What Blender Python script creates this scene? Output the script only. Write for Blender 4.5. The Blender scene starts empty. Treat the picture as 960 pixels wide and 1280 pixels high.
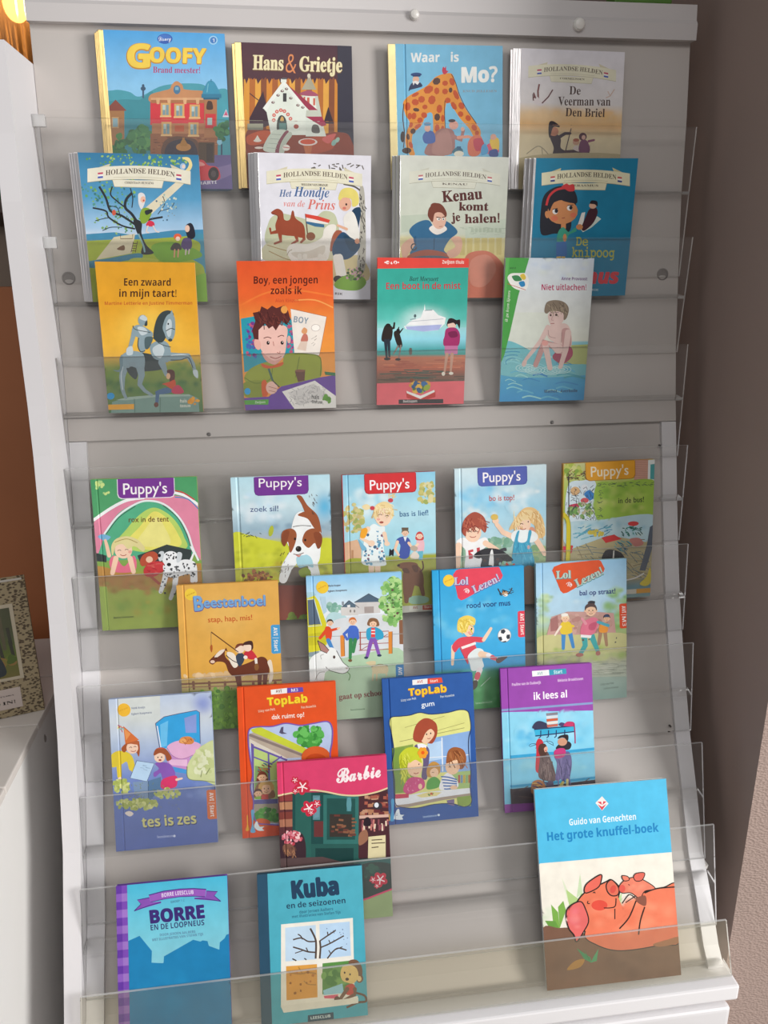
import bpy, bmesh, math, random
import numpy as np
from mathutils import Matrix, Vector
from mathutils.geometry import tessellate_polygon

sc = bpy.context.scene
COL = sc.collection
random.seed(7)

# ------------------------------------------------------------------ camera
OZ = 1.50                                   # camera height above the floor
YAW, PITCH, ROLL, F = 0.130594263, 0.304302203, -0.00820618482, 974.080909
def cam_axes():
    ca, sa = math.cos(YAW), math.sin(YAW); cb, sb = math.cos(PITCH), math.sin(PITCH)
    fwd = np.array([sa*cb, ca*cb, -sb]); right = np.array([ca, -sa, 0.0]); up = np.cross(right, fwd)
    c, s = math.cos(ROLL), math.sin(ROLL)
    return right*c+up*s, -right*s+up*c, fwd
CR, CU, CF = cam_axes()
CAM = np.array([0.0, 0.0, OZ])
cd = bpy.data.cameras.new('camera'); co = bpy.data.objects.new('camera', cd); COL.objects.link(co)
cd.sensor_fit = 'HORIZONTAL'; cd.sensor_width = 36.0; cd.lens = F*36.0/960.0; cd.clip_start = 0.02
m = Matrix.Identity(4)
for i in range(3):
    m[i][0], m[i][1], m[i][2], m[i][3] = CR[i], CU[i], -CF[i], CAM[i]
co.matrix_world = m
sc.camera = co
def ray(x, y): return CF + CR*(x-480)/F - CU*(y-640)/F
def px_X(x, y, X): d = ray(x, y); return CAM + d*(X/d[0])
def px_Y(x, y, Y): d = ray(x, y); return CAM + d*(Y/d[1])
def px_Z(x, y, Z): d = ray(x, y); return CAM + d*((Z-OZ)/d[2])

# ------------------------------------------------------------------ world, lights, exposure
w = bpy.data.worlds.new('room_light'); sc.world = w; w.use_nodes = True
w.node_tree.nodes['Background'].inputs[0].default_value = (0.93, 0.96, 1.0, 1)
w.node_tree.nodes['Background'].inputs[1].default_value = 0.24
def area(name, loc, target, sx, sy, power, col):
    l = bpy.data.lights.new(name, 'AREA'); l.shape = 'RECTANGLE'; l.size = sx; l.size_y = sy; l.energy = power; l.color = col
    o = bpy.data.objects.new(name, l); COL.objects.link(o); o.location = loc
    o.rotation_euler = (Vector(target)-Vector(loc)).to_track_quat('-Z', 'Y').to_euler()
    return o
area('window_right_offscreen', (3.0, -1.15, 1.9), (-0.1, 1.0, 0.95), 1.5, 1.6, 165, (1.0, 0.985, 0.96))
area('ceiling_light_offscreen', (0.0, -0.9, 2.75), (0.0, -0.9, 0), 1.8, 1.2, 26, (1.0, 0.97, 0.94))
sc.view_settings.view_transform = 'Standard'; sc.view_settings.look = 'None'
sc.view_settings.gamma = 1.0; sc.view_settings.use_curve_mapping = False
sc.view_settings.exposure = -0.14
sc.cycles.transparent_max_bounces = 40
sc.cycles.max_bounces = 8
sc.cycles.caustics_reflective = False; sc.cycles.caustics_refractive = False

# ------------------------------------------------------------------ materials
def lin(c):
    c = c.lstrip('#'); v = [int(c[i:i+2], 16)/255 for i in (0, 2, 4)]
    return tuple(x/12.92 if x <= 0.04045 else ((x+0.055)/1.055)**2.4 for x in v)
def setin(n, k, v):
    if k in n.inputs: n.inputs[k].default_value = v
MATS = {}
def mat(name, hexc, rough=0.5, metal=0.0, spec=0.5, var=0.06, scale=30.0, bump=0.0, bscale=200.0, coat=0.0):
    if name in MATS: return MATS[name]
    mt = bpy.data.materials.new(name); mt.use_nodes = True; nt = mt.node_tree; N = nt.nodes; b = N['Principled BSDF']
    c = lin(hexc)
    tc = N.new('ShaderNodeTexCoord'); nz = N.new('ShaderNodeTexNoise'); nz.inputs['Scale'].default_value = scale; nz.inputs['Detail'].default_value = 4
    nt.links.new(tc.outputs['Object'], nz.inputs['Vector'])
    mx = N.new('ShaderNodeMix'); mx.data_type = 'RGBA'
    mx.inputs['A'].default_value = (*[x*(1-var) for x in c], 1); mx.inputs['B'].default_value = (*[min(1, x*(1+var)) for x in c], 1)
    nt.links.new(nz.outputs['Fac'], mx.inputs['Factor']); nt.links.new(mx.outputs['Result'], b.inputs['Base Color'])
    b.inputs['Roughness'].default_value = rough; b.inputs['Metallic'].default_value = metal
    setin(b, 'Specular IOR Level', spec); setin(b, 'Coat Weight', coat); setin(b, 'Coat Roughness', 0.12)
    if bump > 0:
        n2 = N.new('ShaderNodeTexNoise'); n2.inputs['Scale'].default_value = bscale; n2.inputs['Detail'].default_value = 3
        bp = N.new('ShaderNodeBump'); bp.inputs['Strength'].default_value = bump; bp.inputs['Distance'].default_value = 0.002
        nt.links.new(tc.outputs['Object'], n2.inputs['Vector']); nt.links.new(n2.outputs['Fac'], bp.inputs['Height']); nt.links.new(bp.outputs['Normal'], b.inputs['Normal'])
    MATS[name] = mt
    return mt
def ink_mat():
    mt = bpy.data.materials.new('printed_cover'); mt.use_nodes = True; nt = mt.node_tree; N = nt.nodes; b = N['Principled BSDF']
    at = N.new('ShaderNodeAttribute'); at.attribute_name = 'ink'
    tc = N.new('ShaderNodeTexCoord'); nz = N.new('ShaderNodeTexNoise'); nz.inputs['Scale'].default_value = 55; nz.inputs['Detail'].default_value = 5
    nt.links.new(tc.outputs['Object'], nz.inputs['Vector'])
    mr = N.new('ShaderNodeMapRange'); mr.inputs['From Min'].default_value = 0.3; mr.inputs['From Max'].default_value = 0.7
    mr.inputs['To Min'].default_value = 0.93; mr.inputs['To Max'].default_value = 1.05
    nt.links.new(nz.outputs['Fac'], mr.inputs['Value'])
    mx = N.new('ShaderNodeVectorMath'); mx.operation = 'SCALE'
    nt.links.new(at.outputs['Color'], mx.inputs[0]); nt.links.new(mr.outputs['Result'], mx.inputs['Scale'])
    nt.links.new(mx.outputs['Vector'], b.inputs['Base Color'])
    b.inputs['Roughness'].default_value = 0.34; setin(b, 'Specular IOR Level', 0.38)
    return mt
INK = ink_mat()
def acrylic(name, veil, tint, veilcol, edge=False):
    mt = bpy.data.materials.new(name); mt.use_nodes = True; nt = mt.node_tree; N = nt.nodes
    N.remove(N['Principled BSDF']); out = N['Material Output']
    tr = N.new('ShaderNodeBsdfTransparent'); tr.inputs[0].default_value = (*tint, 1)
    df = N.new('ShaderNodeBsdfDiffuse'); df.inputs[0].default_value = (*veilcol, 1)
    gl = N.new('ShaderNodeBsdfGlossy'); gl.inputs['Roughness'].default_value = 0.06; gl.inputs['Color'].default_value = (0.9, 0.9, 0.9, 1)
    fr = N.new('ShaderNodeFresnel'); fr.inputs['IOR'].default_value = 1.2
    tc = N.new('ShaderNodeTexCoord'); mp = N.new('ShaderNodeMapping'); mp.inputs['Scale'].default_value = (6, 6, 6)
    nz = N.new('ShaderNodeTexNoise'); nz.inputs['Scale'].default_value = 1.6; nz.inputs['Detail'].default_value = 3
    nt.links.new(tc.outputs['Object'], mp.inputs['Vector']); nt.links.new(mp.outputs['Vector'], nz.inputs['Vector'])
    mr = N.new('ShaderNodeMapRange'); mr.inputs['From Min'].default_value = 0.3; mr.inputs['From Max'].default_value = 0.75
    mr.inputs['To Min'].default_value = veil*0.75; mr.inputs['To Max'].default_value = veil*1.25
    nt.links.new(nz.outputs['Fac'], mr.inputs['Value'])
    m1 = N.new('ShaderNodeMixShader'); m2 = N.new('ShaderNodeMixShader')
    nt.links.new(mr.outputs['Result'], m1.inputs[0]); nt.links.new(tr.outputs[0], m1.inputs[1]); nt.links.new(df.outputs[0], m1.inputs[2])
    nt.links.new(fr.outputs[0], m2.inputs[0]); nt.links.new(m1.outputs[0], m2.inputs[1]); nt.links.new(gl.outputs[0], m2.inputs[2])
    nt.links.new(m2.outputs[0], out.inputs[0])
    return mt
ACR = acrylic('clear_acrylic', 0.032, (0.997, 0.997, 0.996), (0.86, 0.84, 0.82))
ACR_Y = acrylic('yellowed_acrylic', 0.05, (0.99, 0.98, 0.94), (0.80, 0.76, 0.60))
ACR_E = acrylic('acrylic_cut_edge', 0.45, (0.95, 0.95, 0.95), (0.85, 0.85, 0.84))
WHITE = mat('white_laminate', 'e2e0e2', 0.35, var=0.02, scale=6)
PANEL = mat('grey_panel', 'c3bcb7', 0.42, var=0.03, scale=5, bump=0.05, bscale=60)
PAGES = mat('page_edges', 'e6e1d6', 0.8, var=0.08, scale=300)
def foil_mat(name, col):
    mt = bpy.data.materials.new(name); mt.use_nodes = True; nt = mt.node_tree; N = nt.nodes; b = N['Principled BSDF']
    tc = N.new('ShaderNodeTexCoord'); mp = N.new('ShaderNodeMapping'); mp.inputs['Scale'].default_value = (420, 420, 14)
    nz = N.new('ShaderNodeTexNoise'); nz.inputs['Scale'].default_value = 1.0; nz.inputs['Detail'].default_value = 2
    nt.links.new(tc.outputs['Object'], mp.inputs['Vector']); nt.links.new(mp.outputs['Vector'], nz.inputs['Vector'])
    bp = N.new('ShaderNodeBump'); bp.inputs['Strength'].default_value = .55; bp.inputs['Distance'].default_value = .001
    nt.links.new(nz.outputs['Fac'], bp.inputs['Height']); nt.links.new(bp.outputs['Normal'], b.inputs['Normal'])
    b.inputs['Base Color'].default_value = (*lin(col), 1); b.inputs['Metallic'].default_value = 1.0; b.inputs['Roughness'].default_value = .3
    return mt
GOLD = foil_mat('gold_foil', 'efcf8c')
SILVER = foil_mat('silver_foil', 'eae6e6')

# ------------------------------------------------------------------ mesh helpers
def mesh_obj(name, verts, faces, mats, parent=None, midx=None, smooth=False):
    me = bpy.data.meshes.new(name); me.from_pydata([tuple(map(float, v)) for v in verts], [], faces)
    for mm in (mats if isinstance(mats, (list, tuple)) else [mats]): me.materials.append(mm)
    if midx:
        for p, i in zip(me.polygons, midx): p.material_index = i
    bm = bmesh.new(); bm.from_mesh(me); bmesh.ops.recalc_face_normals(bm, faces=bm.faces); bm.to_mesh(me); bm.free()
    if smooth:
        for p in me.polygons: p.use_smooth = True
    o = bpy.data.objects.new(name, me); COL.objects.link(o)
    if parent is not None: o.parent = parent
    return o
def bm_obj(name, bm, mats, parent=None, smooth=False):
    me = bpy.data.meshes.new(name); bmesh.ops.recalc_face_normals(bm, faces=bm.faces); bm.to_mesh(me); bm.free()
    for mm in (mats if isinstance(mats, (list, tuple)) else [mats]): me.materials.append(mm)
    if smooth:
        for p in me.polygons: p.use_smooth = True
    o = bpy.data.objects.new(name, me); COL.objects.link(o)
    if parent is not None: o.parent = parent
    return o
def box(bm, x0, x1, y0, y1, z0, z1, bev=0.0, seg=2):
    r = bmesh.ops.create_cube(bm, size=1.0); vs = r['verts']
    for v in vs: v.co = Vector((x0+(v.co.x+.5)*(x1-x0), y0+(v.co.y+.5)*(y1-y0), z0+(v.co.z+.5)*(z1-z0)))
    if bev > 0:
        es = list({e for v in vs for e in v.link_edges})
        bmesh.ops.bevel(bm, geom=es, offset=bev, segments=seg, affect='EDGES', profile=0.6)
def prism_yz(prof, x0, x1):
    """closed YZ outline extruded along X -> verts, faces"""
    n = len(prof); v = [(x0, y, z) for y, z in prof]+[(x1, y, z) for y, z in prof]
    tr = tessellate_polygon([[Vector((y, z, 0)) for y, z in prof]])
    f = [tuple(t) for t in tr]+[tuple(i+n for i in t) for t in tr]+[(i, (i+1) % n, (i+1) % n+n, i+n) for i in range(n)]
    return v, f
def lathe(bm, prof, seg=24, c=(0, 0, 0), axis='Z'):
    rings = []
    for r, h in prof:
        ring = []
        for k in range(seg):
            a = 2*math.pi*k/seg; p = (r*math.cos(a), r*math.sin(a), h)
            if axis == 'Y': p = (p[0], p[2], p[1])
            ring.append(bm.verts.new((c[0]+p[0], c[1]+p[1], c[2]+p[2])))
        rings.append(ring)
    for a, b in zip(rings, rings[1:]):
        for k in range(seg): bm.faces.new((a[k], a[(k+1) % seg], b[(k+1) % seg], b[k]))
    bm.faces.new(rings[0]); bm.faces.new(rings[-1])
def empty(name, loc, label, cat, group=None):
    o = bpy.data.objects.new(name, None); COL.objects.link(o); o.location = loc; o.empty_display_size = 0.02
    o['label'] = label; o['category'] = cat
    if group: o['group'] = group
    return o
def tag(o, label, cat, group=None):
    o['label'] = label; o['category'] = cat
    if group: o['group'] = group
    return o
def struct(o): o['kind'] = 'structure'; return o

# ------------------------------------------------------------------ rack geometry measured from the photograph (Y depth, Z relative to camera)
TOP = {1: (1.109, .180), 2: (1.088, .037), 3: (1.070, -.109), 4: (1.040, -.250), 5: (1.008, -.391), 6: (.963, -.529), 7: (.909, -.662), 8: (.855, -.761), 9: (.797, -.874)}
LED = {1: (1.112, .094), 2: (1.094, -.047), 3: (1.068, -.190), 4: (1.037, -.334), 5: (1.000, -.475), 6: (.950, -.610), 7: (.887, -.743), 8: (.832, -.846), 9: (.768, -.942)}
PROF = [(1.158, .34), (1.141, .194), (1.135, .099), (1.121, -.01), (1.106, -.112), (1.09, -.192), (1.073, -.261), (1.056, -.331), (1.031, -.425), (1.014, -.483),
        (.990, -.55), (.971, -.601), (.942, -.672), (.912, -.734), (.872, -.822), (.839, -.871), (.807, -.926), (.79, -.945)]
pz = np.array([p[1] for p in PROF][::-1]); py = np.array([p[0] for p in PROF][::-1])
def panelY(z): return float(np.interp(z, pz, py))
XL, XR = -0.2873, 0.5827

# ------------------------------------------------------------------ setting
fl = bm_obj('floor', (lambda b: (box(b, -2.5, 3.5, -3.0, 2.2, -0.05, 0.0), b)[1])(bmesh.new()), mat('floor_tile', '9a938c', 0.5, var=0.12, scale=3)); struct(fl)
wb = bm_obj('wall_back', (lambda b: (box(b, -2.5, 3.5, 1.9, 2.0, 0.0, 2.8), b)[1])(bmesh.new()), mat('beige_wall', 'b3a090', 0.8, var=0.05, scale=8, bump=0.2, bscale=120)); struct(wb)
# wallpapered pillar right of the rack: side face in taupe paint, front face in embossed paper
WX = 0.618
pc = px_X(939, 1010, WX); WY = float(pc[1])
def wallpaper():
    mt = bpy.data.materials.new('embossed_wallpaper'); mt.use_nodes = True; nt = mt.node_tree; N = nt.nodes; b = N['Principled BSDF']
    tc = N.new('ShaderNodeTexCoord'); vo = N.new('ShaderNodeTexVoronoi'); vo.inputs['Scale'].default_value = 220
    mp = N.new('ShaderNodeMapping'); mp.inputs['Scale'].default_value = (1, 1, 1.9)
    nt.links.new(tc.outputs['Object'], mp.inputs['Vector']); nt.links.new(mp.outputs['Vector'], vo.inputs['Vector'])
    bp = N.new('ShaderNodeBump'); bp.inputs['Strength'].default_value = 0.45; bp.inputs['Distance'].default_value = 0.003
    nt.links.new(vo.outputs['Distance'], bp.inputs['Height']); nt.links.new(bp.outputs['Normal'], b.inputs['Normal'])
    b.inputs['Base Color'].default_value = (*lin('a08b82'), 1); b.inputs['Roughness'].default_value = 0.75
    return mt
v = [(WX, WY, 0), (3.4, WY, 0), (3.4, 1.9, 0), (WX, 1.9, 0)]; v = v+[(a, b, 2.8) for a, b, c in v]
wr = mesh_obj('wall_right', v, [(0, 1, 5, 4), (1, 2, 6, 5), (2, 3, 7, 6), (3, 0, 4, 7), (0, 3, 2, 1), (4, 5, 6, 7)],
              [wallpaper(), mat('taupe_paint', 'a08b82', 0.75, var=0.03, scale=9, bump=0.1, bscale=90)], midx=[0, 1, 1, 1, 1, 1]); struct(wr)

# ------------------------------------------------------------------ base cabinet under the rack
cab = empty('drawer_cabinet', (0.15, 0.95, 0), 'white drawer cabinet with a projecting ledge that carries the book display', 'cabinet')
def rel(o, root): o.parent = root; o.matrix_parent_inverse = Matrix.Translation(-Vector(root.location)); return o
p1 = px_Z(914, 1222, OZ-.952); p2 = px_Z(925, 1233, OZ-.952)
LEDX = float(p2[0]); LEDY = float(p2[1])
bm = bmesh.new(); box(bm, -0.2875, LEDX, LEDY, 1.12, OZ-.976, OZ-.951, bev=0.003)
rel(bm_obj('ledge', bm, mat('gloss_white', 'eceaec', 0.25, var=0.02, scale=5)), cab)
bm = bmesh.new(); box(bm, -0.2875, LEDX-0.012, LEDY+0.018, 1.12, 0.0, OZ-.976)
rel(bm_obj('carcass', bm, WHITE), cab)
for k, (z0, z1) in enumerate(((0.33, OZ-.992), (0.06, 0.32))):
    bm = bmesh.new(); box(bm, -0.285, LEDX-0.006, LEDY+0.002, LEDY+0.0175, z0, z1, bev=0.006, seg=3)
    d = rel(bm_obj('drawer_front', bm, WHITE), cab)
    bm = bmesh.new(); box(bm, 0.08, 0.22, LEDY-0.016, LEDY+0.0025, z1-0.10, z1-0.09, bev=0.004)
    hd = bm_obj('handle', bm, mat('brushed_steel', '9a9a9a', 0.3, metal=1.0)); hd.parent = d

# ------------------------------------------------------------------ display rack
rack = empty('book_display_rack', (0.148, 0.95, OZ-.951), 'tall curved white display rack with rows of clear acrylic book pockets', 'display rack')
def rpart(o): return rel(o, rack)
ZJ = -.222
def strip(x0, x1, z0, z1, off, th):
    zs = sorted([z for z in pz if z0 < z < z1]+[z0, z1])
    fr = [(panelY(z)+off, z+OZ) for z in zs]; bk = [(y+th, z) for y, z in fr][::-1]
    return prism_yz(fr+bk, x0, x1)
v, f = strip(XL, XR, ZJ, .335, 0.0, .012); rpart(mesh_obj('upper_panel', v, f, PANEL))
v, f = strip(XL+.022, XR-.022, -.95, ZJ-.001, .007, .010); rpart(mesh_obj('lower_panel', v, f, PANEL))
for xa, xb in ((XL, XL+.0225), (XR-.0225, XR)):
    v, f = strip(xa, xb, -.95, ZJ-.001, 0.0, .017); rpart(mesh_obj('rail', v, f, WHITE))
# header beam with a stepped profile
hz0, hz1 = .296, .336
hp = [(1.156, hz0-.004), (1.140, hz0-.004), (1.140, hz0+.016), (1.144, hz0+.021), (1.146, hz1), (1.182, hz1), (1.182, hz0+.01), (1.156, hz0+.01)]
v, f = prism_yz([(a, b+OZ) for a, b in hp], XL, XR+.002)
hdr = rpart(mesh_obj('header', v, f, mat('header_gloss', 'cfcac9', 0.22, var=0.03, scale=4)))
for (x, y, r) in ((722, 32, .0078), (517, 20, .0062)):
    p = px_Y(x, y, 1.143); bm = bmesh.new(); lathe(bm, [(r*.7, .006), (r*.72, .0), (r, -.002), (r, -.007), (r*.8, -.0095), (r*.3, -.0105)], 20, tuple(p), 'Y')
    o = bm_obj('peg', bm, mat('white_plastic', 'e8e4de', 0.3, var=0.02), hdr)
# screws
for (x, y, mm) in ((261, 543, 'zinc_screw'), (690, 528, 'zinc_screw'), (825, 557, 'dark_screw'), (838, 908, 'dark_screw')):
    d = ray(x, y); z = -.2
    for _ in range(30): t = panelY(z)/d[1]; z = d[2]*t
    p = CAM+d*t; r = .0028 if mm == 'zinc_screw' else .0016
    bm = bmesh.new(); lathe(bm, [(r, .003), (r, -.0006), (r*.6, -.0016), (r*.2, -.0018)], 12, tuple(p), 'Y')
    rpart(bm_obj('screw', bm, mat(mm, '8a8684' if mm == 'zinc_screw' else '3a3432', 0.35, metal=0.8)))
# dark cable holes with raised rim in the second row
for (x, y) in ((86, 348), (828, 343)):
    d = ray(x, y); z = 0
    for _ in range(30): t = panelY(z)/d[1]; z = d[2]*t
    p = CAM+d*t; bm = bmesh.new(); lathe(bm, [(.0085, .002), (.0085, -.0012), (.0068, -.0016), (.0062, -.0004), (.003, -.0002)], 20, tuple(p), 'Y')
    rpart(bm_obj('hole_plug', bm, mat('grey_plug', '7d7672', 0.5)))
# acrylic pockets: inclined front sheet + ledge
TH = .003
for i in range(1, 10):
    (yt, zt), (yl, zl) = TOP[i], LED[i]
    s = (yt-yl)/(zt-zl)
    zb = zl
    if i < 9:
        while zb > -.94 and yl+s*(zb-zl) < panelY(zb)-.0045: zb -= .002
    yb = yl+s*(zb-zl)
    ac = ACR_Y if i == 9 else ACR
    n = 12
    prof = [(yt, zt), (yb, zb), (yb+TH, zb), (yt+TH, zt)]
    v, f = prism_yz([(a, b+OZ) for a, b in prof], XL+.0012, XR)
    mi = []
    for ff in f:
        if len(ff) == 3: mi.append(1)
        else: mi.append(1 if set(ff) in ({3, 0, 7, 4}, {1, 2, 5, 6}) else 0)
    lip = rpart(mesh_obj('acrylic_front', v, f, [ac, ACR_E], midx=mi))
    pb = panelY(zl)
    zk = zl+.0015
    prof = [(yl+TH*.98, zl+.0005), (pb-.0008, zk+.0015), (pb-.0008, zk+.005), (yl+TH*.98, zl+.0042)]
    v, f = prism_yz([(a, b+OZ) for a, b in prof], XL+.0012, XR)
    mi = [1 if (len(ff) == 3) else 0 for ff in f]
    o = mesh_obj('acrylic_shelf', v, f, [ACR, ACR_E], midx=mi); o.parent = lip
    if i in (1, 2):        # clear clip that holds the sheet at the left cheek
        bm = bmesh.new(); box(bm, XL-.0005, XL+.015, yt-.003, yt+TH+.003, zt+OZ-.011, zt+OZ+.003, bev=.001)
        o = bm_obj('clip', bm, acrylic('clip_plastic_%d' % i, .4, (.95, .95, .95), (.85, .85, .85)), lip)
    if i == 8:             # broken white bracket at the right end
        p = px_Y(874, 1084, yt+.012)
        vv = [(p[0]-.010, yt+.006, p[2]+.003), (p[0]+.010, yt+.006, p[2]+.008), (p[0]+.009, yt+.006, p[2]+.002), (p[0]-.004, yt+.006, p[2]-.008)]
        vv += [(a, b+.012, c) for a, b, c in vv]
        o = mesh_obj('bracket', vv, [(0, 1, 2, 3), (4, 5, 6, 7), (0, 1, 5, 4), (1, 2, 6, 5), (2, 3, 7, 6), (3, 0, 4, 7)], mat('white_plastic', 'e8e4de'), lip)
# left cheek board
fr = [(1.036, .246), (1.030, .150), (1.018, .076), (1.010, -.05), (1.005, -.16), (.999, -.222), (.964, -.436), (.930, -.583), (.885, -.726), (.797, -.910), (.765, -.975), (.765, -1.499)]
fr[-2] = (LEDY-.005, -.98); fr[-1] = (LEDY-.005, -1.499)
bk = px_X(43, 88, XL)
prof = fr+[(1.16, -1.499), (1.16, -.3), (float(bk[1])+.01, .246)]
v, f = prism_yz([(a, b+OZ) for a, b in prof], XL-.0225, XL-.0005)
rpart(mesh_obj('side_board', v, f, mat('white_board', 'dcd9db', 0.4, var=0.03, scale=6)))

# ------------------------------------------------------------------ things left of the rack
q0 = px_X(0, 983, -.365); q1 = px_X(62, 884, -.365)
CX = -.365; CZ = float((q0[2]+q1[2])/2)
lc = empty('low_cabinet', (-.7, 1.1, 0), 'low white cabinet with grooved plank top left of the display rack', 'cabinet')
bm = bmesh.new(); box(bm, -1.1, CX, .60, 1.30, 0.0, CZ-.012, bev=.002)
rel(bm_obj('body', bm, mat('white_cabinet', 'e9e7e4', 0.4, var=0.02, scale=5)), lc)
for k in range(5):
    ya = .598+k*.1415; bm = bmesh.new(); box(bm, -1.1, CX+.001, ya, ya+.1395, CZ-.012, CZ, bev=.0018)
    rel(bm_obj('plank', bm, mat('white_planks', 'd9d2cc', 0.45, var=0.03, scale=6)), lc)
p = px_X(56, 923, CX); bm = bmesh.new(); bmesh.ops.create_uvsphere(bm, u_segments=12, v_segments=8, radius=.005, matrix=Matrix.Translation(Vector(p)) @ Matrix.Diagonal((.4, .7, 1.3, 1)))
rel(bm_obj('screw_cap', bm, mat('grey_plug', '7d7672', 0.5)), lc)
# orange-brown board behind the cabinet top, beige and green things above it
pt = px_Y(20, 358, 1.36); bm = bmesh.new(); box(bm, -1.1, -.325, 1.345, 1.365, CZ-.3, float(pt[2]), bev=.002)
def wood():
    mt = mat('orange_wood', 'b8734a', 0.55, var=0.14, scale=7); return mt
tag(bm_obj('wooden_screen', bm, wood()), 'orange-brown wooden screen standing behind the low white cabinet', 'screen')
pa = px_Y(0, 196, 1.80); pb_ = px_Y(0, 260, 1.80)
bm = bmesh.new(); box(bm, -1.2, -.5, 1.80, 1.898, float(pb_[2]), float(pa[2])+.05, bev=.004)
tag(bm_obj('green_banner_board', bm, mat('green_felt', '2f6a4a', 0.8, var=0.1)), 'dark green board on the wall seen beside the white side board', 'board')
bm = bmesh.new(); box(bm, -1.3, -.45, 1.70, 1.79, float(pa[2])+.051, float(pa[2])+.45, bev=.004)
tag(bm_obj('wall_shelf', bm, mat('dark_walnut', '5a4a42', 0.6, var=0.1)), 'dark brown shelf block on the wall above the green board', 'shelf')
# amber lamp
lc_ = px_Y(26, 38, 1.28)
lamp = empty('table_lamp', (float(lc_[0])-.012, 1.30, float(lc_[2])-.22), 'amber ribbed glass lamp glowing behind the white side board', 'lamp')
bx, by, bz = lamp.location
bm = bmesh.new()
prof = [(.036, .13), (.042, .16), (.050, .20), (.055, .26), (.055, .33), (.046, .36)]
ring = []
for r, h in prof:
    rr = []
    for k in range(72):
        a = 2*math.pi*k/72; q = r*(1+.035*math.cos(a*24)); rr.append(bm.verts.new((bx+q*math.cos(a), by+q*math.sin(a), bz+h)))
    ring.append(rr)
for a, b in zip(ring, ring[1:]):
    for k in range(72): bm.faces.new((a[k], a[(k+1) % 72], b[(k+1) % 72], b[k]))
def amber():
    mt = bpy.data.materials.new('amber_glass'); mt.use_nodes = True; nt = mt.node_tree; N = nt.nodes; N.remove(N['Principled BSDF']); out = N['Material Output']
    tr = N.new('ShaderNodeBsdfTransparent'); tr.inputs[0].default_value = (.75, .42, .18, 1)
    tl = N.new('ShaderNodeBsdfTranslucent'); tl.inputs[0].default_value = (.52, .26, .10, 1)
    gl = N.new('ShaderNodeBsdfGlossy'); gl.inputs['Roughness'].default_value = .12; gl.inputs['Color'].default_value = (.9, .75, .55, 1)
    m1 = N.new('ShaderNodeMixShader'); m1.inputs[0].default_value = .62; m2 = N.new('ShaderNodeMixShader'); m2.inputs[0].default_value = .16
    nt.links.new(tr.outputs[0], m1.inputs[1]); nt.links.new(tl.outputs[0], m1.inputs[2]); nt.links.new(m1.outputs[0], m2.inputs[1]); nt.links.new(gl.outputs[0], m2.inputs[2]); nt.links.new(m2.outputs[0], out.inputs[0])
    return mt
rel(bm_obj('glass_shade', bm, amber(), smooth=True), lamp)
bm = bmesh.new(); lathe(bm, [(.045, 0), (.045, .012), (.012, .02), (.010, .13), (.037, .135), (.037, .14)], 28, (bx, by, bz)); rel(bm_obj('stand', bm, mat('brass', 'a8824a', .3, metal=1.0), smooth=False), lamp)
def glow():
    mt = bpy.data.materials.new('bulb_glow'); mt.use_nodes = True; b = mt.node_tree.nodes['Principled BSDF']
    b.inputs['Base Color'].default_value = (1, .9, .7, 1); setin(b, 'Emission Color', (1, .72, .38, 1)); setin(b, 'Emission Strength', 14.0); return mt
bm = bmesh.new(); bmesh.ops.create_uvsphere(bm, u_segments=20, v_segments=12, radius=.017, matrix=Matrix.Translation((bx+.010, by-.02, bz+.252)) @ Matrix.Diagonal((1, 1, 1.35, 1)))
rel(bm_obj('bulb', bm, glow(), smooth=True), lamp)
wl = empty('lamp_bracket_shelf', (bx, by, bz-.02), 'small dark shelf bracket under the amber lamp', 'shelf')
bm = bmesh.new(); box(bm, bx-.16, bx+.06, by-.06, 1.9, bz-.018, bz, bev=.002); rel(bm_obj('board', bm, mat('dark_walnut', '5a4a42')), wl)
# green boxes on top of the header
for (xa, xb, c, lab) in ((575, 612, '5f8a3a', 'pale olive box end lying on top of the rack header'), (618, 700, '6fae2e', 'bright green box lying on top of the rack header'), (764, 835, '4f7a2a', 'leaf green box lying on top of the rack near the pillar')):
    pA = px_Y(xa, 4, 1.16); pB = px_Y(xb, 4, 1.16); bm = bmesh.new()
    box(bm, float(pA[0]), float(pB[0]), 1.148, 1.180, OZ+hz1, OZ+hz1+.035, bev=.002)
    tag(bm_obj('storage_box', bm, mat('green_card_'+c, c, .5, var=.25, scale=60)), lab, 'box')

# ------------------------------------------------------------------ book engine
FONTS = {}
def load_math():
    try:
        import os
        p = os.path.join(bpy.utils.system_resource('DATAFILES', path='fonts'), 'NotoSansMath-Regular.woff2')
        return bpy.data.fonts.load(p)
    except Exception:
        return None
MATHF = load_math()
STY = {'B': (0x1D5D4, 0x1D5EE), 'serif': (0x1D400, 0x1D41A), 'ital': (0x1D468, 0x1D482), 'script': (0x1D4D0, 0x1D4EA), 'mono': (0x1D670, 0x1D68A), 'BI': (0x1D63C, 0x1D656), 'frak': (0x1D56C, 0x1D586)}
FC = bpy.data.curves.new('lettering', 'FONT'); FO = bpy.data.objects.new('lettering', FC); COL.objects.link(FO); FC.resolution_u = 3
BFONT = FC.font
TCACHE = {}
CAPS = {}
def cap(st):
    if st not in CAPS:
        v, _ = text_mesh('H', st); CAPS[st] = float(v[:, 1].max()-v[:, 1].min())
    return CAPS[st]
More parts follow.
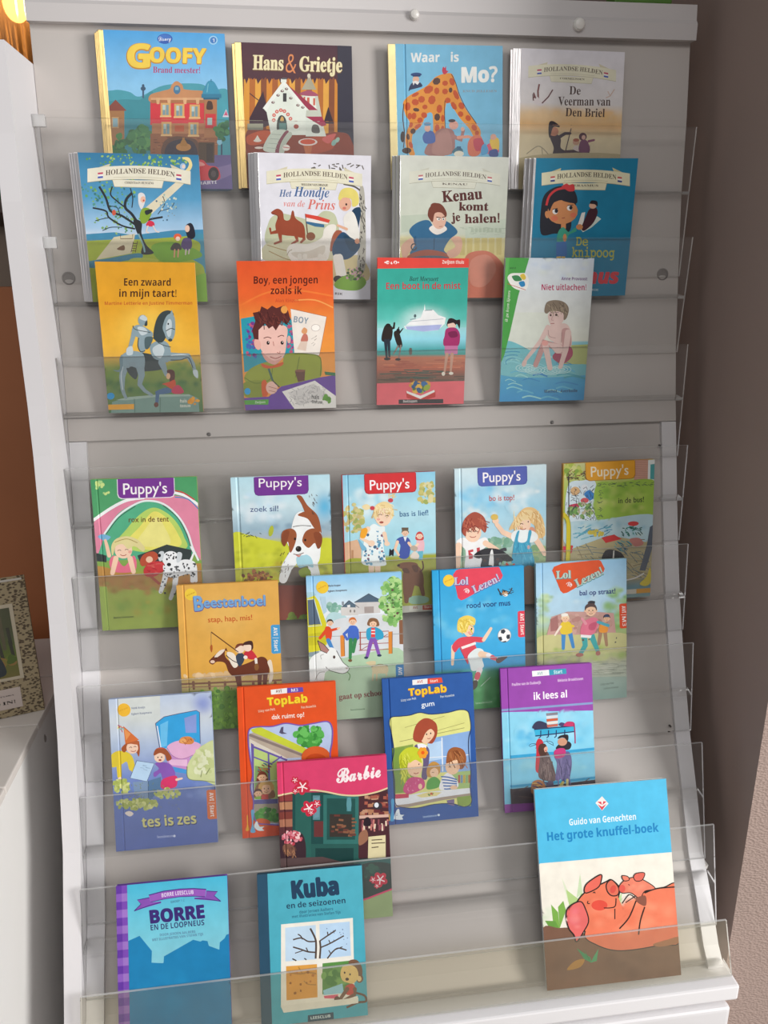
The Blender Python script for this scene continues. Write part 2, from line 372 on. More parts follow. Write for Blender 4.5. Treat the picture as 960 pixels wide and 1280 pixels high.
def text_mesh(s, st):
    k = (s, st)
    if k in TCACHE: return TCACHE[k]
    if st in STY:
        u, l = STY[st]
        t = ''.join(chr(u+ord(c)-65) if 'A' <= c <= 'Z' else chr(l+ord(c)-97) if 'a' <= c <= 'z' else c for c in s)
        FC.font = MATHF if MATHF else BFONT
    else:
        t = s; FC.font = BFONT
    FC.body = t
    dg = bpy.context.evaluated_depsgraph_get(); dg.update()
    ev = FO.evaluated_get(dg); me = ev.to_mesh(); me.calc_loop_triangles()
    vs = np.array([(q.co.x, q.co.y) for q in me.vertices]) if len(me.vertices) else np.zeros((0, 2))
    tr = [tuple(t.vertices) for t in me.loop_triangles]
    ev.to_mesh_clear()
    TCACHE[k] = (vs, tr); return vs, tr

def homography(src, dst):
    A = []; b = []
    for (x, y), (u, v) in zip(src, dst):
        A.append([x, y, 1, 0, 0, 0, -u*x, -u*y]); b.append(u)
        A.append([0, 0, 0, x, y, 1, -v*x, -v*y]); b.append(v)
    h = np.linalg.solve(np.array(A, float), np.array(b, float)); return np.append(h, 1).reshape(3, 3)
def catmull(p, closed=True, n=6):
    p = np.array(p, float); N = len(p); out = []
    for i in range(N if closed else N-1):
        if closed: a, b, c, d = p[(i-1) % N], p[i], p[(i+1) % N], p[(i+2) % N]
        else: a, b, c, d = p[max(i-1, 0)], p[i], p[i+1], p[min(i+2, N-1)]
        for k in range(n):
            t = k/n; out.append(.5*((2*b)+(-a+c)*t+(2*a-5*b+4*c-d)*t*t+(-a+3*b-3*c+d)*t**3))
    if not closed: out.append(p[-1])
    return np.array(out)
def pairs(xy): return [(xy[i], xy[i+1]) for i in range(0, len(xy), 2)]
def mixc(a, b, t): return tuple(a[i]*(1-t)+b[i]*t for i in range(3))

GROOVE = .0011
class Art:
    def __init__(s, quad):
        s.H = homography(quad, [(0, 1), (1, 1), (1, 0), (0, 0)]); s.parts = {'illustration': []}; s.n = 0; s.bb = []; s.groove = None; s.q = quad
        s.umin = 0.0; s.rng = random.Random(int(quad[0][0]*31+quad[2][1]))
    def _add(s, pts, tris, cols, part='illustration'):
        pts = np.asarray(pts, float)
        if len(pts) == 0: return
        h = np.c_[pts, np.ones(len(pts))] @ s.H.T; uv = h[:, :2]/h[:, 2:3]
        x0, y0 = uv.min(0); x1, y1 = uv.max(0); lay = 1
        if s.bb:
            b = np.array(s.bb); ov = (b[:, 0] <= x1) & (b[:, 2] >= x0) & (b[:, 1] <= y1) & (b[:, 3] >= y0)
            if ov.any(): lay = int(b[ov, 4].max())+1
        s.bb.append((x0, y0, x1, y1, lay)); s.n = max(s.n, lay)
        s.parts.setdefault(part, []).append((uv, tris, cols, lay))
    def P(s, c, *xy):
        p = pairs(xy) if not hasattr(xy[0], '__len__') else list(xy[0])
        tr = tessellate_polygon([[Vector((float(a), float(b), 0)) for a, b in p]])
        s._add(p, [tuple(t) for t in tr], lin(c))
    def S(s, c, *xy): s.P(c, catmull(pairs(xy)))
    def SO(s, c, oc, ow, *xy):                       # smooth blob with outline
        p = catmull(pairs(xy)); s.P(c, p); s.L(oc, ow, *np.vstack([p, p[:1]]).ravel())
    def R(s, c, x0, y0, x1, y1): s.P(c, x0, y0, x1, y0, x1, y1, x0, y1)
    def E(s, c, cx, cy, rx, ry=None, rot=0, n=18):
        ry = rx if ry is None else ry; k = math.radians(rot); a = np.linspace(0, 2*math.pi, n, endpoint=False)
        x = rx*np.cos(a); y = ry*np.sin(a); p = np.c_[cx+x*math.cos(k)-y*math.sin(k), cy+x*math.sin(k)+y*math.cos(k)]
        s._add(p, [(0, i, i+1) for i in range(1, n-1)], lin(c))
    def RG(s, ci, co_, cx, cy, rx, ry): s.wash(ci, cx, cy, rx, ry, .95, 20, 6)
    def G(s, x0, y0, x1, y1, *stops, horiz=False):   # gradient rectangle, stops: (t,colour)
        p = []; cols = []; tr = []
        for t, c in stops:
            if horiz: x = x0+(x1-x0)*t; p += [(x, y0), (x, y1)]
            else: y = y0+(y1-y0)*t; p += [(x0, y), (x1, y)]
            cols += [lin(c)]*2
        for i in range(len(stops)-1): tr += [(2*i, 2*i+1, 2*i+3), (2*i, 2*i+3, 2*i+2)]
        s._add(p, tr, cols)
    def L(s, c, w, *xy):
        p = np.array(pairs(xy), float) if not hasattr(xy[0], '__len__') else np.array(xy[0], float)
        n = len(p); out = []; tr = []
        for i in range(n):
            a = p[max(i-1, 0)]; b = p[min(i+1, n-1)]; d = b-a; l = math.hypot(*d) or 1; nn = np.array([-d[1], d[0]])/l*w/2
            out += [p[i]+nn, p[i]-nn]
            if i: tr += [(2*i-2, 2*i-1, 2*i+1), (2*i-2, 2*i+1, 2*i)]
        s._add(out, tr, lin(c))
    def LS(s, c, w, *xy): s.L(c, w, *catmull(pairs(xy), False).ravel())
    def A(s, c, w, cx, cy, rx, ry, a0, a1, n=12):
        a = np.radians(np.linspace(a0, a1, n)); s.L(c, w, *np.c_[cx+rx*np.cos(a), cy+ry*np.sin(a)].ravel())
    def dots(s, cs, n, x0, y0, x1, y1, r0, r1, asp=1.0):
        for _ in range(n):
            r = s.rng.uniform(r0, r1); s.E(s.rng.choice(cs), s.rng.uniform(x0, x1), s.rng.uniform(y0, y1), r, r*asp*s.rng.uniform(.6, 1.2), s.rng.uniform(0, 180), 8)
    def under(s, pts):
        """colour already printed at each point (crop px)"""
        pts = np.asarray(pts, float); h = np.c_[pts, np.ones(len(pts))] @ s.H.T; uv = h[:, :2]/h[:, 2:3]
        out = np.zeros((len(pts), 3))
        for q, tris, cols, _ in s.parts['illustration']:
            if not len(tris): continue
            if q[:, 0].max() < uv[:, 0].min() or q[:, 0].min() > uv[:, 0].max() or q[:, 1].max() < uv[:, 1].min() or q[:, 1].min() > uv[:, 1].max(): continue
            t = np.array(tris); A, B, C_ = q[t[:, 0]], q[t[:, 1]], q[t[:, 2]]
            den = (B[:, 1]-C_[:, 1])*(A[:, 0]-C_[:, 0])+(C_[:, 0]-B[:, 0])*(A[:, 1]-C_[:, 1]); den = np.where(np.abs(den) < 1e-12, 1e-12, den)
            dx = uv[:, None, 0]-C_[None, :, 0]; dy = uv[:, None, 1]-C_[None, :, 1]
            l1 = ((B[:, 1]-C_[:, 1])*dx+(C_[:, 0]-B[:, 0])*dy)/den; l2 = ((C_[:, 1]-A[:, 1])*dx+(A[:, 0]-C_[:, 0])*dy)/den; l3 = 1-l1-l2
            ins = (l1 >= -1e-6) & (l2 >= -1e-6) & (l3 >= -1e-6); hit = ins.any(1)
            if not hit.any(): continue
            j = ins.argmax(1); ii = np.nonzero(hit)[0]
            if isinstance(cols, list):
                cc = np.array(cols)
                for i in ii: a_, b_, c_ = t[j[i]]; out[i] = cc[a_]*l1[i, j[i]]+cc[b_]*l2[i, j[i]]+cc[c_]*l3[i, j[i]]
            else: out[ii] = cols
        return out
    def wash(s, c, cx, cy, rx, ry, alpha=.6, n=14, rings=4):
        """soft-edged watercolour patch that fades into whatever is printed below"""
        an = np.linspace(0, 2*math.pi, n, endpoint=False); p = [(cx, cy)]; w_ = [alpha]; tr = []
        for r in range(1, rings+1):
            t = r/rings
            for k in an: p.append((cx+rx*t*math.cos(k), cy+ry*t*math.sin(k))); w_.append(alpha*(1-t*t*(3-2*t)))
        for k in range(n): tr.append((0, 1+k, 1+(k+1) % n))
        for r in range(rings-1):
            for k in range(n):
                a0 = 1+r*n+k; a1 = 1+r*n+(k+1) % n; tr += [(a0, a0+n, a1+n), (a0, a1+n, a1)]
        u = s.under(p); w_ = np.array(w_)[:, None]; col = u*(1-w_)+np.array(lin(c))[None]*w_
        s._add(p, tr, [tuple(q) for q in col])
    def bush(s, cs, cx, cy, rx, ry, n, r0, r1, soft=False):
        if r1 >= 38 or soft:
            for _ in range(max(4, n//2)):
                a = s.rng.uniform(0, 6.28); q = math.sqrt(s.rng.random()); r = s.rng.uniform(r0, r1)*1.5
                s.wash(s.rng.choice(cs), cx+q*rx*math.cos(a), cy+q*ry*math.sin(a), r, r*s.rng.uniform(.6, 1), .75)
            return
        for _ in range(n):
            a = s.rng.uniform(0, 6.28); q = math.sqrt(s.rng.random()); r = s.rng.uniform(r0, r1)
            s.E(s.rng.choice(cs), cx+q*rx*math.cos(a), cy+q*ry*math.sin(a), r, r*s.rng.uniform(.6, 1), s.rng.uniform(0, 180), 9)
    def strokes(s, cs, n, x0, y0, x1, y1, ln, w, ang, da=20):
        for _ in range(n):
            x = s.rng.uniform(x0, x1); y = s.rng.uniform(y0, y1); a = math.radians(ang+s.rng.uniform(-da, da)); l = ln*s.rng.uniform(.5, 1.2)
            s.L(s.rng.choice(cs), w, x, y, x+l*math.cos(a), y+l*math.sin(a))
    def T(s, t, c, x0, y0, x1, y1, h, st='', off=0.0, bow=0.0):
        """one line of type: baseline (x0,y0)-(x1,y1), capital height h; off thickens the strokes"""
        vs, tr = text_mesh(t, st)
        if len(vs) == 0: return
        lo, hi = vs[:, 0].min(), vs[:, 0].max(); W = hi-lo; hc = cap(st)
        k = (vs[:, 0]-lo)/W; d = np.array([x1-x0, y1-y0], float); l = math.hypot(*d); e = d/l; nrm = np.array([e[1], -e[0]])
        p = np.array([x0, y0], float)+np.outer(k*l, e)+np.outer(vs[:, 1]/hc*h+bow*(1-(2*k-1)**2), nrm)
        sh = [(0, 0)]
        if off > .008:
            q = off*h*1.1; sh += [(q*math.cos(i*math.pi/3), q*math.sin(i*math.pi/3)) for i in range(6)]
        for o in sh: s._add(p+np.array(o), tr, lin(c), ('lettering', t))
    # ---- small figure helpers
    def head(s, cx, cy, r, skin='f2cdb0', hair='6a4030', style='short', look=0.0, smile=True):
        if style == 'long': s.S(hair, cx-r*1.15, cy+r*1.3, cx-r*1.2, cy-r*.2, cx-r*.5, cy-r*1.25, cx+r*.5, cy-r*1.25, cx+r*1.2, cy-r*.2, cx+r*1.15, cy+r*1.3)
        s.E(skin, cx-r, cy+r*.1, r*.2); s.E(skin, cx+r, cy+r*.1, r*.2)
        s.E(skin, cx, cy, r*.95, r*1.05)
        if style in ('short', 'long', 'curly'):
            s.S(hair, cx-r*1.05, cy+r*.05, cx-r*.95, cy-r*.8, cx-r*.2, cy-r*1.25, cx+r*.6, cy-r*1.1, cx+r*1.05, cy-r*.4, cx+r*.98, cy+r*.1, cx+r*.7, cy-r*.45, cx, cy-r*.6, cx-r*.7, cy-r*.4)
        if style == 'curly':
            for k in range(9):
                a = math.pi+k*math.pi/8; s.E(hair, cx+r*1.05*math.cos(a), cy+r*1.05*math.sin(a), r*.33)
        if r > 14:
            e = max(r*.09, 2)
            for q in (-.33, .33): s.E('2a2020', cx+r*(q+look*.25), cy+r*.05, e, e*1.3)
            s.L('b5705a', max(2, r*.07), cx+r*look*.3, cy+r*.18, cx+r*(look*.3+.1), cy+r*.38, cx+r*(look*.3-.05), cy+r*.4)
            if smile: s.A('8a3a36', max(2, r*.08), cx+r*look*.2, cy+r*.45, r*.35, r*.22, 20, 160, 8)
            s.E('eeb09c', cx-r*.55, cy+r*.38, r*.18, r*.13); s.E('eeb09c', cx+r*.55, cy+r*.38, r*.18, r*.13)
    def limb(s, c, w0, w1, *xy):
        p = np.array(pairs(xy), float); n = len(p); out = []; tr = []
        for i in range(n):
            a = p[max(i-1, 0)]; b = p[min(i+1, n-1)]; d = b-a; l = math.hypot(*d) or 1; w = w0+(w1-w0)*i/(n-1); nn = np.array([-d[1], d[0]])/l*w/2
            out += [p[i]+nn, p[i]-nn]
            if i: tr += [(2*i-2, 2*i-1, 2*i+1), (2*i-2, 2*i+1, 2*i)]
        s._add(out, tr, lin(c)); s.E(c, p[-1][0], p[-1][1], w1*.5, n=10); s.E(c, p[0][0], p[0][1], w0*.5, n=10)
    # ---- shared cover furniture
    def hinge(s, frac, dark, light=None, width=.012):
        """frac 0: coloured cloth strip at the spine; otherwise the joint of a hardback, a real groove pressed into the board"""
        if frac > 0: s.groove = (frac, frac+max(width*1.6, .022)); return
        tl, tr_, br, bl = [np.array(q, float) for q in s.q]
        b = tl+(tr_-tl)*width; d = bl+(br-bl)*width; s.P(dark, *tl, *b, *d, *bl)
    def full(s, *stops):
        tl, tr_, br, bl = [np.array(q, float) for q in s.q]; p = []; cols = []; t3 = []
        for t, c in stops: p += [tl+(bl-tl)*t, tr_+(br-tr_)*t]; cols += [lin(c)]*2
        for i in range(len(stops)-1): t3 += [(2*i, 2*i+1, 2*i+3), (2*i, 2*i+3, 2*i+2)]
        s._add(p, t3, cols)
    def banner(s, x0, y0, x1, y1, hh, paper, edge, ink, sub, flag=('c8506a', '4a62b8'), shade='d8d0b4'):
        """scroll ribbon with HOLLANDSE HELDEN between two small striped flags"""
        w_ = x1-x0; sl = (y1-y0)/w_; X = lambda t: x0+w_*t
        Y = lambda t, o: y0+sl*w_*t-26*(1-(2*t-1)**2)+o
        s.P(shade, X(.03), Y(.03, -hh*.35), X(.22), Y(.22, -hh*.75), X(.2), Y(.2, -hh*.2), X(.03), Y(.03, hh*.3))
        s.P(shade, X(.97), Y(.97, -hh*.35), X(.8), Y(.8, -hh*.85), X(.83), Y(.83, -hh*.2), X(.97), Y(.97, hh*.3))
        s.P(paper, X(.24), Y(.24, hh*.7), X(.5), Y(.5, hh*.85), X(.74), Y(.74, hh*.7), X(.72), Y(.72, hh*1.45), X(.5), Y(.5, hh*1.5), X(.26), Y(.26, hh*1.4))
        s.L(edge, 3, X(.24), Y(.24, hh*.7), X(.26), Y(.26, hh*1.4), X(.5), Y(.5, hh*1.5), X(.72), Y(.72, hh*1.45), X(.74), Y(.74, hh*.7))
        ts = np.linspace(0, 1, 13); s.P(paper, [(X(t), Y(t, -hh*.5)) for t in ts]+[(X(t), Y(t, hh*.75)) for t in ts[::-1]])
        s.L(edge, 3, *np.array([(X(t), Y(t, hh*.75)) for t in ts]).ravel())
        s.L(edge, 2, *np.array([(X(t), Y(t, hh*.55)) for t in np.linspace(.25, .75, 9)]).ravel())
        s.T('HOLLANDSE HELDEN', ink, X(.175), Y(.175, hh*.3), X(.845), Y(.845, hh*.3), hh*.46, 'serif', -.012, bow=18)
        s.T(sub, ink, X(.36), Y(.36, hh*1.15), X(.64), Y(.64, hh*1.15), hh*.2, 'serif')
        for t in (.10, .86):
            for o, c in ((-.02, flag[0]), (.16, 'f4f0ea'), (.34, flag[1])):
                s.P(c, X(t), Y(t, hh*o), X(t+.05), Y(t+.05, hh*o), X(t+.05), Y(t+.05, hh*(o+.17)), X(t), Y(t, hh*(o+.17)))
    def puppy(s, c, x0, y0, x1, y1, edge, txt='f6f2f4', st=''):
        """coloured tab with the series word"""
        yl, yr = y0
        p = [(x0, yl), (x1, yr), (x1+4, y1-40), (x1-6, y1-14), (x1-28, y1-6), (x0+38, y1+6), (x0+14, y1-4), (x0+4, y1-30)]
        s.P(edge, [(a+(5 if a > (x0+x1)/2 else -5), b+5) for a, b in p]); s.P(c, p)
        if st == 'a': s.T("Puppy's", txt, x0+38, y1-58, x1-48, y1-66, 72, '', .006)
        else: s.T("Puppy's", txt, x0+45, y1-24, x1-50, y1-36, 82, '', .012)
    def finish(s, name, root, w, h, z0):
        g = s.groove; cuts = [] if not g else [g[0], g[0]*.65+g[1]*.35, g[0]*.35+g[1]*.65, g[1]]
        dip = (lambda u: 0.0) if not g else (lambda u: float(np.interp(u, cuts, [0, GROOVE, GROOVE, 0])))
        step = min(1.4e-5, .0016/max(s.n, 1))
        for part in list(s.parts):
            nm = 'cover_illustration' if part == 'illustration' else 'lettering'
            V = []; Fc = []; Cc = []
            for uv, tris, cols, layer in s.parts[part]:
                percol = isinstance(cols, list)
                for t in tris:
                    poly = [(uv[i][0], uv[i][1], *(cols[i] if percol else cols)) for i in t]
                    for ax, lim, sg in ((0, s.umin, 1), (0, 1, -1), (1, 0, 1), (1, 1, -1)):
                        out = []
                        for i in range(len(poly)):
                            a, b = poly[i-1], poly[i]; da = (a[ax]-lim)*sg; db = (b[ax]-lim)*sg
                            if (da >= 0) != (db >= 0):
                                k = da/(da-db); out.append(tuple(a[j]+(b[j]-a[j])*k for j in range(5)))
                            if db >= 0: out.append(b)
                        poly = out
                        if not poly: break
                    if len(poly) < 3: continue
                    pieces = [poly]
                    for cu in cuts:
                        nxt = []
                        for pl in pieces:
                            for sg in (1, -1):
                                out = []
                                for i in range(len(pl)):
                                    a, b = pl[i-1], pl[i]; da = (a[0]-cu)*sg; db = (b[0]-cu)*sg
                                    if (da >= 0) != (db >= 0): k = da/(da-db); out.append(tuple(a[j]+(b[j]-a[j])*k for j in range(5)))
                                    if db >= 0: out.append(b)
                                if len(out) > 2: nxt.append(out)
                        pieces = nxt
                    for poly in pieces:
                        ar = sum(poly[i-1][0]*poly[i][1]-poly[i][0]*poly[i-1][1] for i in range(len(poly)))
                        if abs(ar) < 1e-9: continue
                        if ar < 0: poly = poly[::-1]
                        i0 = len(V); zz = -(z0+layer*step)
                        for q in poly: V.append((q[0]*w, zz+dip(q[0]), q[1]*h)); Cc.append((q[2], q[3], q[4], 1.0))
                        Fc.append(tuple(range(i0, i0+len(poly))))
            if not V: continue
            me = bpy.data.meshes.new(nm); me.from_pydata(V, [], Fc); me.materials.append(INK)
            at = me.color_attributes.new('ink', 'FLOAT_COLOR', 'POINT')
            at.data.foreach_set('color', np.array(Cc, dtype=np.float32).ravel())
            o = bpy.data.objects.new(nm, me); COL.objects.link(o); o.parent = root

def rounded(w, h, r, n=4):
    p = []
    for cx, cz, a0 in ((w-r, h-r, 0), (r, h-r, 90), (r, r, 180), (w-r, r, 270)):
        for k in range(n+1): a = math.radians(a0+90*k/n); p.append((cx+r*math.cos(a), cz+r*math.sin(a)))
    return p
def plate(bm, outline, y0, y1):
    a = [bm.verts.new((x, y0, z)) for x, z in outline]; b = [bm.verts.new((x, y1, z)) for x, z in outline]; n = len(a)
    bm.faces.new(a); bm.faces.new(b[::-1])
    for i in range(n): bm.faces.new((a[i], b[i], b[(i+1) % n], a[(i+1) % n]))

# local book frame: origin at the front-bottom-left corner, X across, Z up, -Y out of the front cover
def book_body(root, w, h, t, hard, cover_mat, corner, groove=None):
    bt = .0016 if hard else .0004
    bm = bmesh.new(); ol = rounded(w, h, corner)
    plate(bm, ol, t-bt, t)
    if groove:
        g0, g1 = groove[0]*w, groove[1]*w; cs = [(0, 0), (g0, 0), (g0*.65+g1*.35, GROOVE), (g0*.35+g1*.65, GROOVE), (g1, 0), (w, 0), (w, bt), (0, bt)]
        lo = [bm.verts.new((x, y, 0)) for x, y in cs]; hi = [bm.verts.new((x, y, h)) for x, y in cs]
        bm.faces.new(lo); bm.faces.new(hi[::-1])
        for i in range(8): bm.faces.new((lo[i], hi[i], hi[(i+1) % 8], lo[(i+1) % 8]))
    else: plate(bm, ol, 0, bt)
    box(bm, 0, bt*.9, bt*.6, t-bt*.6, .0012, h-.0012)
    o = bm_obj('cover', bm, cover_mat, root)
    ins = .0028 if hard else .0003
    bm = bmesh.new(); box(bm, bt*.9, w-ins, bt, t-bt, ins, h-ins)
    bm_obj('page_block', bm, PAGES, root)

LEAN = {1: 6.0, 2: 0.0, 3: 0.8, 5: 6.5, 6: 11.5, 7: 16.3, 8: 18.8, 9: 22.4}
def pose(row, quad, lean, lift=.006):
    a = math.radians(lean); Y, Z = LED[row]; Z = Z+OZ
    sl = (TOP[row][0]-LED[row][0])/(TOP[row][1]-LED[row][1]); P0 = np.array([0, Y+TH+.0012+max(sl, 0)*lift+(.0012 if row == 9 else 0), Z+lift]); n = np.array([0, math.cos(a), -math.sin(a)]); e = np.array([0, math.sin(a), math.cos(a)])
    Q = []
    for c in quad:
        d = ray(*c); t = ((P0-CAM)@n)/(d@n); X = CAM+d*t; Q.append((X[0], (X-P0)@e))
    Q = np.array(Q); tl, tr_, br, bl = Q
    w = (np.linalg.norm(tr_-tl)+np.linalg.norm(br-bl))/2; h = (np.linalg.norm(tl-bl)+np.linalg.norm(tr_-br))/2
    ux = (tr_-tl)+(br-bl); uz = (tl-bl)+(tr_-br); rr = math.atan2(ux[1]+-uz[0], ux[0]+uz[1])
    c = Q.mean(0)
    return w, h, rr, c, P0, a
BOOKS = {}
def make_book(key, row, crop, quad, art, label, t=.007, hard=True, cover='e8e4de', lean=None, copies=0, foil=None, corner=.0012, cdx=.0042, name='picture_book', group=None):
    x0, y0, s = crop; lean = LEAN[row] if lean is None else lean
    pq = [(x0+a/s, y0+b/s) for a, b in quad]
    w, h, rr, c, P0, a = pose(row, pq, lean)
    cz, sz = math.cos(rr), math.sin(rr)
    smin = min(c[1]+dx*w/2*sz-h/2*cz for dx in (-1, 1))
    c = np.array([c[0], c[1]-smin-.001])
    ex = np.array([1.0, 0, 0]); es = np.array([0, math.sin(a), math.cos(a)]); ny = np.array([0, math.cos(a), -math.sin(a)])
    X = ex*cz+es*sz; Z_ = -ex*sz+es*cz
    org = P0+ex*c[0]+es*c[1]-X*w/2-Z_*h/2
    M = Matrix(((X[0], ny[0], Z_[0], org[0]), (X[1], ny[1], Z_[1], org[1]), (X[2], ny[2], Z_[2], org[2]), (0, 0, 0, 1)))
    root = empty(name, (0, 0, 0), label, 'book', group); root.matrix_world = M
    cm = mat('cover_'+cover, cover, .4, var=.03)
    A_ = Art(quad); A_.umin = (foil[1]-.0003)/w if foil else 0.0; art(A_)
    book_body(root, w, h, t, hard, cm, corner, A_.groove)
    if foil:
        fm, fw = foil
        bm = bmesh.new(); box(bm, -.0004, fw, -.0003, t+.0003, 0, h, bev=.0006)
        bm_obj('foil_spine', bm, fm, root)
    A_.finish(key, root, w, h, .0003)
    for k in range(copies):
        r2 = root.copy(); COL.objects.link(r2); r2['label'] = COPYLAB[key][k]; r2['group'] = 'spare copies behind '+key_words[key]
        r2.matrix_world = M @ Matrix.Translation((-cdx*(k+1), (t+.0007)*(k+1), .0))
        for ch in list(root.children):
            if ch.name.startswith(('cover_ill', 'lettering')): continue
            q = ch.copy(); COL.objects.link(q); q.parent = r2
    BOOKS[key] = root
    return root
COPYLAB = {k: ['%s-spined spare copy directly behind the %s' % (f, d), 'rearmost %s-spined spare copy in the stack behind the %s' % (f, d)] for k, f, d in (
    ('goofy', 'gold', 'red town hall book'), ('hans', 'gold', 'gingerbread house book'), ('veerman', 'silver', 'ferryman book'), ('huygens', 'silver', 'book with the twisted tree'),
    ('hondje', 'silver', 'white book with boy and lamb'), ('kenau', 'silver', 'pale green book'), ('knipoog', 'silver', 'teal book with the girl'))}
key_words = {'goofy': 'the town hall book', 'hans': 'the gingerbread house book', 'veerman': 'the ferryman book', 'huygens': 'the tree book', 'hondje': 'the boy and lamb book', 'kenau': 'the pale green book', 'knipoog': 'the teal book'}

# ------------------------------------------------------------------ covers, row 1
def art_goofy(a):
    a.full((0, '4aa6e4'), (.35, '8cc8ee'), (1, '8cc8ee'))
    a.S('4a9fae', 90, 500, 160, 440, 260, 450, 330, 480, 480, 410, 700, 400, 780, 440, 900, 470, 930, 900, 100, 900)
    a.S('3f8f9c', 100, 560, 200, 500, 330, 500, 420, 470, 450, 900, 110, 900)
    a.R('44617c', 344, 430, 356, 490); a.E('3a5670', 350, 430, 16, 14); a.E('3a5670', 350, 412, 8, 10)
    # left houses, fence and bushes in the street
    a.R('a8784e', 120, 560, 230, 840); a.P('8a4a3e', 105, 570, 175, 500, 245, 570); a.R('c8a070', 150, 610, 195, 680); a.R('8fb0b8', 157, 617, 188, 672)
    a.bush(['3d7a48', '4f8f50', '2f6a44'], 190, 790, 60, 60, 26, 14, 28)
    a.bush(['4c8a58', '5f9c5c', '39704a'], 330, 760, 80, 90, 40, 16, 34)
    # town hall
    a.R('d63a44', 395, 500, 740, 660); a.R('cf3a40', 735, 560, 812, 690)
    a.R('bb8058', 405, 650, 815, 725); a.R('9c6444', 395, 715, 820, 860); a.strokes(['7a4a34', '84523c', 'b07a52'], 60, 400, 725, 810, 850, 22, 6, 0, 4)
    a.S('c98d60', 395, 470, 470, 445, 520, 430, 545, 390, 575, 388, 600, 430, 650, 440, 735, 450, 740, 505, 640, 495, 560, 500, 400, 515)
    a.R('b0724a', 400, 500, 735, 522); a.R('dda77a', 398, 488, 737, 502)
    a.E('c98d60', 563, 430, 40, 42); a.E('4a7a9c', 563, 438, 22, 28); a.R('7fb0c8', 552, 420, 574, 440)
    for x in (430, 500, 600, 680): a.P('e0b080', x, 488, x+26, 488, x+22, 528, x+6, 528)
    for x, y in ((492, 565), (578, 570), (675, 575), (497, 685), (668, 688), (770, 640)):
        a.R('d9a868', x-32, y-44, x+32, y+42); a.R('7f9ca4', x-19, y-32, x+19, y+32); a.R('b8d0cc', x-19, y-32, x, y); a.L('d9a868', 4, x, y-32, x, y+32); a.R('e8c088', x-36, y+36, x+36, y+46)
    a.R('c8603c', 550, 662, 608, 702); a.R('b07850', 735, 470, 815, 740); a.R('cf3a40', 742, 590, 808, 680); a.S('4a342c', 750, 560, 755, 515, 770, 508, 785, 520, 788, 560); a.R('a8c0bc', 755, 615, 785, 660)
    a.S('3a94b4', 725, 470, 740, 420, 760, 385, 790, 385, 815, 420, 832, 470, 780, 480); a.R('2f7c9c', 718, 465, 842, 490); a.R('246480', 730, 488, 830, 500); a.L('6fb8cc', 6, 760, 400, 752, 455); a.L('2f7c9c', 6, 778, 372, 778, 390)
    a.S('6a4a3c', 480, 770, 540, 735, 600, 735, 690, 760, 690, 860, 480, 860); a.S('3c3442', 500, 790, 560, 755, 640, 755, 680, 790, 680, 860, 500, 860)
    a.E('c48a4a', 605, 800, 48, 26); a.S('b8803c', 585, 790, 595, 755, 615, 755, 628, 790); a.R('b8803c', 598, 740, 612, 762)
    a.bush(['3a7a50', '2f6a48', '4c8c58'], 850, 690, 40, 60, 24, 14, 26); a.P('d8d4e0', 850, 610, 872, 560, 890, 610); a.P('c85a7a', 858, 600, 872, 570, 884, 600)
    a.R('35506a', 840, 780, 850, 950); a.E('8fc8dc', 832, 768, 16, 20); a.R('35506a', 822, 750, 842, 756)
    a.P('6f6296', 120, 850, 940, 850, 940, 1080, 120, 1080); a.P('8a7aa8', 700, 960, 930, 900, 940, 960, 760, 1040)
    a.R('54402f', 700, 770, 800, 900); a.R('3a2c28', 750, 780, 790, 890)
    a.S('d8404a', 560, 960, 620, 900, 720, 880, 760, 915, 820, 930, 835, 1000, 760, 1010, 560, 1010); a.E('2c2226', 795, 970, 34, 44); a.E('54484a', 795, 970, 16, 22); a.S('f0a09a', 640, 905, 700, 890, 740, 915, 650, 925)
    a.T('HARTI', 'e8e4f0', 700, 1040, 815, 1032, 20, 'B')
    a.E('2a5cb4', 487, 118, 48, 32); a.E('3f74c8', 487, 110, 38, 20); a.T('Disney', 'f4f6fc', 448, 132, 526, 128, 28, 'script')
    a.E('9fd0f0', 790, 128, 28, 28); a.E('3f7ec4', 790, 128, 20, 20); a.T('1', 'f4f6fc', 784, 140, 797, 140, 22, 'B')
    for c, o, d in (('c98a2c', .075, 3), ('f6d24c', .035, 0)):
        a.T('G', c, 252, 292+d, 388, 296+d, 142, 'B', o); a.T('OOFY', c, 392, 262+d, 742, 272+d, 90, 'B', o)
    a.T('Brand meester!', 'b8366e', 412, 330, 708, 334, 38, 'serif')
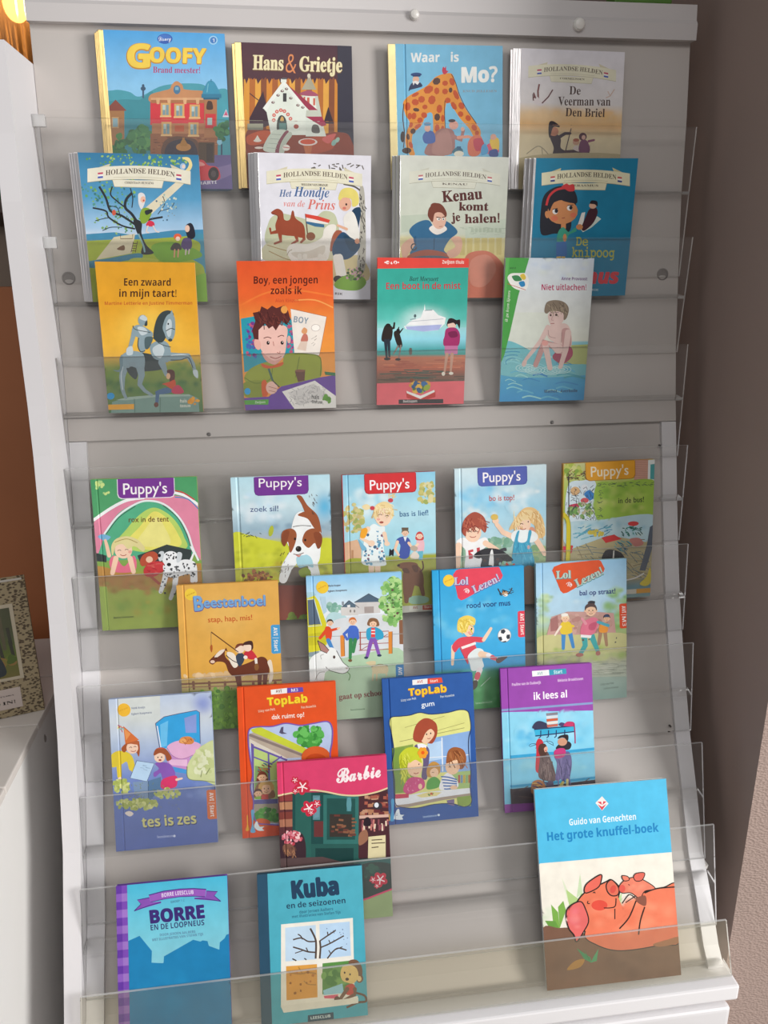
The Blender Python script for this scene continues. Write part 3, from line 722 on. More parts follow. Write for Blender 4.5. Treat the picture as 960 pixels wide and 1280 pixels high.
def art_hans(a):
    a.full((0, '4a2433'), (.3, '5c2c34'), (1, '6a3230'))
    cs = ['e09a34', 'b86a26', 'e8a842', '8a4a28', 'd88a2c', 'a85c28']
    for i in range(17):
        x = 140+i*40; a.P(cs[i % 6], x, 330, x+26, 300, x+42, 330, x+52, 760, x-4, 760)
    for i in range(17):
        x = 140+i*40; a.P('4e2733', x-8, 200, x+44, 200, x+40, 300+(i % 3)*14, x+18, 360-(i % 2)*30, x, 300)
    a.R('2e2c3e', 800, 80, 940, 1120)
    a.P('3c2230', 180, 600, 230, 500, 275, 410, 300, 520, 350, 640, 180, 700); a.P('33202c', 700, 640, 735, 520, 775, 640)
    a.LS('3c2230', 6, 180, 425, 230, 465, 280, 500)
    a.S('8a3a24', 150, 720, 260, 680, 420, 690, 640, 720, 800, 700, 900, 760, 930, 1120, 150, 1120)
    a.S('c4552c', 160, 730, 260, 690, 330, 700, 300, 770, 180, 790); a.S('b04a2a', 560, 760, 700, 720, 780, 740, 760, 820, 600, 850)
    a.R('a8a890', 165, 640, 275, 682); a.R('8a8c7c', 165, 668, 275, 684)
    # tower and house
    a.P('c9cfc0', 545, 440, 660, 440, 690, 600, 560, 600); a.P('e8eadc', 555, 445, 640, 445, 655, 560, 565, 560); a.S('a8506a', 530, 430, 600, 405, 665, 440, 600, 445)
    a.P('b0a890', 585, 330, 600, 290, 620, 340, 650, 400, 545, 400); a.E('d8d0b8', 598, 302, 12, 16); a.R('d0604a', 585, 455, 602, 500); a.R('d0604a', 628, 460, 642, 510); a.R('d0604a', 560, 450, 572, 480)
    a.P('e6ece0', 275, 530, 420, 340, 590, 540, 575, 720, 330, 720, 300, 560)
    a.P('a02c4a', 430, 350, 660, 545, 600, 545, 440, 385); a.P('c8ccbc', 580, 545, 660, 550, 670, 600, 575, 590)
    a.P('f0f2ea', 272, 532, 410, 348, 425, 340, 590, 540, 570, 545, 420, 375, 300, 545)
    a.P('dfe6da', 575, 590, 690, 620, 720, 730, 575, 730); a.P('a43050', 575, 590, 690, 590, 722, 650, 690, 660); a.S('5c5a56', 620, 700, 622, 655, 645, 645, 668, 660, 672, 705)
    a.R('e8ece2', 400, 325, 440, 350); a.R('54585c', 408, 316, 442, 328); a.R('3c3a3c', 415, 425, 440, 485)
    for x, y in ((440, 395), (380, 440), (345, 490), (470, 460), (520, 510), (555, 525), (410, 410)): a.E('6c4a4a', x, y, 12, 9); a.E('f0e8e0', x+2, y-2, 5, 4)
    for x, y in ((350, 615), (352, 580), (372, 555), (400, 545), (425, 552), (450, 575), (468, 605)): a.E('d4685c', x, y, 13, 13); a.E('f2d0c4', x, y, 5, 5)
    a.S('3e4440', 375, 690, 378, 610, 405, 580, 435, 610, 440, 690); a.S('d8a860', 395, 620, 405, 590, 418, 598, 420, 622); a.R('5f8a84', 388, 635, 438, 690); a.E('a84a3c', 508, 660, 18, 16)
    a.S('d2dccc', 350, 690, 440, 690, 400, 770, 370, 840, 280, 830, 290, 770); a.S('8a4a58', 430, 695, 455, 700, 400, 770, 385, 850, 360, 840, 380, 770); a.S('c0c8b8', 455, 700, 480, 720, 440, 780, 420, 850, 388, 850, 402, 775)
    for k in range(4): a.L('a8b4a8', 4, 300+k*12, 810-k*32, 372+k*10, 815-k*32)
    a.E('e8dcd0', 235, 760, 28, 10); a.P('e8e4d4', 212, 760, 235, 720, 258, 760); a.E('f0e8dc', 438, 810, 26, 22); a.L('c04a4a', 5, 415, 805, 462, 812); a.E('eadcd0', 245, 810, 30, 8)
    a.E('e9dcd4', 590, 770, 68, 26); a.E('d2502e', 590, 768, 54, 19); a.P('c06a3c', 560, 795, 622, 795, 610, 860, 575, 860)
    a.E('8ab4a8', 775, 775, 16, 24, 30); a.E('9fc4b4', 800, 755, 14, 20, 30); a.S('d0605a', 690, 750, 740, 720, 790, 715, 740, 780); a.R('6a3a30', 300, 860, 900, 1120)
    for c, o, d in (('7a5a3c', .05, 3), ('f2e6b8', .02, 0)):
        a.T('Hans', c, 204, 258+d, 416, 262+d, 100, 'serif', o); a.T('Grietje', c, 532, 268+d, 830, 276+d, 100, 'serif', o)
    a.T('&', 'e08a54', 430, 275, 505, 285, 120, 'ital')
def art_mo(a):
    a.full((0, '7cc0e2'), (1, '86c8e6'))
    o1, o2 = 'e9983e', 'c8562c'
    a.S(o1, 165, 500, 200, 450, 270, 410, 340, 370, 400, 310, 470, 285, 520, 290, 545, 350, 570, 440, 620, 540, 690, 640, 730, 700, 725, 760, 690, 760, 650, 690, 580, 610, 520, 520, 490, 480, 470, 560, 475, 680, 470, 880, 395, 880, 385, 640, 375, 570, 335, 580, 300, 660, 240, 720, 235, 800, 255, 870, 215, 870, 185, 780, 195, 700, 215, 640, 185, 580)
    spots = [(200, 520, 22, 32, 0), (255, 490, 28, 24, 20), (300, 470, 26, 26, 10), (350, 400, 38, 28, -30), (408, 340, 30, 26, -30), (470, 355, 22, 20, 0), (520, 345, 20, 30, -20), (375, 475, 28, 34, 10), (410, 410, 20, 26, 0), (470, 415, 22, 22, 0), (510, 405, 14, 20, 0), (430, 540, 22, 32, 5), (550, 440, 18, 40, -25), (590, 520, 22, 28, -30), (535, 520, 18, 34, -30), (490, 480, 22, 22, 0), (262, 545, 24, 14, 10), (320, 585, 24, 22, 40), (245, 590, 20, 26, 10), (215, 590, 16, 26, 0), (290, 620, 22, 20, -30), (325, 525, 20, 18, 0), (415, 600, 22, 28, 0), (455, 610, 14, 28, 0), (585, 580, 20, 22, -35), (640, 610, 20, 24, -35), (225, 655, 14, 22, 20), (275, 665, 28, 16, -30), (240, 700, 20, 22, 20), (415, 680, 18, 30, 0), (455, 690, 13, 30, 0), (685, 680, 20, 26, -30), (705, 720, 16, 20, 0), (255, 435, 30, 14, -25), (205, 740, 12, 24, -10), (225, 800, 14, 26, -20), (430, 770, 16, 34, 0)]
    for i, (x, y, rx, ry, r) in enumerate(spots): a.E('5c4038' if i % 6 == 4 else o2, x, y, rx, ry, r, 7)
    a.LS('5a3428', 5, 515, 290, 545, 350, 575, 440, 625, 540, 700, 650); a.LS('5a3428', 5, 470, 480, 468, 560, 475, 700); a.LS('5a3428', 7, 172, 500, 165, 600, 178, 720, 172, 820); a.E('3a2c2c', 165, 740, 16, 40); a.E('4a3630', 195, 840, 34, 22)
    # captain on its back, bird
    a.S('2f3a5c', 205, 410, 215, 370, 240, 345, 285, 345, 305, 375, 260, 390, 220, 400); a.E('e8b8a0', 258, 325, 24, 24); a.P('f2f0ee', 232, 340, 258, 335, 285, 345, 270, 365, 250, 350, 240, 368); a.E('2c4a82', 260, 290, 40, 14); a.R('24386a', 235, 292, 290, 305)
    a.S('c83a54', 447, 262, 455, 235, 465, 245, 475, 232, 478, 262, 492, 268, 470, 290, 455, 285)
    # crowd
    a.S('a87a76', 330, 870, 370, 760, 430, 690, 520, 690, 545, 760, 520, 870); a.S('b88a82', 380, 860, 420, 720, 500, 700, 520, 860); a.E('e4a898', 535, 660, 34, 32); a.E('5a4a4c', 522, 628, 26, 12); a.limb('b07e78', 34, 24, 530, 740, 590, 770, 605, 700); a.E('eab8a4', 600, 690, 14, 16)
    a.S('4a6ab0', 310, 740, 340, 700, 390, 710, 400, 780, 330, 790); a.E('eab8a4', 345, 680, 22, 26); a.E('5a90b8', 345, 650, 26, 14)
    a.limb('e6a088', 24, 18, 570, 750, 640, 745, 700, 760); a.S('e07a5c', 640, 790, 680, 740, 730, 740, 750, 800, 720, 880, 650, 880); a.S('c84a5c', 680, 770, 740, 760, 760, 830, 700, 850)
    a.S('e8607a', 740, 860, 790, 800, 850, 790, 860, 870); a.S('f0c850', 800, 770, 860, 760, 865, 840, 820, 840); a.S('5aa8d8', 740, 820, 770, 800, 790, 860, 740, 880); a.E('e8b09a', 825, 750, 22, 22); a.S('4a5c9c', 800, 850, 850, 840, 860, 890, 800, 890)
    a.S('4a7a8c', 525, 860, 560, 820, 600, 835, 595, 870); a.E('f0ead8', 575, 870, 36, 22); a.R('3c6a8c', 560, 815, 590, 840)
    a.P('88b070', 60, 900, 950, 900, 950, 1150, 60, 1150)
    a.T('Waar', 'f2f4f2', 220, 200, 428, 200, 66, 'B', .015); a.T('is', 'f2f4f2', 510, 200, 566, 200, 66, 'B', .015); a.T('Mo?', 'fbfcf8', 592, 350, 846, 346, 106, 'B', .04)
    a.T('KNUD JELLESEN', '9a9aa0', 598, 422, 846, 424, 16, 'serif')
    a.hinge(.13, '5aa4cc', 'a4d8f0', .008)
def art_veerman(a):
    a.full((0, 'e6e2e8'), (.38, 'e8e2e0'), (.46, 'eccca0'), (.54, 'ecbc80'), (.62, 'ecd9b0'), (1, 'e4d8b8'))
    a.bush(['f0c488', 'eebb78', 'f0cc9c'], 520, 530, 360, 34, 40, 20, 50)
    a.banner(168, 215, 785, 250, 64, 'ebe6cc', 'c4bca0', '6a5c50', 'CORNELISSEN')
    a.L('8a5a58', 10, 210, 410, 205, 370, 230, 430, 260, 450); a.L('8a5a58', 12, 240, 440, 236, 360, 245, 310); a.S('e9dede', 200, 420, 235, 400, 262, 430, 330, 350, 300, 430, 265, 460, 230, 455); a.L('6f4a4c', 9, 265, 445, 310, 400, 340, 350); a.L('6f4a4c', 9, 205, 425, 200, 380, 222, 410)
    a.L('d8bcae', 7, 715, 412, 745, 400, 775, 352); a.L('d8bcae', 6, 745, 400, 728, 366)
    a.T('De', '54403a', 456, 385, 535, 388, 58, 'serif', -.014); a.T('Veerman van', '54403a', 378, 460, 748, 468, 60, 'serif', -.014); a.T('Den Briel', '54403a', 430, 538, 708, 548, 58, 'serif', -.014)
    a.S('3c2c3a', 345, 830, 350, 760, 325, 690, 335, 660, 375, 665, 400, 700, 400, 760, 440, 790, 430, 830); a.E('d08a6c', 350, 645, 34, 32); a.S('2c2028', 312, 640, 318, 580, 345, 572, 385, 600, 388, 615, 345, 615, 322, 690); a.limb('3c2c3a', 26, 18, 380, 690, 430, 660, 465, 660); a.L('4a3038', 7, 472, 625, 435, 780)
    a.P('4a2f3c', 425, 780, 600, 770, 608, 740, 600, 830, 420, 830); a.E('d8a88c', 508, 722, 24, 22); a.E('b05a3c', 508, 708, 22, 12); a.S('e9d8d0', 485, 770, 508, 745, 535, 760, 530, 790); a.E('5a2c3c', 555, 685, 28, 28); a.S('7a3c64', 530, 790, 540, 715, 585, 715, 605, 790); a.P('8a4064', 590, 710, 640, 702, 640, 716, 590, 728); a.E('e0b0a0', 560, 690, 14, 16)
    a.LS('a89a80', 6, 160, 800, 230, 750, 270, 760, 320, 815); a.L('a89a80', 5, 268, 760, 272, 820); a.S('c8b890', 100, 830, 900, 830, 900, 1090, 100, 1090)
# ------------------------------------------------------------------ row 2
def art_huygens(a):
    a.full((0, '3d7fa6'), (.3, '5b9fc8'), (.5, 'a8cbe8'), (.56, 'd8e4f2'), (.57, 'd8e4f2'), (1, 'd8e4f2'))
    a.P('4a90b4', 100, 545, 330, 530, 450, 548, 700, 520, 900, 515, 900, 640, 100, 640)
    a.P('a8b83e', 100, 585, 330, 575, 520, 575, 800, 555, 900, 580, 930, 990, 100, 990)
    a.S('4a8aa4', 150, 715, 300, 690, 480, 660, 500, 690, 380, 710, 200, 750); a.S('4f94ac', 780, 560, 860, 600, 850, 680, 800, 690, 880, 740, 900, 800, 920, 560)
    a.P('e6dcc0', 720, 215, 790, 205, 560, 420, 500, 400); a.P('dcd2b2', 330, 560, 460, 540, 440, 660, 220, 700)
    a.S('7fae40', 560, 620, 680, 590, 840, 640, 860, 690, 640, 720); a.S('86b840', 820, 820, 960, 800, 960, 990, 830, 990); a.S('b8c050', 450, 690, 600, 700, 560, 730, 420, 730)
    a.bush(['4f8a78', '6aa468', '8ab860', '3f7a80', '5a9a90'], 300, 270, 170, 130, 120, 4, 10); a.bush(['5f9a58', '7fb050', 'a8c870'], 480, 90, 330, 36, 90, 4, 9); a.bush(['7fa868', '9abc78', '5c9068'], 350, 470, 150, 70, 60, 4, 9)
    t = '33363a'
    a.S(t, 450, 455, 500, 470, 500, 540, 530, 610, 575, 660, 500, 665, 505, 600, 470, 530); a.LS('8ab0b4', 10, 480, 540, 510, 610, 520, 655)
    for w, p in ((16, (480, 480, 440, 420, 400, 380, 405, 330, 440, 290)), (13, (470, 490, 380, 430, 310, 400, 280, 320, 240, 250)), (10, (460, 510, 380, 490, 300, 440, 280, 400, 200, 380)), (8, (400, 380, 350, 340, 310, 300, 320, 250)), (12, (490, 470, 560, 450, 630, 438)), (6, (440, 380, 445, 320, 430, 260)), (5, (300, 440, 250, 450, 215, 460)), (5, (370, 440, 350, 380, 300, 370)), (5, (380, 500, 310, 500, 260, 520)), (5, (600, 420, 640, 360, 630, 310)), (4, (620, 400, 680, 380, 700, 350))): a.LS(t, w, *p)
    a.bush(['c8d8cc', 'e4e0c8', '9fbcb4'], 660, 350, 60, 60, 26, 4, 8); a.dots(['54748c', '8a9a9c'], 14, 560, 290, 720, 460, 3, 6)
    # scientist in the tree
    a.S('e8e4e4', 478, 320, 480, 295, 500, 288, 520, 305, 520, 345, 500, 390, 482, 360); a.E('f0c0a8', 508, 330, 16, 20); a.E('cf5a50', 512, 336, 6, 6); a.S('8aa83c', 488, 430, 505, 385, 545, 385, 560, 420, 530, 470, 500, 475); a.S('353a3c', 520, 400, 560, 390, 565, 405, 530, 425); a.S('d83a54', 528, 490, 545, 460, 575, 470, 575, 495); a.LS('e8d8d0', 8, 540, 490, 530, 525, 545, 535); a.LS('e8d8d0', 8, 570, 490, 590, 525, 610, 530)
    a.E('d0604a', 330, 410, 12, 18); a.L('5a3a30', 4, 450, 590, 435, 655); a.L('5a3a30', 4, 475, 585, 462, 655)
    for k in range(4): a.L('5a3a30', 4, 448-k*4, 600+k*15, 472-k*4, 600+k*15)
    a.L('6a5040', 4, 370, 545, 370, 570, 445, 570, 445, 545); a.S('7a5a40', 350, 630, 390, 610, 395, 640, 360, 640)
    # two onlookers
    a.E('e86a48', 722, 560, 24, 20); a.E('f4d8c8', 724, 572, 14, 14); a.S('4c4644', 680, 640, 700, 600, 735, 605, 745, 640); a.limb('e0a080', 9, 8, 705, 640, 702, 685); a.limb('e0a080', 9, 8, 728, 640, 725, 685)
    a.S('2c2c38', 770, 500, 800, 475, 822, 500, 830, 560, 790, 575); a.E('eec8b4', 782, 510, 15, 22); a.S('5c4a78', 745, 620, 760, 570, 805, 575, 810, 625, 780, 645); a.limb('d8c8c0', 9, 8, 775, 640, 772, 670); a.limb('d8c8c0', 9, 8, 795, 640, 792, 665)
    a.S('f0dc9c', 745, 75, 790, 75, 810, 120, 790, 160, 755, 170, 785, 130, 785, 100); a.E('a8c8e8', 752, 128, 18, 20); a.E('f0d8c8', 756, 128, 10, 12)
    a.banner(168, 175, 800, 190, 66, 'ebe6d2', 'b8b090', '5a4c44', 'CHRISTIAAN HUYGENS')
    a.hinge(0.0, 'b4acaa', None, .03)
def art_hondje(a):
    a.full((0, 'e6e4ec'), (1, 'e8e8f0'))
    a.S('c4c8a8', 190, 500, 260, 440, 380, 460, 480, 480, 560, 420, 640, 460, 620, 640, 200, 660); a.S('d6d2b0', 175, 640, 400, 600, 620, 650, 640, 760, 180, 760); a.S('d8c898', 170, 760, 640, 740, 800, 720, 820, 900, 170, 900)
    a.LS('a88a58', 5, 180, 650, 320, 690, 560, 740); a.LS('a88a58', 5, 190, 690, 300, 740, 400, 760)
    # camel
    c = '9c4c34'
    a.S(c, 210, 430, 250, 408, 285, 430, 295, 480, 330, 480, 345, 425, 358, 425, 370, 470, 420, 510, 432, 570, 415, 600, 360, 590, 300, 585, 250, 570, 235, 520, 250, 460, 215, 445)
    for p in ((250, 560, 205, 570, 200, 540), (265, 575, 270, 625, 230, 640), (370, 580, 380, 620, 345, 640), (420, 570, 425, 610, 405, 630)): a.limb(c, 26, 14, *p)
    a.LS('6a2c20', 4, 215, 440, 250, 455, 260, 480)
    a.L('6a4a3c', 7, 435, 440, 450, 590); a.P('d84a3c', 432, 440, 520, 455, 600, 480, 590, 500, 500, 478, 440, 470); a.P('ece6e0', 440, 465, 500, 478, 590, 500, 580, 508, 500, 500, 440, 490); a.P('3f6f94', 440, 490, 500, 500, 560, 510, 560, 530, 500, 525, 442, 505)
    # lamb
    a.S('ece6dc', 310, 680, 350, 640, 450, 640, 540, 600, 560, 540, 600, 510, 640, 520, 625, 590, 600, 680, 560, 760, 380, 770, 330, 740); a.S('d8cfc0', 340, 700, 450, 690, 560, 650, 540, 720, 400, 740); a.LS('b0a490', 5, 310, 720, 325, 690, 345, 680); a.E('8a5c48', 470, 590, 30, 28); a.S('a86048', 610, 600, 640, 550, 680, 560, 660, 640, 600, 690)
    for x in (395, 430, 530, 560): a.limb('e6e0d4', 30, 22, x, 720, x+5, 830)
    # boy
    a.S('b8b4a8', 795, 280, 830, 300, 835, 780, 780, 800, 800, 500); a.strokes(['54504c', '6a645c'], 44, 790, 290, 832, 790, 24, 6, 85, 30)
    a.S('24405c', 745, 420, 800, 395, 800, 470, 770, 600, 740, 540); a.S('f0ece4', 690, 460, 740, 420, 775, 470, 795, 600, 740, 600, 700, 540); a.S('2f5070', 620, 640, 680, 560, 740, 600, 800, 650, 750, 720, 690, 745, 620, 720); a.S('26465f', 690, 580, 800, 640, 740, 690)
    a.limb('f0ece4', 50, 36, 660, 730, 690, 850); a.limb('f2ece2', 46, 34, 640, 730, 655, 850); a.E('2c2a2c', 690, 880, 38, 26); a.E('2c2a2c', 650, 875, 30, 24); a.limb('e8b496', 18, 15, 710, 540, 650, 515); a.E('d89878', 780, 620, 16, 18)
    a.E('eab49a', 700, 370, 42, 50); a.S('e8d878', 655, 330, 680, 275, 740, 265, 785, 300, 790, 370, 750, 390, 740, 340, 690, 330, 665, 350); a.E('3a2a2a', 708, 375, 6, 8); a.E('d87a6c', 695, 400, 12, 9)
    a.S('7fae3c', 630, 900, 700, 850, 800, 850, 840, 900, 780, 950, 650, 940); a.bush(['54703c', '3f5a34', 'c8a0a8', '6a8a48'], 760, 840, 70, 40, 40, 6, 13)
    a.strokes(['5a5450', '6f6860'], 20, 460, 105, 830, 140, 26, 7, 20, 60); a.LS('5a5450', 10, 690, 240, 760, 255, 800, 280)
    a.banner(180, 195, 815, 205, 68, 'e9e4cc', 'c0b894', '6a5c50', 'WILLEM VAN ORANJE')
    a.T('Het', '4a6a9c', 262, 328, 345, 328, 46, 'ital'); a.T('Hondje', '4a6a9c', 358, 325, 594, 330, 64, 'ital'); a.T('van de', 'e0908c', 290, 392, 432, 394, 40, 'ital', -.01); a.T('Prins', 'e0786f', 448, 408, 634, 412, 64, 'ital')
    a.T('RIK', '3a3436', 630, 980, 680, 982, 15, 'B'); a.hinge(0.0, '8a807e', None, .035)
def art_kenau(a):
    a.full((0, 'd8dad0'), (.55, 'd0d6c4'), (.58, 'd8cfa0'), (.7, 'e6d890'), (1, 'e0cc90'))
    a.P('c2ccba', 150, 480, 330, 470, 360, 560, 150, 600); a.P('c8d2c0', 600, 560, 900, 500, 880, 640, 600, 640); a.strokes(['b0bcaa', 'bcc6b2'], 26, 560, 560, 860, 620, 40, 5, 0, 6)
    for k in range(8): a.R('b4c0ac', 640+k*28, 570, 660+k*28, 600)
    for k in range(6): a.P('d4c47c', 560+k*52, 640, 600+k*52, 640, 596+k*52, 760, 562+k*52, 760)
    a.S('d8785c', 610, 760, 740, 730, 830, 780, 880, 870, 870, 1060, 600, 1070, 590, 900); a.S('e09078', 640, 800, 760, 760, 820, 860, 740, 980, 640, 960)
    a.S('e4b49c', 150, 720, 160, 680, 215, 640, 260, 660, 220, 720, 170, 790); a.S('3a6e94', 205, 590, 260, 530, 345, 515, 400, 600, 450, 520, 510, 550, 545, 600, 490, 650, 450, 720, 460, 760, 220, 760, 250, 670); a.S('2f5f84', 235, 640, 255, 625, 250, 690); a.L('2c5474', 7, 382, 640, 376, 790)
    a.S('a85c48', 215, 750, 330, 720, 460, 745, 465, 790, 210, 790); a.S('5c6c78', 200, 780, 480, 775, 490, 900, 190, 900); a.S('e4b49c', 500, 640, 560, 630, 580, 680, 560, 750, 500, 780, 470, 740, 530, 700)
    a.A('4a4a50', 9, 238, 700, 18, 22, 0, 330)
    a.S('f2e9e0', 345, 575, 380, 545, 440, 545, 470, 580, 400, 615); a.E('e6b8a2', 415, 510, 50, 66); a.S('7c4436', 335, 470, 350, 420, 400, 393, 440, 410, 468, 460, 462, 490, 430, 460, 385, 465, 370, 525, 345, 500); a.E('7c4436', 385, 410, 30, 20); a.E('f4efe8', 412, 505, 13, 10); a.E('f4efe8', 446, 505, 11, 9); a.E('2a2424', 415, 506, 5, 5); a.E('2a2424', 446, 506, 5, 5); a.L('5a3428', 6, 395, 490, 428, 497); a.L('5a3428', 6, 436, 495, 462, 486); a.L('a86a54', 4, 415, 558, 440, 556)
    a.banner(205, 205, 845, 222, 66, 'dcdccc', 'aaa894', '6a5f58', 'KENAU', ('c87a7c', '4f66b0'), 'ccccbc')
    for c, o, d in (('5e3230', .02, 0),):
        a.T('Kenau', c, 440, 386, 720, 362, 76, 'serif', o); a.T('komt', c, 555, 444, 762, 446, 58, 'serif', o); a.T('je', c, 502, 522, 564, 518, 58, 'serif', o); a.T('halen!', c, 598, 534, 842, 530, 62, 'serif', o)
def art_knipoog(a):
    a.full((0, '1f83a8'), (1, '1a86ac'))
    a.banner(205, 205, 830, 215, 72, 'e8e2c0', 'b8ac80', '54483c', 'ERASMUS', ('d0605c', '3c4c8c'), 'd6cc9c')
    h = '22222e'
    a.S(h, 205, 600, 203, 420, 230, 320, 310, 268, 390, 268, 445, 310, 450, 390, 420, 460, 415, 560, 380, 600, 300, 600); a.R(h, 204, 470, 330, 600)
    a.E('d8905c', 355, 448, 108, 86, -6); a.E('d8905c', 245, 465, 14, 26, -10); a.limb('d8905c', 34, 34, 362, 520, 362, 560)
    a.S(h, 255, 405, 270, 330, 350, 280, 440, 310, 458, 380, 420, 385, 360, 370, 330, 355, 290, 385, 262, 440); a.LS('d83c40', 16, 240, 400, 260, 335, 310, 290, 380, 275); a.S('d83c40', 345, 270, 380, 246, 400, 256, 430, 252, 438, 295, 400, 302, 370, 285)
    for x in (303, 405): a.E('f4f0ec', x, 444 if x < 350 else 420, 20, 19); a.E(h, x+8, (440 if x < 350 else 418), 12, 15)
    a.L(h, 5, 285, 428, 320, 422); a.L(h, 5, 390, 402, 430, 398); a.E('e07a58', 298, 492, 26, 20); a.E('e07a58', 430, 470, 22, 18); a.L('a04838', 5, 350, 492, 372, 488)
    a.S('3fa488', 320, 660, 325, 590, 360, 555, 400, 590, 445, 560, 452, 585, 400, 610, 380, 660); a.P('2f6fb4', 312, 660, 385, 655, 390, 760, 312, 762); a.P('e8c050', 315, 762, 345, 760, 345, 795, 315, 795); a.P('e8c050', 350, 762, 376, 762, 374, 795, 350, 795); a.E('d8905c', 372, 630, 13, 28)
    a.P('d8e4d8', 600, 480, 628, 500, 560, 560, 500, 592, 480, 570); a.P('f0ece4', 490, 455, 515, 450, 500, 540, 462, 545); a.S('4a2430', 490, 560, 520, 480, 545, 430, 590, 420, 602, 460, 570, 530, 510, 582); a.E('e8b89c', 568, 405, 26, 22); a.S(h, 548, 390, 560, 368, 598, 375, 600, 410, 580, 395); a.E('d8905c', 475, 555, 24, 20)
    a.T('De', 'c8c84e', 452, 685, 534, 688, 58, 'mono', .02); a.T('knipoog', 'c8c84e', 424, 765, 722, 772, 62, 'mono', .02); a.T('Erasmus', 'e23c48', 200, 950, 752, 952, 96, 'BI', .05); a.T('RIK', 'c8e0e8', 566, 1005, 612, 1006, 15, 'B'); a.hinge(0.0, 'ddd8d4', None, .02)
# ------------------------------------------------------------------ row 3
def art_zwaard(a):
    a.full((0, 'dfa02e'), (.25, 'e6a42c'), (.55, 'f0b840'), (.62, 'e8b44a'), (.7, '8a9a48'), (1, '4f7a4c'))
    a.RG('f6cc58', 'eaac34', 470, 560, 340, 260)
    a.bush(['6f8f48', '56803f', '849c48', '7a9440'], 250, 930, 130, 50, 30, 24, 46); a.bush(['6f8f48', '56803f', '8a9c4a', '7c9a44'], 760, 900, 150, 60, 34, 24, 46); a.bush(['3f6c40', '4a7844', '5c8644'], 500, 1010, 380, 60, 60, 22, 40)
    a.P('7f9f94', 190, 1130, 300, 1100, 520, 1085, 800, 1090, 860, 1120, 870, 1230, 180, 1240); a.P('a4bcae', 220, 1115, 320, 1095, 560, 1080, 790, 1085, 800, 1100, 520, 1100, 300, 1120); a.L('54786c', 6, 360, 1110, 365, 1230); a.L('54786c', 6, 560, 1105, 560, 1230)
    b, d, h = '8fa4ac', '3f4a4c', 'c8d4d8'
    # horse statue
    a.S(d, 260, 800, 300, 750, 450, 760, 560, 800, 600, 860, 560, 890, 420, 900, 330, 890, 270, 900); a.S(b, 250, 830, 265, 770, 330, 740, 420, 760, 440, 830, 420, 890, 330, 860, 290, 920, 265, 900); a.S(b, 480, 700, 560, 660, 620, 690, 640, 760, 620, 830, 560, 820, 500, 790); a.S(h, 500, 720, 560, 690, 590, 740, 560, 800, 510, 770)
    for w0, w1, p in ((64, 30, (285, 850, 265, 940, 268, 1030)), (30, 22, (268, 1030, 280, 1070, 295, 1100)), (66, 34, (400, 850, 415, 930, 400, 1000)), (32, 20, (400, 1000, 440, 1050, 495, 1085)), (70, 40, (630, 790, 700, 790, 775, 785)), (38, 22, (775, 785, 815, 850, 838, 930)), (56, 26, (570, 830, 590, 880, 605, 930))): a.limb(b, w0, w1, *p)
    a.S(d, 300, 870, 380, 900, 370, 960, 320, 920); a.S(h, 815, 900, 850, 900, 855, 960, 825, 940); a.LS(h, 8, 270, 860, 258, 930, 270, 1040); a.LS(h, 8, 640, 780, 720, 775, 780, 785); a.LS(d, 6, 640, 815, 720, 815, 780, 800, 815, 880)
    a.S(d, 505, 640, 520, 520, 560, 450, 620, 430, 660, 460, 640, 520, 600, 640, 560, 680); a.S(b, 575, 560, 600, 480, 640, 455, 668, 490, 672, 600, 650, 660, 610, 655, 590, 610); a.S(h, 600, 560, 620, 500, 645, 520, 640, 620, 615, 630); a.P(b, 630, 460, 645, 425, 658, 465); a.E(d, 635, 660, 16, 12); a.E('202828', 618, 535, 6, 8); a.LS(d, 6, 600, 590, 640, 570, 670, 580); a.LS(d, 5, 500, 640, 560, 690, 640, 715)
    a.S('7a929a', 195, 885, 245, 880, 245, 800, 265, 770, 270, 850, 250, 900)
    # rider
    a.S(b, 345, 560, 400, 540, 470, 580, 500, 610, 480, 650, 400, 640, 360, 620); a.S(h, 380, 560, 430, 560, 460, 600, 410, 620); a.limb(b, 40, 28, 360, 570, 345, 640, 325, 710); a.E(b, 420, 505, 36, 42); a.S(h, 395, 490, 420, 465, 455, 490, 440, 510); a.S(d, 440, 520, 455, 510, 455, 545, 435, 548); a.S(b, 385, 640, 440, 640, 440, 740, 400, 745); a.S('54686c', 440, 640, 500, 640, 470, 720, 440, 720); a.S(h, 300, 720, 340, 705, 345, 765, 300, 770); a.LS(d, 6, 390, 640, 385, 700, 405, 745, 440, 740); a.LS(d, 5, 345, 545, 365, 575, 480, 600)
    # girl
    a.S('5a3028', 610, 900, 640, 888, 672, 910, 668, 980, 635, 985, 628, 940); a.E('e8b890', 622, 940, 16, 24); a.S('d0502c', 575, 1000, 630, 985, 672, 970, 680, 1020, 650, 1040, 600, 1010); a.S('4f6f94', 520, 1060, 600, 1030, 650, 1045, 640, 1070, 560, 1080); a.limb('4f6f94', 30, 26, 540, 1070, 535, 1140); a.S('c83c5c', 650, 1045, 700, 1010, 745, 1060, 720, 1080, 660, 1075); a.E('6a3c30', 530, 1160, 18, 20)
    a.E('2f9cd8', 178, 1085, 30, 26); a.R('f0ac34', 160, 1150, 358, 1190); a.bush(['f0a828', 'e89a20'], 825, 1140, 40, 26, 12, 10, 20); a.T('huis', 'e8e8d8', 716, 1148, 768, 1148, 26, 'B'); a.T('teeuw', 'e8e8d8', 716, 1185, 800, 1185, 24, 'B')
    a.T('Een zwaard', '4a2c1c', 274, 238, 634, 240, 56, 'B'); a.T('in mijn taart!', '4a2c1c', 238, 324, 680, 326, 56, 'B'); a.T('Martine Letterie en Justine Timmerman', 'c4622c', 128, 386, 805, 386, 26, 'B')
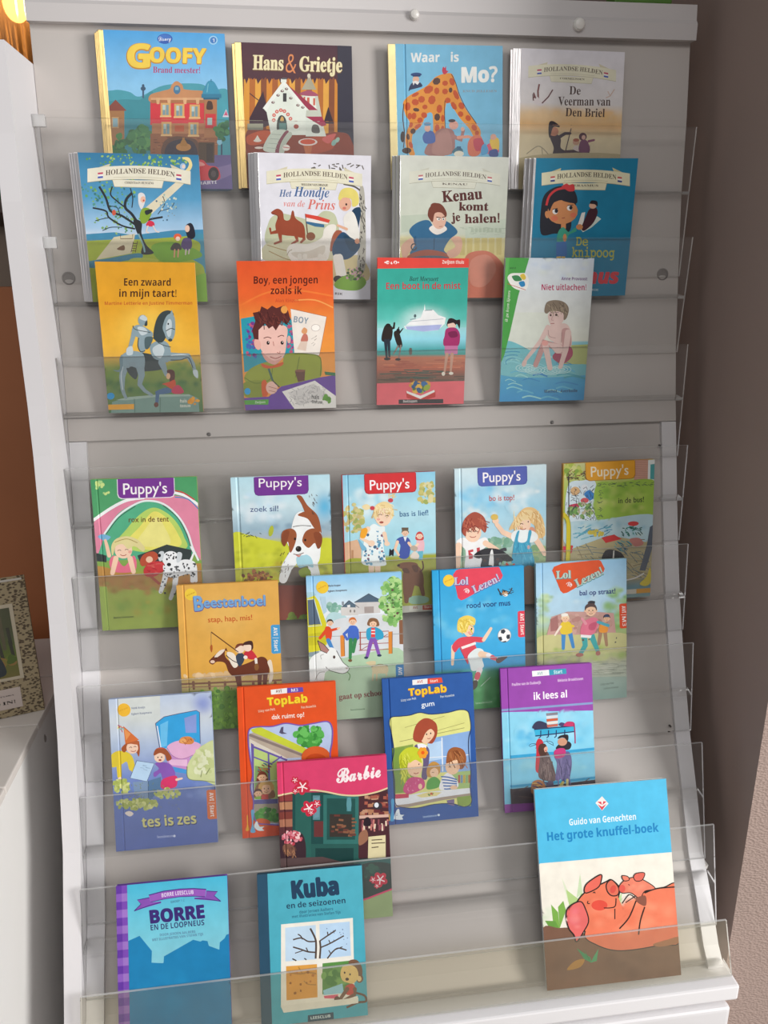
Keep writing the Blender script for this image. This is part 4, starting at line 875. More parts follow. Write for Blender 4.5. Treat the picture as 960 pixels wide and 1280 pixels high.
def art_boy(a):
    a.full((0, 'e2562a'), (.25, 'e8662e'), (.4, 'f08c3c'), (.7, 'f0a048'), (1, 'e89a48'))
    a.LS('ee7a36', 14, 90, 400, 300, 300, 520, 280, 820, 330); a.LS('f6a458', 10, 520, 360, 680, 360, 820, 420)
    a.P('2f9cae', 100, 500, 220, 480, 480, 480, 520, 560, 520, 770, 300, 860, 130, 920); a.dots(['8a4a8c', 'c05a7c', '4a6ab0', '7a3a84'], 46, 150, 520, 220, 800, 8, 18); a.dots(['8a4a8c', 'c05a7c'], 16, 465, 540, 515, 760, 8, 16)
    a.P('f0e6dc', 490, 425, 770, 490, 715, 790, 520, 770); a.L('a86a4a', 4, 490, 425, 770, 490, 715, 790, 520, 770); a.T('BOY', '8a9aa8', 512, 530, 625, 545, 48, 'B'); a.E('f8f2ea', 685, 575, 34, 26); a.A('b0a098', 3, 685, 575, 34, 26, 0, 360, 20); a.S('e0a070', 575, 600, 595, 572, 620, 590, 612, 620, 585, 620); a.S('c87868', 570, 680, 590, 625, 620, 630, 622, 680); a.P('e0c8b8', 570, 680, 622, 680, 610, 755, 540, 740); a.strokes(['b8b0a8'], 8, 640, 640, 690, 720, 24, 4, -40, 20)
    g, go = '9aa43a', '6a7a24'
    a.S(g, 130, 960, 180, 890, 300, 840, 420, 850, 450, 780, 560, 770, 700, 790, 728, 830, 720, 960, 560, 1010, 420, 1030, 300, 1000, 160, 1000); a.LS(go, 7, 520, 775, 640, 780, 705, 795, 728, 840, 722, 950); a.LS(go, 6, 560, 800, 545, 880, 530, 960); a.S('8a9634', 130, 1000, 280, 990, 300, 1100, 140, 1110); a.LS(go, 6, 130, 960, 220, 1005, 330, 975, 350, 880)
    a.S('d8602c', 265, 850, 340, 870, 430, 840, 420, 870, 330, 890, 275, 880); a.S('d8602c', 265, 1000, 300, 985, 315, 1090, 275, 1110)
    a.S('eec0b4', 235, 590, 260, 560, 450, 560, 458, 680, 440, 790, 370, 858, 320, 830, 250, 720); a.E('e8b0a4', 232, 700, 26, 46, -15); a.E('e8b0a4', 478, 665, 14, 30); a.S('e0a89c', 262, 760, 300, 830, 370, 860, 420, 810, 360, 830, 300, 790)
    a.P('5c2c2a', 205, 660, 190, 590, 215, 520, 195, 455, 250, 445, 262, 405, 310, 430, 345, 400, 380, 420, 440, 398, 470, 440, 490, 510, 460, 550, 420, 520, 375, 595, 350, 560, 320, 580, 290, 540, 240, 590, 240, 665); a.strokes(['7a3c34', '47201f'], 40, 220, 440, 460, 540, 46, 6, 60, 50); a.E('e8a050', 440, 432, 26, 30)
    for x in (315, 425): a.E('2a2022', x, 690, 12, 15); a.E('f4e8e0', x+4, 685, 4, 4)
    a.LS('6a3a34', 6, 280, 655, 310, 645, 340, 655); a.LS('6a3a34', 6, 390, 645, 420, 632, 440, 640); a.LS('b07068', 5, 355, 680, 360, 715); a.LS('a85a54', 6, 330, 798, 375, 812, 420, 795); a.LS('a8685e', 5, 385, 765, 405, 772, 408, 755)
    a.P('6f4aa0', 130, 1120, 320, 1110, 420, 1030, 720, 960, 850, 940, 860, 1230, 140, 1230); a.P('f0ece6', 425, 1070, 680, 985, 850, 1110, 860, 1220, 530, 1215); a.P('dcd8d4', 470, 1078, 672, 1010, 800, 1110, 560, 1180); a.strokes(['a09c9c', 'b8b4b2'], 60, 480, 1030, 760, 1170, 30, 4, 20, 80)
    a.E('ecc0b0', 345, 1040, 46, 50); a.LS('a86a5c', 4, 320, 1030, 390, 1050); a.LS('a86a5c', 4, 320, 1060, 380, 1075); a.L('4a6a5c', 16, 320, 890, 352, 985); a.L('3a3a3c', 8, 352, 985, 405, 1035)
    a.P('6a4438', 525, 915, 605, 900, 600, 985, 550, 995); a.E('8a5c48', 565, 908, 40, 10); a.P('3f7a4c', 755, 915, 850, 925, 850, 950, 760, 940)
    a.E('2fa4dc', 155, 1068, 24, 26); a.P('5aa444', 130, 1138, 322, 1130, 318, 1172, 135, 1172); a.T('Zwijsen', 'd0e8c8', 215, 1162, 295, 1160, 18, 'B'); a.bush(['6aa43c', '5c9434'], 770, 1130, 34, 26, 12, 10, 18); a.T('huis', '2c2c2a', 655, 1125, 712, 1128, 30, 'B'); a.T('teeuw', '2c2c2a', 655, 1160, 736, 1165, 26, 'B')
    a.T('Boy, een jongen', '5a1e14', 200, 228, 700, 230, 58, 'B'); a.T('zoals ik', '5a1e14', 333, 310, 578, 312, 58, 'B'); a.T('Alan Rinzen', 'd0542c', 370, 374, 550, 374, 26, 'B')
def art_boot(a):
    a.full((0, '37a797'), (.3, '3dae9e'), (.42, '5ec4b8'), (.52, 'b0e4e4'), (.58, '84ccd4'), (.66, '3f9c94'), (.68, 'c07a5c'), (.76, 'b4644c'), (.8, '8a5c4c'), (.86, '6a5c4c'), (1, '6a5c4c'))
    a.RG('e4f4f4', '4cb6aa', 450, 560, 260, 150); a.G(76, 620, 800, 800, (0, 'a4dce0'), (.5, '98dcec'), (1, '48a4a4'))
    a.strokes(['d08060', 'a85a48', 'c87050'], 30, 80, 830, 760, 940, 160, 8, 0, 2); a.strokes(['4a5c50', '5c4c40'], 24, 80, 950, 760, 1045, 160, 8, 0, 2)
    a.P('eef2f4', 285, 605, 450, 600, 610, 590, 560, 640, 450, 650, 300, 630); a.P('b0b8e4', 300, 610, 590, 595, 565, 638, 440, 650, 310, 632)
    a.P('f4f4f4', 300, 600, 350, 560, 420, 540, 440, 480, 520, 478, 560, 520, 620, 540, 610, 595, 450, 600); a.L('c0c4cc', 5, 330, 570, 600, 550); a.L('8a8a94', 5, 450, 482, 510, 480); a.P('ffffff', 450, 430, 456, 480, 446, 480); a.L('7a8a94', 6, 335, 553, 380, 547); a.E('54686c', 374, 525, 10, 14)
    a.S('2f2622', 110, 720, 125, 620, 155, 590, 195, 620, 182, 720); a.limb('2f2622', 26, 14, 175, 625, 205, 620, 210, 580); a.limb('2c3440', 26, 16, 140, 720, 150, 850); a.limb('2c3440', 26, 16, 165, 720, 172, 845); a.E('241e1c', 160, 598, 20, 14)
    a.S('2f2824', 205, 665, 230, 640, 250, 660, 275, 760, 240, 770); a.limb('2f2824', 14, 8, 235, 650, 245, 615); a.limb('2f2824', 14, 8, 250, 660, 278, 625); a.limb('8a7a74', 14, 10, 240, 765, 205, 825); a.limb('8a7a74', 14, 10, 262, 760, 245, 870); a.E('241e1c', 240, 640, 14, 16); a.E('2c2c2c', 240, 870, 22, 10); a.E('2c2c2c', 155, 865, 26, 12); a.S('6a6058', 330, 785, 350, 785, 350, 830, 330, 830)
    a.S('2a1c22', 632, 610, 640, 555, 670, 545, 705, 560, 735, 560, 730, 630, 705, 590); a.E('ecc8b8', 668, 600, 34, 34); a.S('2a1c22', 636, 590, 660, 560, 700, 570, 702, 600, 680, 582); a.S('a8346c', 610, 690, 625, 630, 690, 620, 725, 650, 735, 700, 715, 770, 615, 770, 600, 730); a.S('7c2450', 640, 660, 700, 650, 715, 690, 660, 700); a.P('c878a4', 612, 765, 718, 765, 715, 832, 612, 832); a.limb('c89a84', 26, 14, 630, 832, 610, 985); a.limb('c89a84', 26, 14, 672, 832, 660, 985); a.E('e8e0d0', 602, 988, 14, 16); a.E('e8e0d0', 664, 985, 18, 12)
    a.P('e86a72', 60, 1058, 800, 1045, 800, 1240, 60, 1240); a.R('e04a44', 0, 0, 1000, 100); a.P('e24a40', 60, 40, 820, 55, 820, 138, 60, 145)
    a.P('c83a34', 305, 1125, 420, 1170, 540, 1120, 540, 1170, 420, 1205, 312, 1175); a.P('f4f0ea', 310, 1120, 420, 1160, 530, 1115, 535, 1130, 420, 1185, 312, 1138); a.bush(['9cae3c', '5a7a34', 'd89a3c', '2f5c8c', '3a6ea4', 'e8b84a'], 420, 1085, 78, 42, 30, 14, 30); a.E('8a4a2c', 350, 1038, 16, 16)
    a.R('3a3436', 248, 1188, 602, 1222); a.T('Boektoppers', 'd8d4d0', 284, 1212, 395, 1210, 20, 'B')
    a.T('Zwijsen thuis', 'f8e4dc', 590, 106, 765, 108, 28, 'B'); a.E('fbeeea', 152, 95, 15, 14); a.E('fbeeea', 214, 95, 15, 14); a.E('fbeeea', 184, 100, 9, 10); a.E('fbeeea', 132, 95, 6, 6); a.E('fbeeea', 238, 95, 6, 6); a.T('zij', 'e24a40', 145, 102, 220, 102, 14, 'B')
    a.T('Bart Moeyaert', '24504c', 325, 244, 560, 246, 36, 'ital', -.01); a.T('Een boot in de mist', 'c8404c', 142, 310, 738, 310, 52, 'B')
def art_niet(a):
    a.full((0, 'd8e2ec'), (.3, 'e2e6e4'), (.58, 'e0e2d4'), (.59, '9ad0d8'), (.75, '58b4d4'), (1, '3a98d0'))
    a.bush(['d0dcec', 'e6ecf0', 'e0e8e4', 'cfdcea'], 580, 150, 240, 80, 40, 20, 46); a.bush(['e4e4d0', 'dce0cc', 'e8e8dc'], 300, 640, 180, 80, 40, 16, 40)
    a.P('b8c07a', 600, 765, 800, 755, 790, 915, 560, 910); a.G(90, 740, 560, 960, (0, '9fd0d8'), (1, '58b8cc'))
    a.P('dfe4d8', 100, 500, 560, 500, 420, 760, 330, 800, 100, 720); a.S('7cc4cc', 130, 760, 180, 730, 330, 800, 520, 920, 780, 915, 780, 1000, 100, 1000)
    for k in range(26):
        y = 790+a.rng.uniform(0, 400); x = a.rng.uniform(100, 620); l = a.rng.uniform(60, 190)
        a.LS(a.rng.choice(['8fd4dc', '3a8ec8', '2f84c4', '66bcd8', 'a0dcdc', '4aa4b4']), a.rng.uniform(5, 13), x, y, x+l*.4, y-14, x+l, y+8)
    for cx, cy in ((300, 945), (375, 960), (500, 965), (585, 955)):
        for r in (28, 52, 78): a.A('c4e8e8', 5, cx, cy, r, r*.4, 0, 360, 20)
    for r in (60, 110, 160): a.A('4a9cc0', 7, 200, 900, r, r*.55, 150, 290, 12)
    sk, sh = 'e2c4bc', 'c89c98'
    a.S(sk, 470, 620, 530, 600, 620, 590, 660, 650, 665, 770, 600, 780, 560, 760, 480, 700); a.S(sh, 590, 640, 655, 640, 660, 770, 600, 770); a.S('a84c64', 520, 840, 600, 780, 665, 780, 672, 850, 600, 910, 530, 880)
    a.limb(sk, 44, 26, 480, 620, 420, 730, 300, 880); a.E(sk, 290, 905, 18, 30, 20); a.limb(sh, 74, 40, 600, 800, 450, 740, 380, 920); a.limb(sk, 80, 40, 560, 790, 455, 745, 495, 945); a.limb(sk, 50, 34, 640, 660, 620, 800, 578, 935); a.E('e8a8a0', 455, 745, 26, 22)
    a.S(sk, 480, 520, 520, 480, 600, 490, 605, 560, 560, 610, 510, 612, 490, 580); a.S('8a7a68', 450, 490, 470, 420, 540, 402, 610, 420, 645, 470, 630, 540, 605, 560, 600, 510, 550, 490, 500, 490, 470, 510); a.strokes(['a89880', '6a5c50'], 30, 470, 420, 620, 490, 50, 5, 60, 30); a.E('54403c', 500, 522, 8, 9); a.E('54403c', 545, 520, 10, 9); a.LS('a8605c', 5, 500, 590, 530, 588); a.LS(sh, 5, 515, 530, 508, 560, 525, 562); a.LS('8a7070', 4, 495, 505, 565, 500)
    a.LS('b08c88', 4, 480, 640, 490, 690, 540, 705); a.LS('b08c88', 4, 590, 660, 585, 740)
    a.P('4fa44c', 80, 50, 328, 66, 240, 370, 175, 660, 130, 840, 60, 1000); a.P('62b45c', 140, 62, 170, 62, 130, 500, 100, 800, 90, 800)
    a.S('f4f2ec', 155, 230, 180, 190, 250, 185, 300, 190, 325, 240, 310, 310, 270, 325, 200, 300); a.S('3f8a54', 190, 210, 240, 205, 270, 240, 240, 250, 210, 245); a.S('e8c84a', 255, 205, 285, 190, 302, 225, 280, 240); a.S('2f8cc4', 245, 260, 285, 250, 295, 285, 265, 295); a.L('c83c3c', 4, 155, 270, 300, 320); a.T('AVI-E', '2f5a30', 172, 152, 222, 152, 14, 'B')
    a.T('ik ga lezen lijsters', 'e4f0dc', 155, 575, 178, 325, 22, 'ital')
    a.T('Anne Provoost', '7a4c84', 586, 243, 792, 246, 25, 'B', -.006); a.T('Niet uitlachen!', 'b8285c', 428, 322, 784, 324, 46, 'B'); a.T('Mathot - Averbode', '2a3c5c', 452, 1142, 714, 1136, 24, 'B')
# ------------------------------------------------------------------ row 5
def art_rox(a):
    a.full((0, '4f9c68'), (.3, '58a470'), (.6, '8aa850'), (.7, 'c0a050'), (.76, 'a8b850'), (1, 'aec458'))
    a.bush(['c8dc8c', 'a8d088'], 100, 110, 40, 30, 14, 8, 16); a.bush(['c8dc8c', 'a8d088'], 165, 170, 20, 12, 6, 6, 12)
    a.S('e08aa4', 70, 400, 200, 300, 300, 230, 420, 200, 700, 190, 860, 270, 900, 500, 900, 690, 800, 560, 700, 330, 520, 240, 380, 250, 230, 360, 150, 520, 90, 640)
    a.LS('f2f4f4', 22, 70, 375, 200, 285, 320, 225, 450, 205); a.LS('f2f4f4', 20, 640, 160, 760, 190, 860, 260); a.LS('4f8ac0', 8, 680, 200, 780, 215, 860, 290); a.LS('c84a4a', 10, 670, 150, 740, 165, 830, 220)
    a.S('58b088', 100, 660, 160, 480, 250, 330, 380, 250, 470, 235, 580, 255, 700, 350, 770, 470, 800, 580, 790, 640, 100, 680); a.S('b8d46c', 250, 560, 320, 440, 420, 330, 520, 280, 620, 320, 700, 400, 750, 500, 760, 590, 500, 620); a.S('e8e070', 330, 540, 420, 420, 520, 310, 620, 360, 700, 470, 720, 570, 500, 600); a.S('ece48c', 400, 560, 460, 440, 540, 350, 600, 420, 640, 560)
    a.LS('e8f0f0', 14, 150, 480, 250, 345, 380, 255, 480, 228, 600, 255, 710, 350, 780, 470, 815, 580, 860, 680); a.LS('3a4c4c', 5, 165, 480, 260, 355, 385, 268); a.LS('3a4c4c', 5, 590, 262, 700, 355, 765, 470, 800, 570)
    a.P('3c4444', 400, 640, 620, 558, 810, 600, 800, 680, 420, 690); a.P('3c4444', 95, 620, 170, 640, 170, 690, 95, 680)
    a.S('b88a4c', 90, 720, 300, 760, 560, 780, 880, 700, 890, 850, 600, 900, 120, 860); a.bush(['c08048', 'a8783c', 'b89048', 'a0a048', '8aa448'], 480, 850, 380, 70, 70, 18, 40); a.bush(['9cb84c', 'aebf54', 'c0b44c', '8ab04c', 'b8a848'], 500, 980, 360, 90, 70, 18, 44)
    a.P('aec85c', 120, 870, 175, 870, 200, 1190, 140, 1200)
    # girl lying
    a.S('7ab4d8', 105, 500, 140, 480, 200, 500, 160, 530); a.limb('f0c8ac', 30, 20, 190, 640, 170, 560, 160, 525)
    a.S('e2748c', 190, 690, 230, 640, 300, 720, 370, 640, 395, 700, 370, 760, 230, 760); a.limb('f2ccb0', 40, 34, 240, 660, 215, 770); a.limb('f2ccb0', 40, 34, 345, 660, 372, 760); a.E('f4d0b6', 296, 600, 66, 62); a.S('e0d498', 205, 570, 240, 515, 320, 495, 400, 520, 455, 580, 440, 610, 380, 570, 330, 590, 290, 555, 240, 570, 215, 640); a.LS('a89050', 5, 230, 540, 320, 515, 400, 545); a.A('5a4438', 4, 265, 605, 12, 7, 180, 360); a.A('5a4438', 4, 320, 600, 12, 7, 180, 360); a.A('a84c44', 5, 295, 628, 22, 12, 10, 170); a.E('e8a898', 345, 612, 14, 11)
    a.S('b8543c', 420, 680, 450, 630, 520, 610, 560, 650, 520, 690, 440, 720); a.E('eec4a8', 490, 670, 26, 24); a.S('c84044', 450, 740, 500, 690, 590, 690, 600, 750, 520, 800, 460, 790); a.strokes(['a83038', 'd86a60'], 20, 470, 700, 590, 780, 30, 5, 10, 20); a.P('a85040', 520, 800, 580, 850, 560, 860, 480, 790)
    # dalmatian
    w = 'eef0f2'
    a.S(w, 690, 690, 760, 670, 830, 690, 850, 750, 840, 830, 800, 840, 790, 780, 700, 800, 640, 800, 600, 760, 600, 710); a.limb(w, 46, 30, 620, 760, 600, 840, 575, 910); a.limb(w, 44, 30, 690, 780, 680, 880, 650, 960); a.limb(w, 40, 26, 830, 760, 840, 830); a.limb(w, 18, 10, 800, 680, 825, 620, 800, 575)
    a.E(w, 650, 665, 64, 58); a.S('d0d6da', 555, 640, 570, 610, 600, 615, 590, 670, 565, 680); a.S('d0d6da', 700, 620, 735, 625, 725, 680, 695, 690); a.S(w, 610, 700, 640, 680, 670, 700, 660, 735, 620, 735)
    a.dots(['3a3c40', '4a4c50'], 46, 600, 700, 840, 800, 4, 9); a.dots(['3a3c40'], 12, 575, 800, 690, 930, 4, 8); a.dots(['3a3c40'], 10, 610, 620, 700, 660, 4, 8); a.E('2a2a2c', 637, 708, 16, 13); a.E('2a2a2c', 622, 668, 7, 9); a.E('2a2a2c', 670, 662, 7, 9); a.E('2a2a2c', 565, 640, 12, 14); a.LS('4a4c50', 4, 600, 780, 640, 805, 700, 800)
    a.T('Marion Verhoeven', '5a6a30', 226, 1108, 375, 1100, 14, 'B'); a.T('rox in de tent', '6f4a2c', 335, 390, 636, 384, 40, '', .012)
    a.puppy('7a3c94', 248, (62, 50), 672, 205, 'f0e8f0'); a.hinge(.045, '9cb86a', None, .008)
def art_sil(a):
    a.full((0, 'b8dce8'), (.2, 'c8e0e8'), (.36, '9cb8c8'), (.42, 'a8b4bc'), (.46, 'c8cc3c'), (.62, 'c8c834'), (.75, 'a8a838'), (1, '8a8a38'))
    a.bush(['e0eaf0', 'd4e4ec', 'c0dcec'], 300, 300, 220, 120, 40, 26, 60); a.RG('58b0d8', 'a4cfe0', 830, 300, 130, 170); a.bush(['8ea4b0', '9cb0bc', '84a0b4'], 640, 480, 260, 40, 34, 20, 40)
    a.S('ccd03e', 60, 540, 200, 530, 320, 560, 460, 590, 520, 620, 900, 570, 920, 900, 60, 960); a.bush(['d4d648', 'bcc034', 'c8cc48', 'aab034'], 360, 700, 300, 120, 80, 18, 46); a.bush(['a89838', '8c9434', 'b8a840'], 500, 830, 420, 60, 60, 18, 40); a.E('b0b83c', 390, 500, 20, 46, 12); a.strokes(['4a5048'], 14, 130, 515, 300, 545, 22, 5, 0, 50)
    a.bush(['9a5c34', 'b06c3c', '7a4428', 'c08848', '8a6a34'], 270, 890, 130, 60, 70, 8, 20); a.S('54463c', 450, 960, 520, 890, 700, 880, 760, 930, 760, 960); a.P('8a3c2c', 430, 960, 960, 940, 960, 1300, 430, 1300); a.G(400, 950, 960, 1240, (0, '7a3428'), (1, 'a04c34')); a.bush(['8aa83c', '7a9c40'], 700, 1230, 260, 30, 30, 16, 34)
    # dog
    w, o, br = 'f0f2f2', '5a4438', '9c5838'
    a.S(br, 600, 215, 640, 215, 690, 290, 770, 370, 800, 470, 800, 520, 740, 480, 690, 400, 640, 280); a.S(w, 560, 470, 590, 370, 640, 340, 700, 380, 750, 470, 800, 520, 800, 640, 780, 760, 700, 760, 640, 700, 560, 560); a.S(br, 610, 370, 680, 340, 740, 380, 780, 460, 790, 520, 740, 470, 690, 400)
    a.S('6a6058', 500, 900, 520, 840, 580, 800, 620, 800, 720, 800, 740, 880, 660, 910, 560, 920); a.limb(w, 110, 70, 590, 700, 520, 800, 490, 900); a.limb(w, 100, 64, 720, 700, 740, 800, 770, 890); a.S('a8d4e0', 600, 720, 660, 690, 720, 720, 740, 800, 690, 790, 620, 800); a.S('8a9c34', 620, 830, 680, 800, 720, 840, 700, 880, 640, 880)
    a.S(w, 540, 500, 620, 460, 720, 470, 770, 540, 740, 640, 690, 690, 620, 700, 560, 660, 520, 580); a.S(br, 475, 560, 490, 500, 560, 480, 600, 520, 590, 600, 550, 680, 530, 590, 500, 620); a.S('8a4a30', 475, 570, 500, 500, 540, 500, 530, 560, 505, 625, 485, 610); a.S(br, 650, 560, 680, 500, 750, 480, 810, 540, 800, 620, 775, 645, 750, 600, 700, 640, 655, 600); a.S('8a4a30', 740, 520, 780, 510, 812, 560, 800, 630, 775, 645, 760, 590)
    a.E('2a2422', 617, 648, 24, 24); a.E('6a6664', 610, 640, 7, 6); a.E('2a2020', 588, 565, 9, 11); a.E('2a2020', 672, 575, 9, 11); a.LS('6a4a40', 6, 575, 690, 615, 695, 660, 680); a.S('d88a80', 595, 698, 620, 700, 640, 694, 620, 716); a.LS('4a4440', 5, 570, 465, 640, 455, 720, 460); a.strokes([o], 10, 700, 190, 770, 350, 30, 4, 60, 20); a.strokes([o], 16, 470, 640, 540, 880, 26, 4, 110, 20)
    a.T('zoek sil!', '54648c', 218, 342, 450, 336, 44, '', .01); a.puppy('753a92', 252, (58, 42), 690, 200, '6a3288', st='a'); a.hinge(.05, '9cb4bc', 'eef4f4', .02)
def art_bas(a):
    a.full((0, '8cc8e0'), (.3, 'b4dce8'), (.58, '9cd4e4'), (.6, 'a8ac48'), (.8, 'a8a44c'), (1, 'a89c60'))
    a.bush(['d4e8ee', 'c4e0ea', 'e0eef0'], 300, 300, 220, 120, 40, 24, 54); a.bush(['b8b46c', 'c8c078', 'a0ac60', 'd8d0a0'], 780, 220, 90, 90, 60, 10, 26); a.bush(['b8b86c', '9caa64', 'd0c88c', 'c8b884'], 140, 430, 90, 120, 70, 10, 28); a.P('d8b090', 60, 640, 180, 610, 215, 680, 215, 790, 70, 800); a.P('b88a68', 130, 700, 148, 700, 148, 770, 130, 770)
    a.S('a4aa44', 60, 820, 300, 770, 600, 760, 860, 780, 870, 1260, 60, 1270); a.bush(['b4b450', '98a040', 'a89c50', '8a9848'], 460, 900, 400, 120, 90, 16, 44); a.S('98c0a8', 600, 1100, 700, 1080, 780, 1100, 760, 1140, 640, 1150)
    # girl
    sk = 'f2d2b8'
    a.limb(sk, 52, 40, 300, 810, 300, 930); a.limb(sk, 52, 40, 352, 810, 355, 930); a.S('e8f0f0', 250, 560, 310, 480, 370, 500, 415, 510, 400, 640, 420, 780, 410, 830, 230, 820, 225, 720); a.dots(['5a94b8', '74a8c4', '8a5c6c', '4a6a88', 'a8cfe0'], 60, 235, 540, 410, 820, 6, 15); a.limb(sk, 44, 30, 270, 520, 215, 600, 290, 640); a.limb(sk, 36, 26, 410, 560, 430, 640); a.E(sk, 300, 642, 30, 26); a.E(sk, 432, 645, 24, 20); a.S('f0a834', 205, 590, 215, 530, 250, 510, 268, 535, 245, 595); a.S('7ab4d0', 190, 610, 230, 650, 260, 690, 220, 700)
    a.E(sk, 400, 410, 72, 88); a.S('ecd49c', 320, 420, 330, 330, 400, 290, 460, 310, 490, 380, 470, 440, 440, 370, 380, 350, 340, 430); a.strokes(['d4b47c', 'f4e4bc'], 40, 320, 310, 480, 400, 50, 6, 60, 60); a.S('ecd8a8', 220, 330, 260, 310, 300, 340, 250, 360); a.E('c84a54', 308, 344, 20, 18); a.E('c84a54', 462, 280, 22, 18); a.strokes(['e4cc94'], 12, 440, 230, 490, 270, 40, 6, -60, 40); a.A('5a4438', 5, 375, 405, 14, 8, 180, 360); a.A('5a4438', 5, 432, 415, 14, 8, 180, 360); a.E('a85a4c', 385, 465, 18, 10); a.E('e8a898', 360, 440, 14, 10)
    # adults
    a.S('4a5ca4', 510, 620, 545, 590, 600, 590, 630, 640, 612, 760, 535, 760, 545, 660); a.limb('eec8ac', 26, 20, 520, 630, 500, 690, 530, 740); a.limb('eec8ac', 24, 18, 615, 640, 650, 690); a.head(585, 555, 28, 'eec8ac', '7a6a54'); a.P('e8ecf0', 570, 588, 600, 588, 585, 630); a.R('6a5a4c', 555, 510, 612, 530)
    a.S('e8b8c0', 680, 620, 720, 600, 745, 640, 735, 720, 690, 720); a.P('6ab4c8', 690, 710, 735, 705, 730, 780, 700, 785); a.head(705, 580, 26, 'f2d0b8', 'c8504c', 'long'); a.limb('f0d0b4', 20, 16, 690, 650, 640, 690); a.S('b8a898', 625, 690, 650, 660, 690, 680, 670, 710); a.S('dcd0c4', 625, 760, 660, 710, 700, 740, 690, 770); a.S('2c2a30', 450, 750, 455, 690, 470, 700, 490, 690, 485, 750, 470, 740)
    # brown dog
    b, d = '7c5038', '5c3828'
    a.S(b, 570, 880, 620, 820, 690, 830, 730, 890, 740, 980, 720, 1010, 650, 1000, 620, 1100, 580, 1100, 565, 1000); a.S(b, 515, 830, 560, 805, 640, 800, 690, 820, 680, 880, 600, 890, 560, 860); a.S(d, 560, 860, 600, 850, 620, 890, 580, 890); a.limb(b, 60, 36, 600, 980, 595, 1130); a.limb(b, 56, 32, 640, 970, 625, 1080); a.limb(b, 44, 30, 710, 960, 735, 1070); a.LS(d, 12, 705, 885, 735, 850, 728, 790); a.S(d, 640, 830, 690, 830, 690, 880, 660, 880); a.E('2a2020', 530, 828, 12, 9)
    a.P('c8c8bc', 560, 1170, 860, 1150, 860, 1260, 560, 1270); a.P('d8d8cc', 620, 1168, 730, 1162, 730, 1205, 620, 1210); a.P('c0503c', 730, 1162, 850, 1156, 850, 1195, 730, 1200); a.T('AVI', 'a84c44', 650, 1192, 690, 1190, 22, 'B'); a.T('Start', 'f0d8cc', 745, 1186, 805, 1183, 20, 'B')
    a.T('bas is lief!', '3f6a94', 540, 418, 778, 408, 44, '', .014); a.puppy('d0383c', 243, (56, 46), 670, 215, 'b02c34'); a.hinge(.05, '7a8c94', None, .008); a.hinge(0, 'b03434', None, .008)
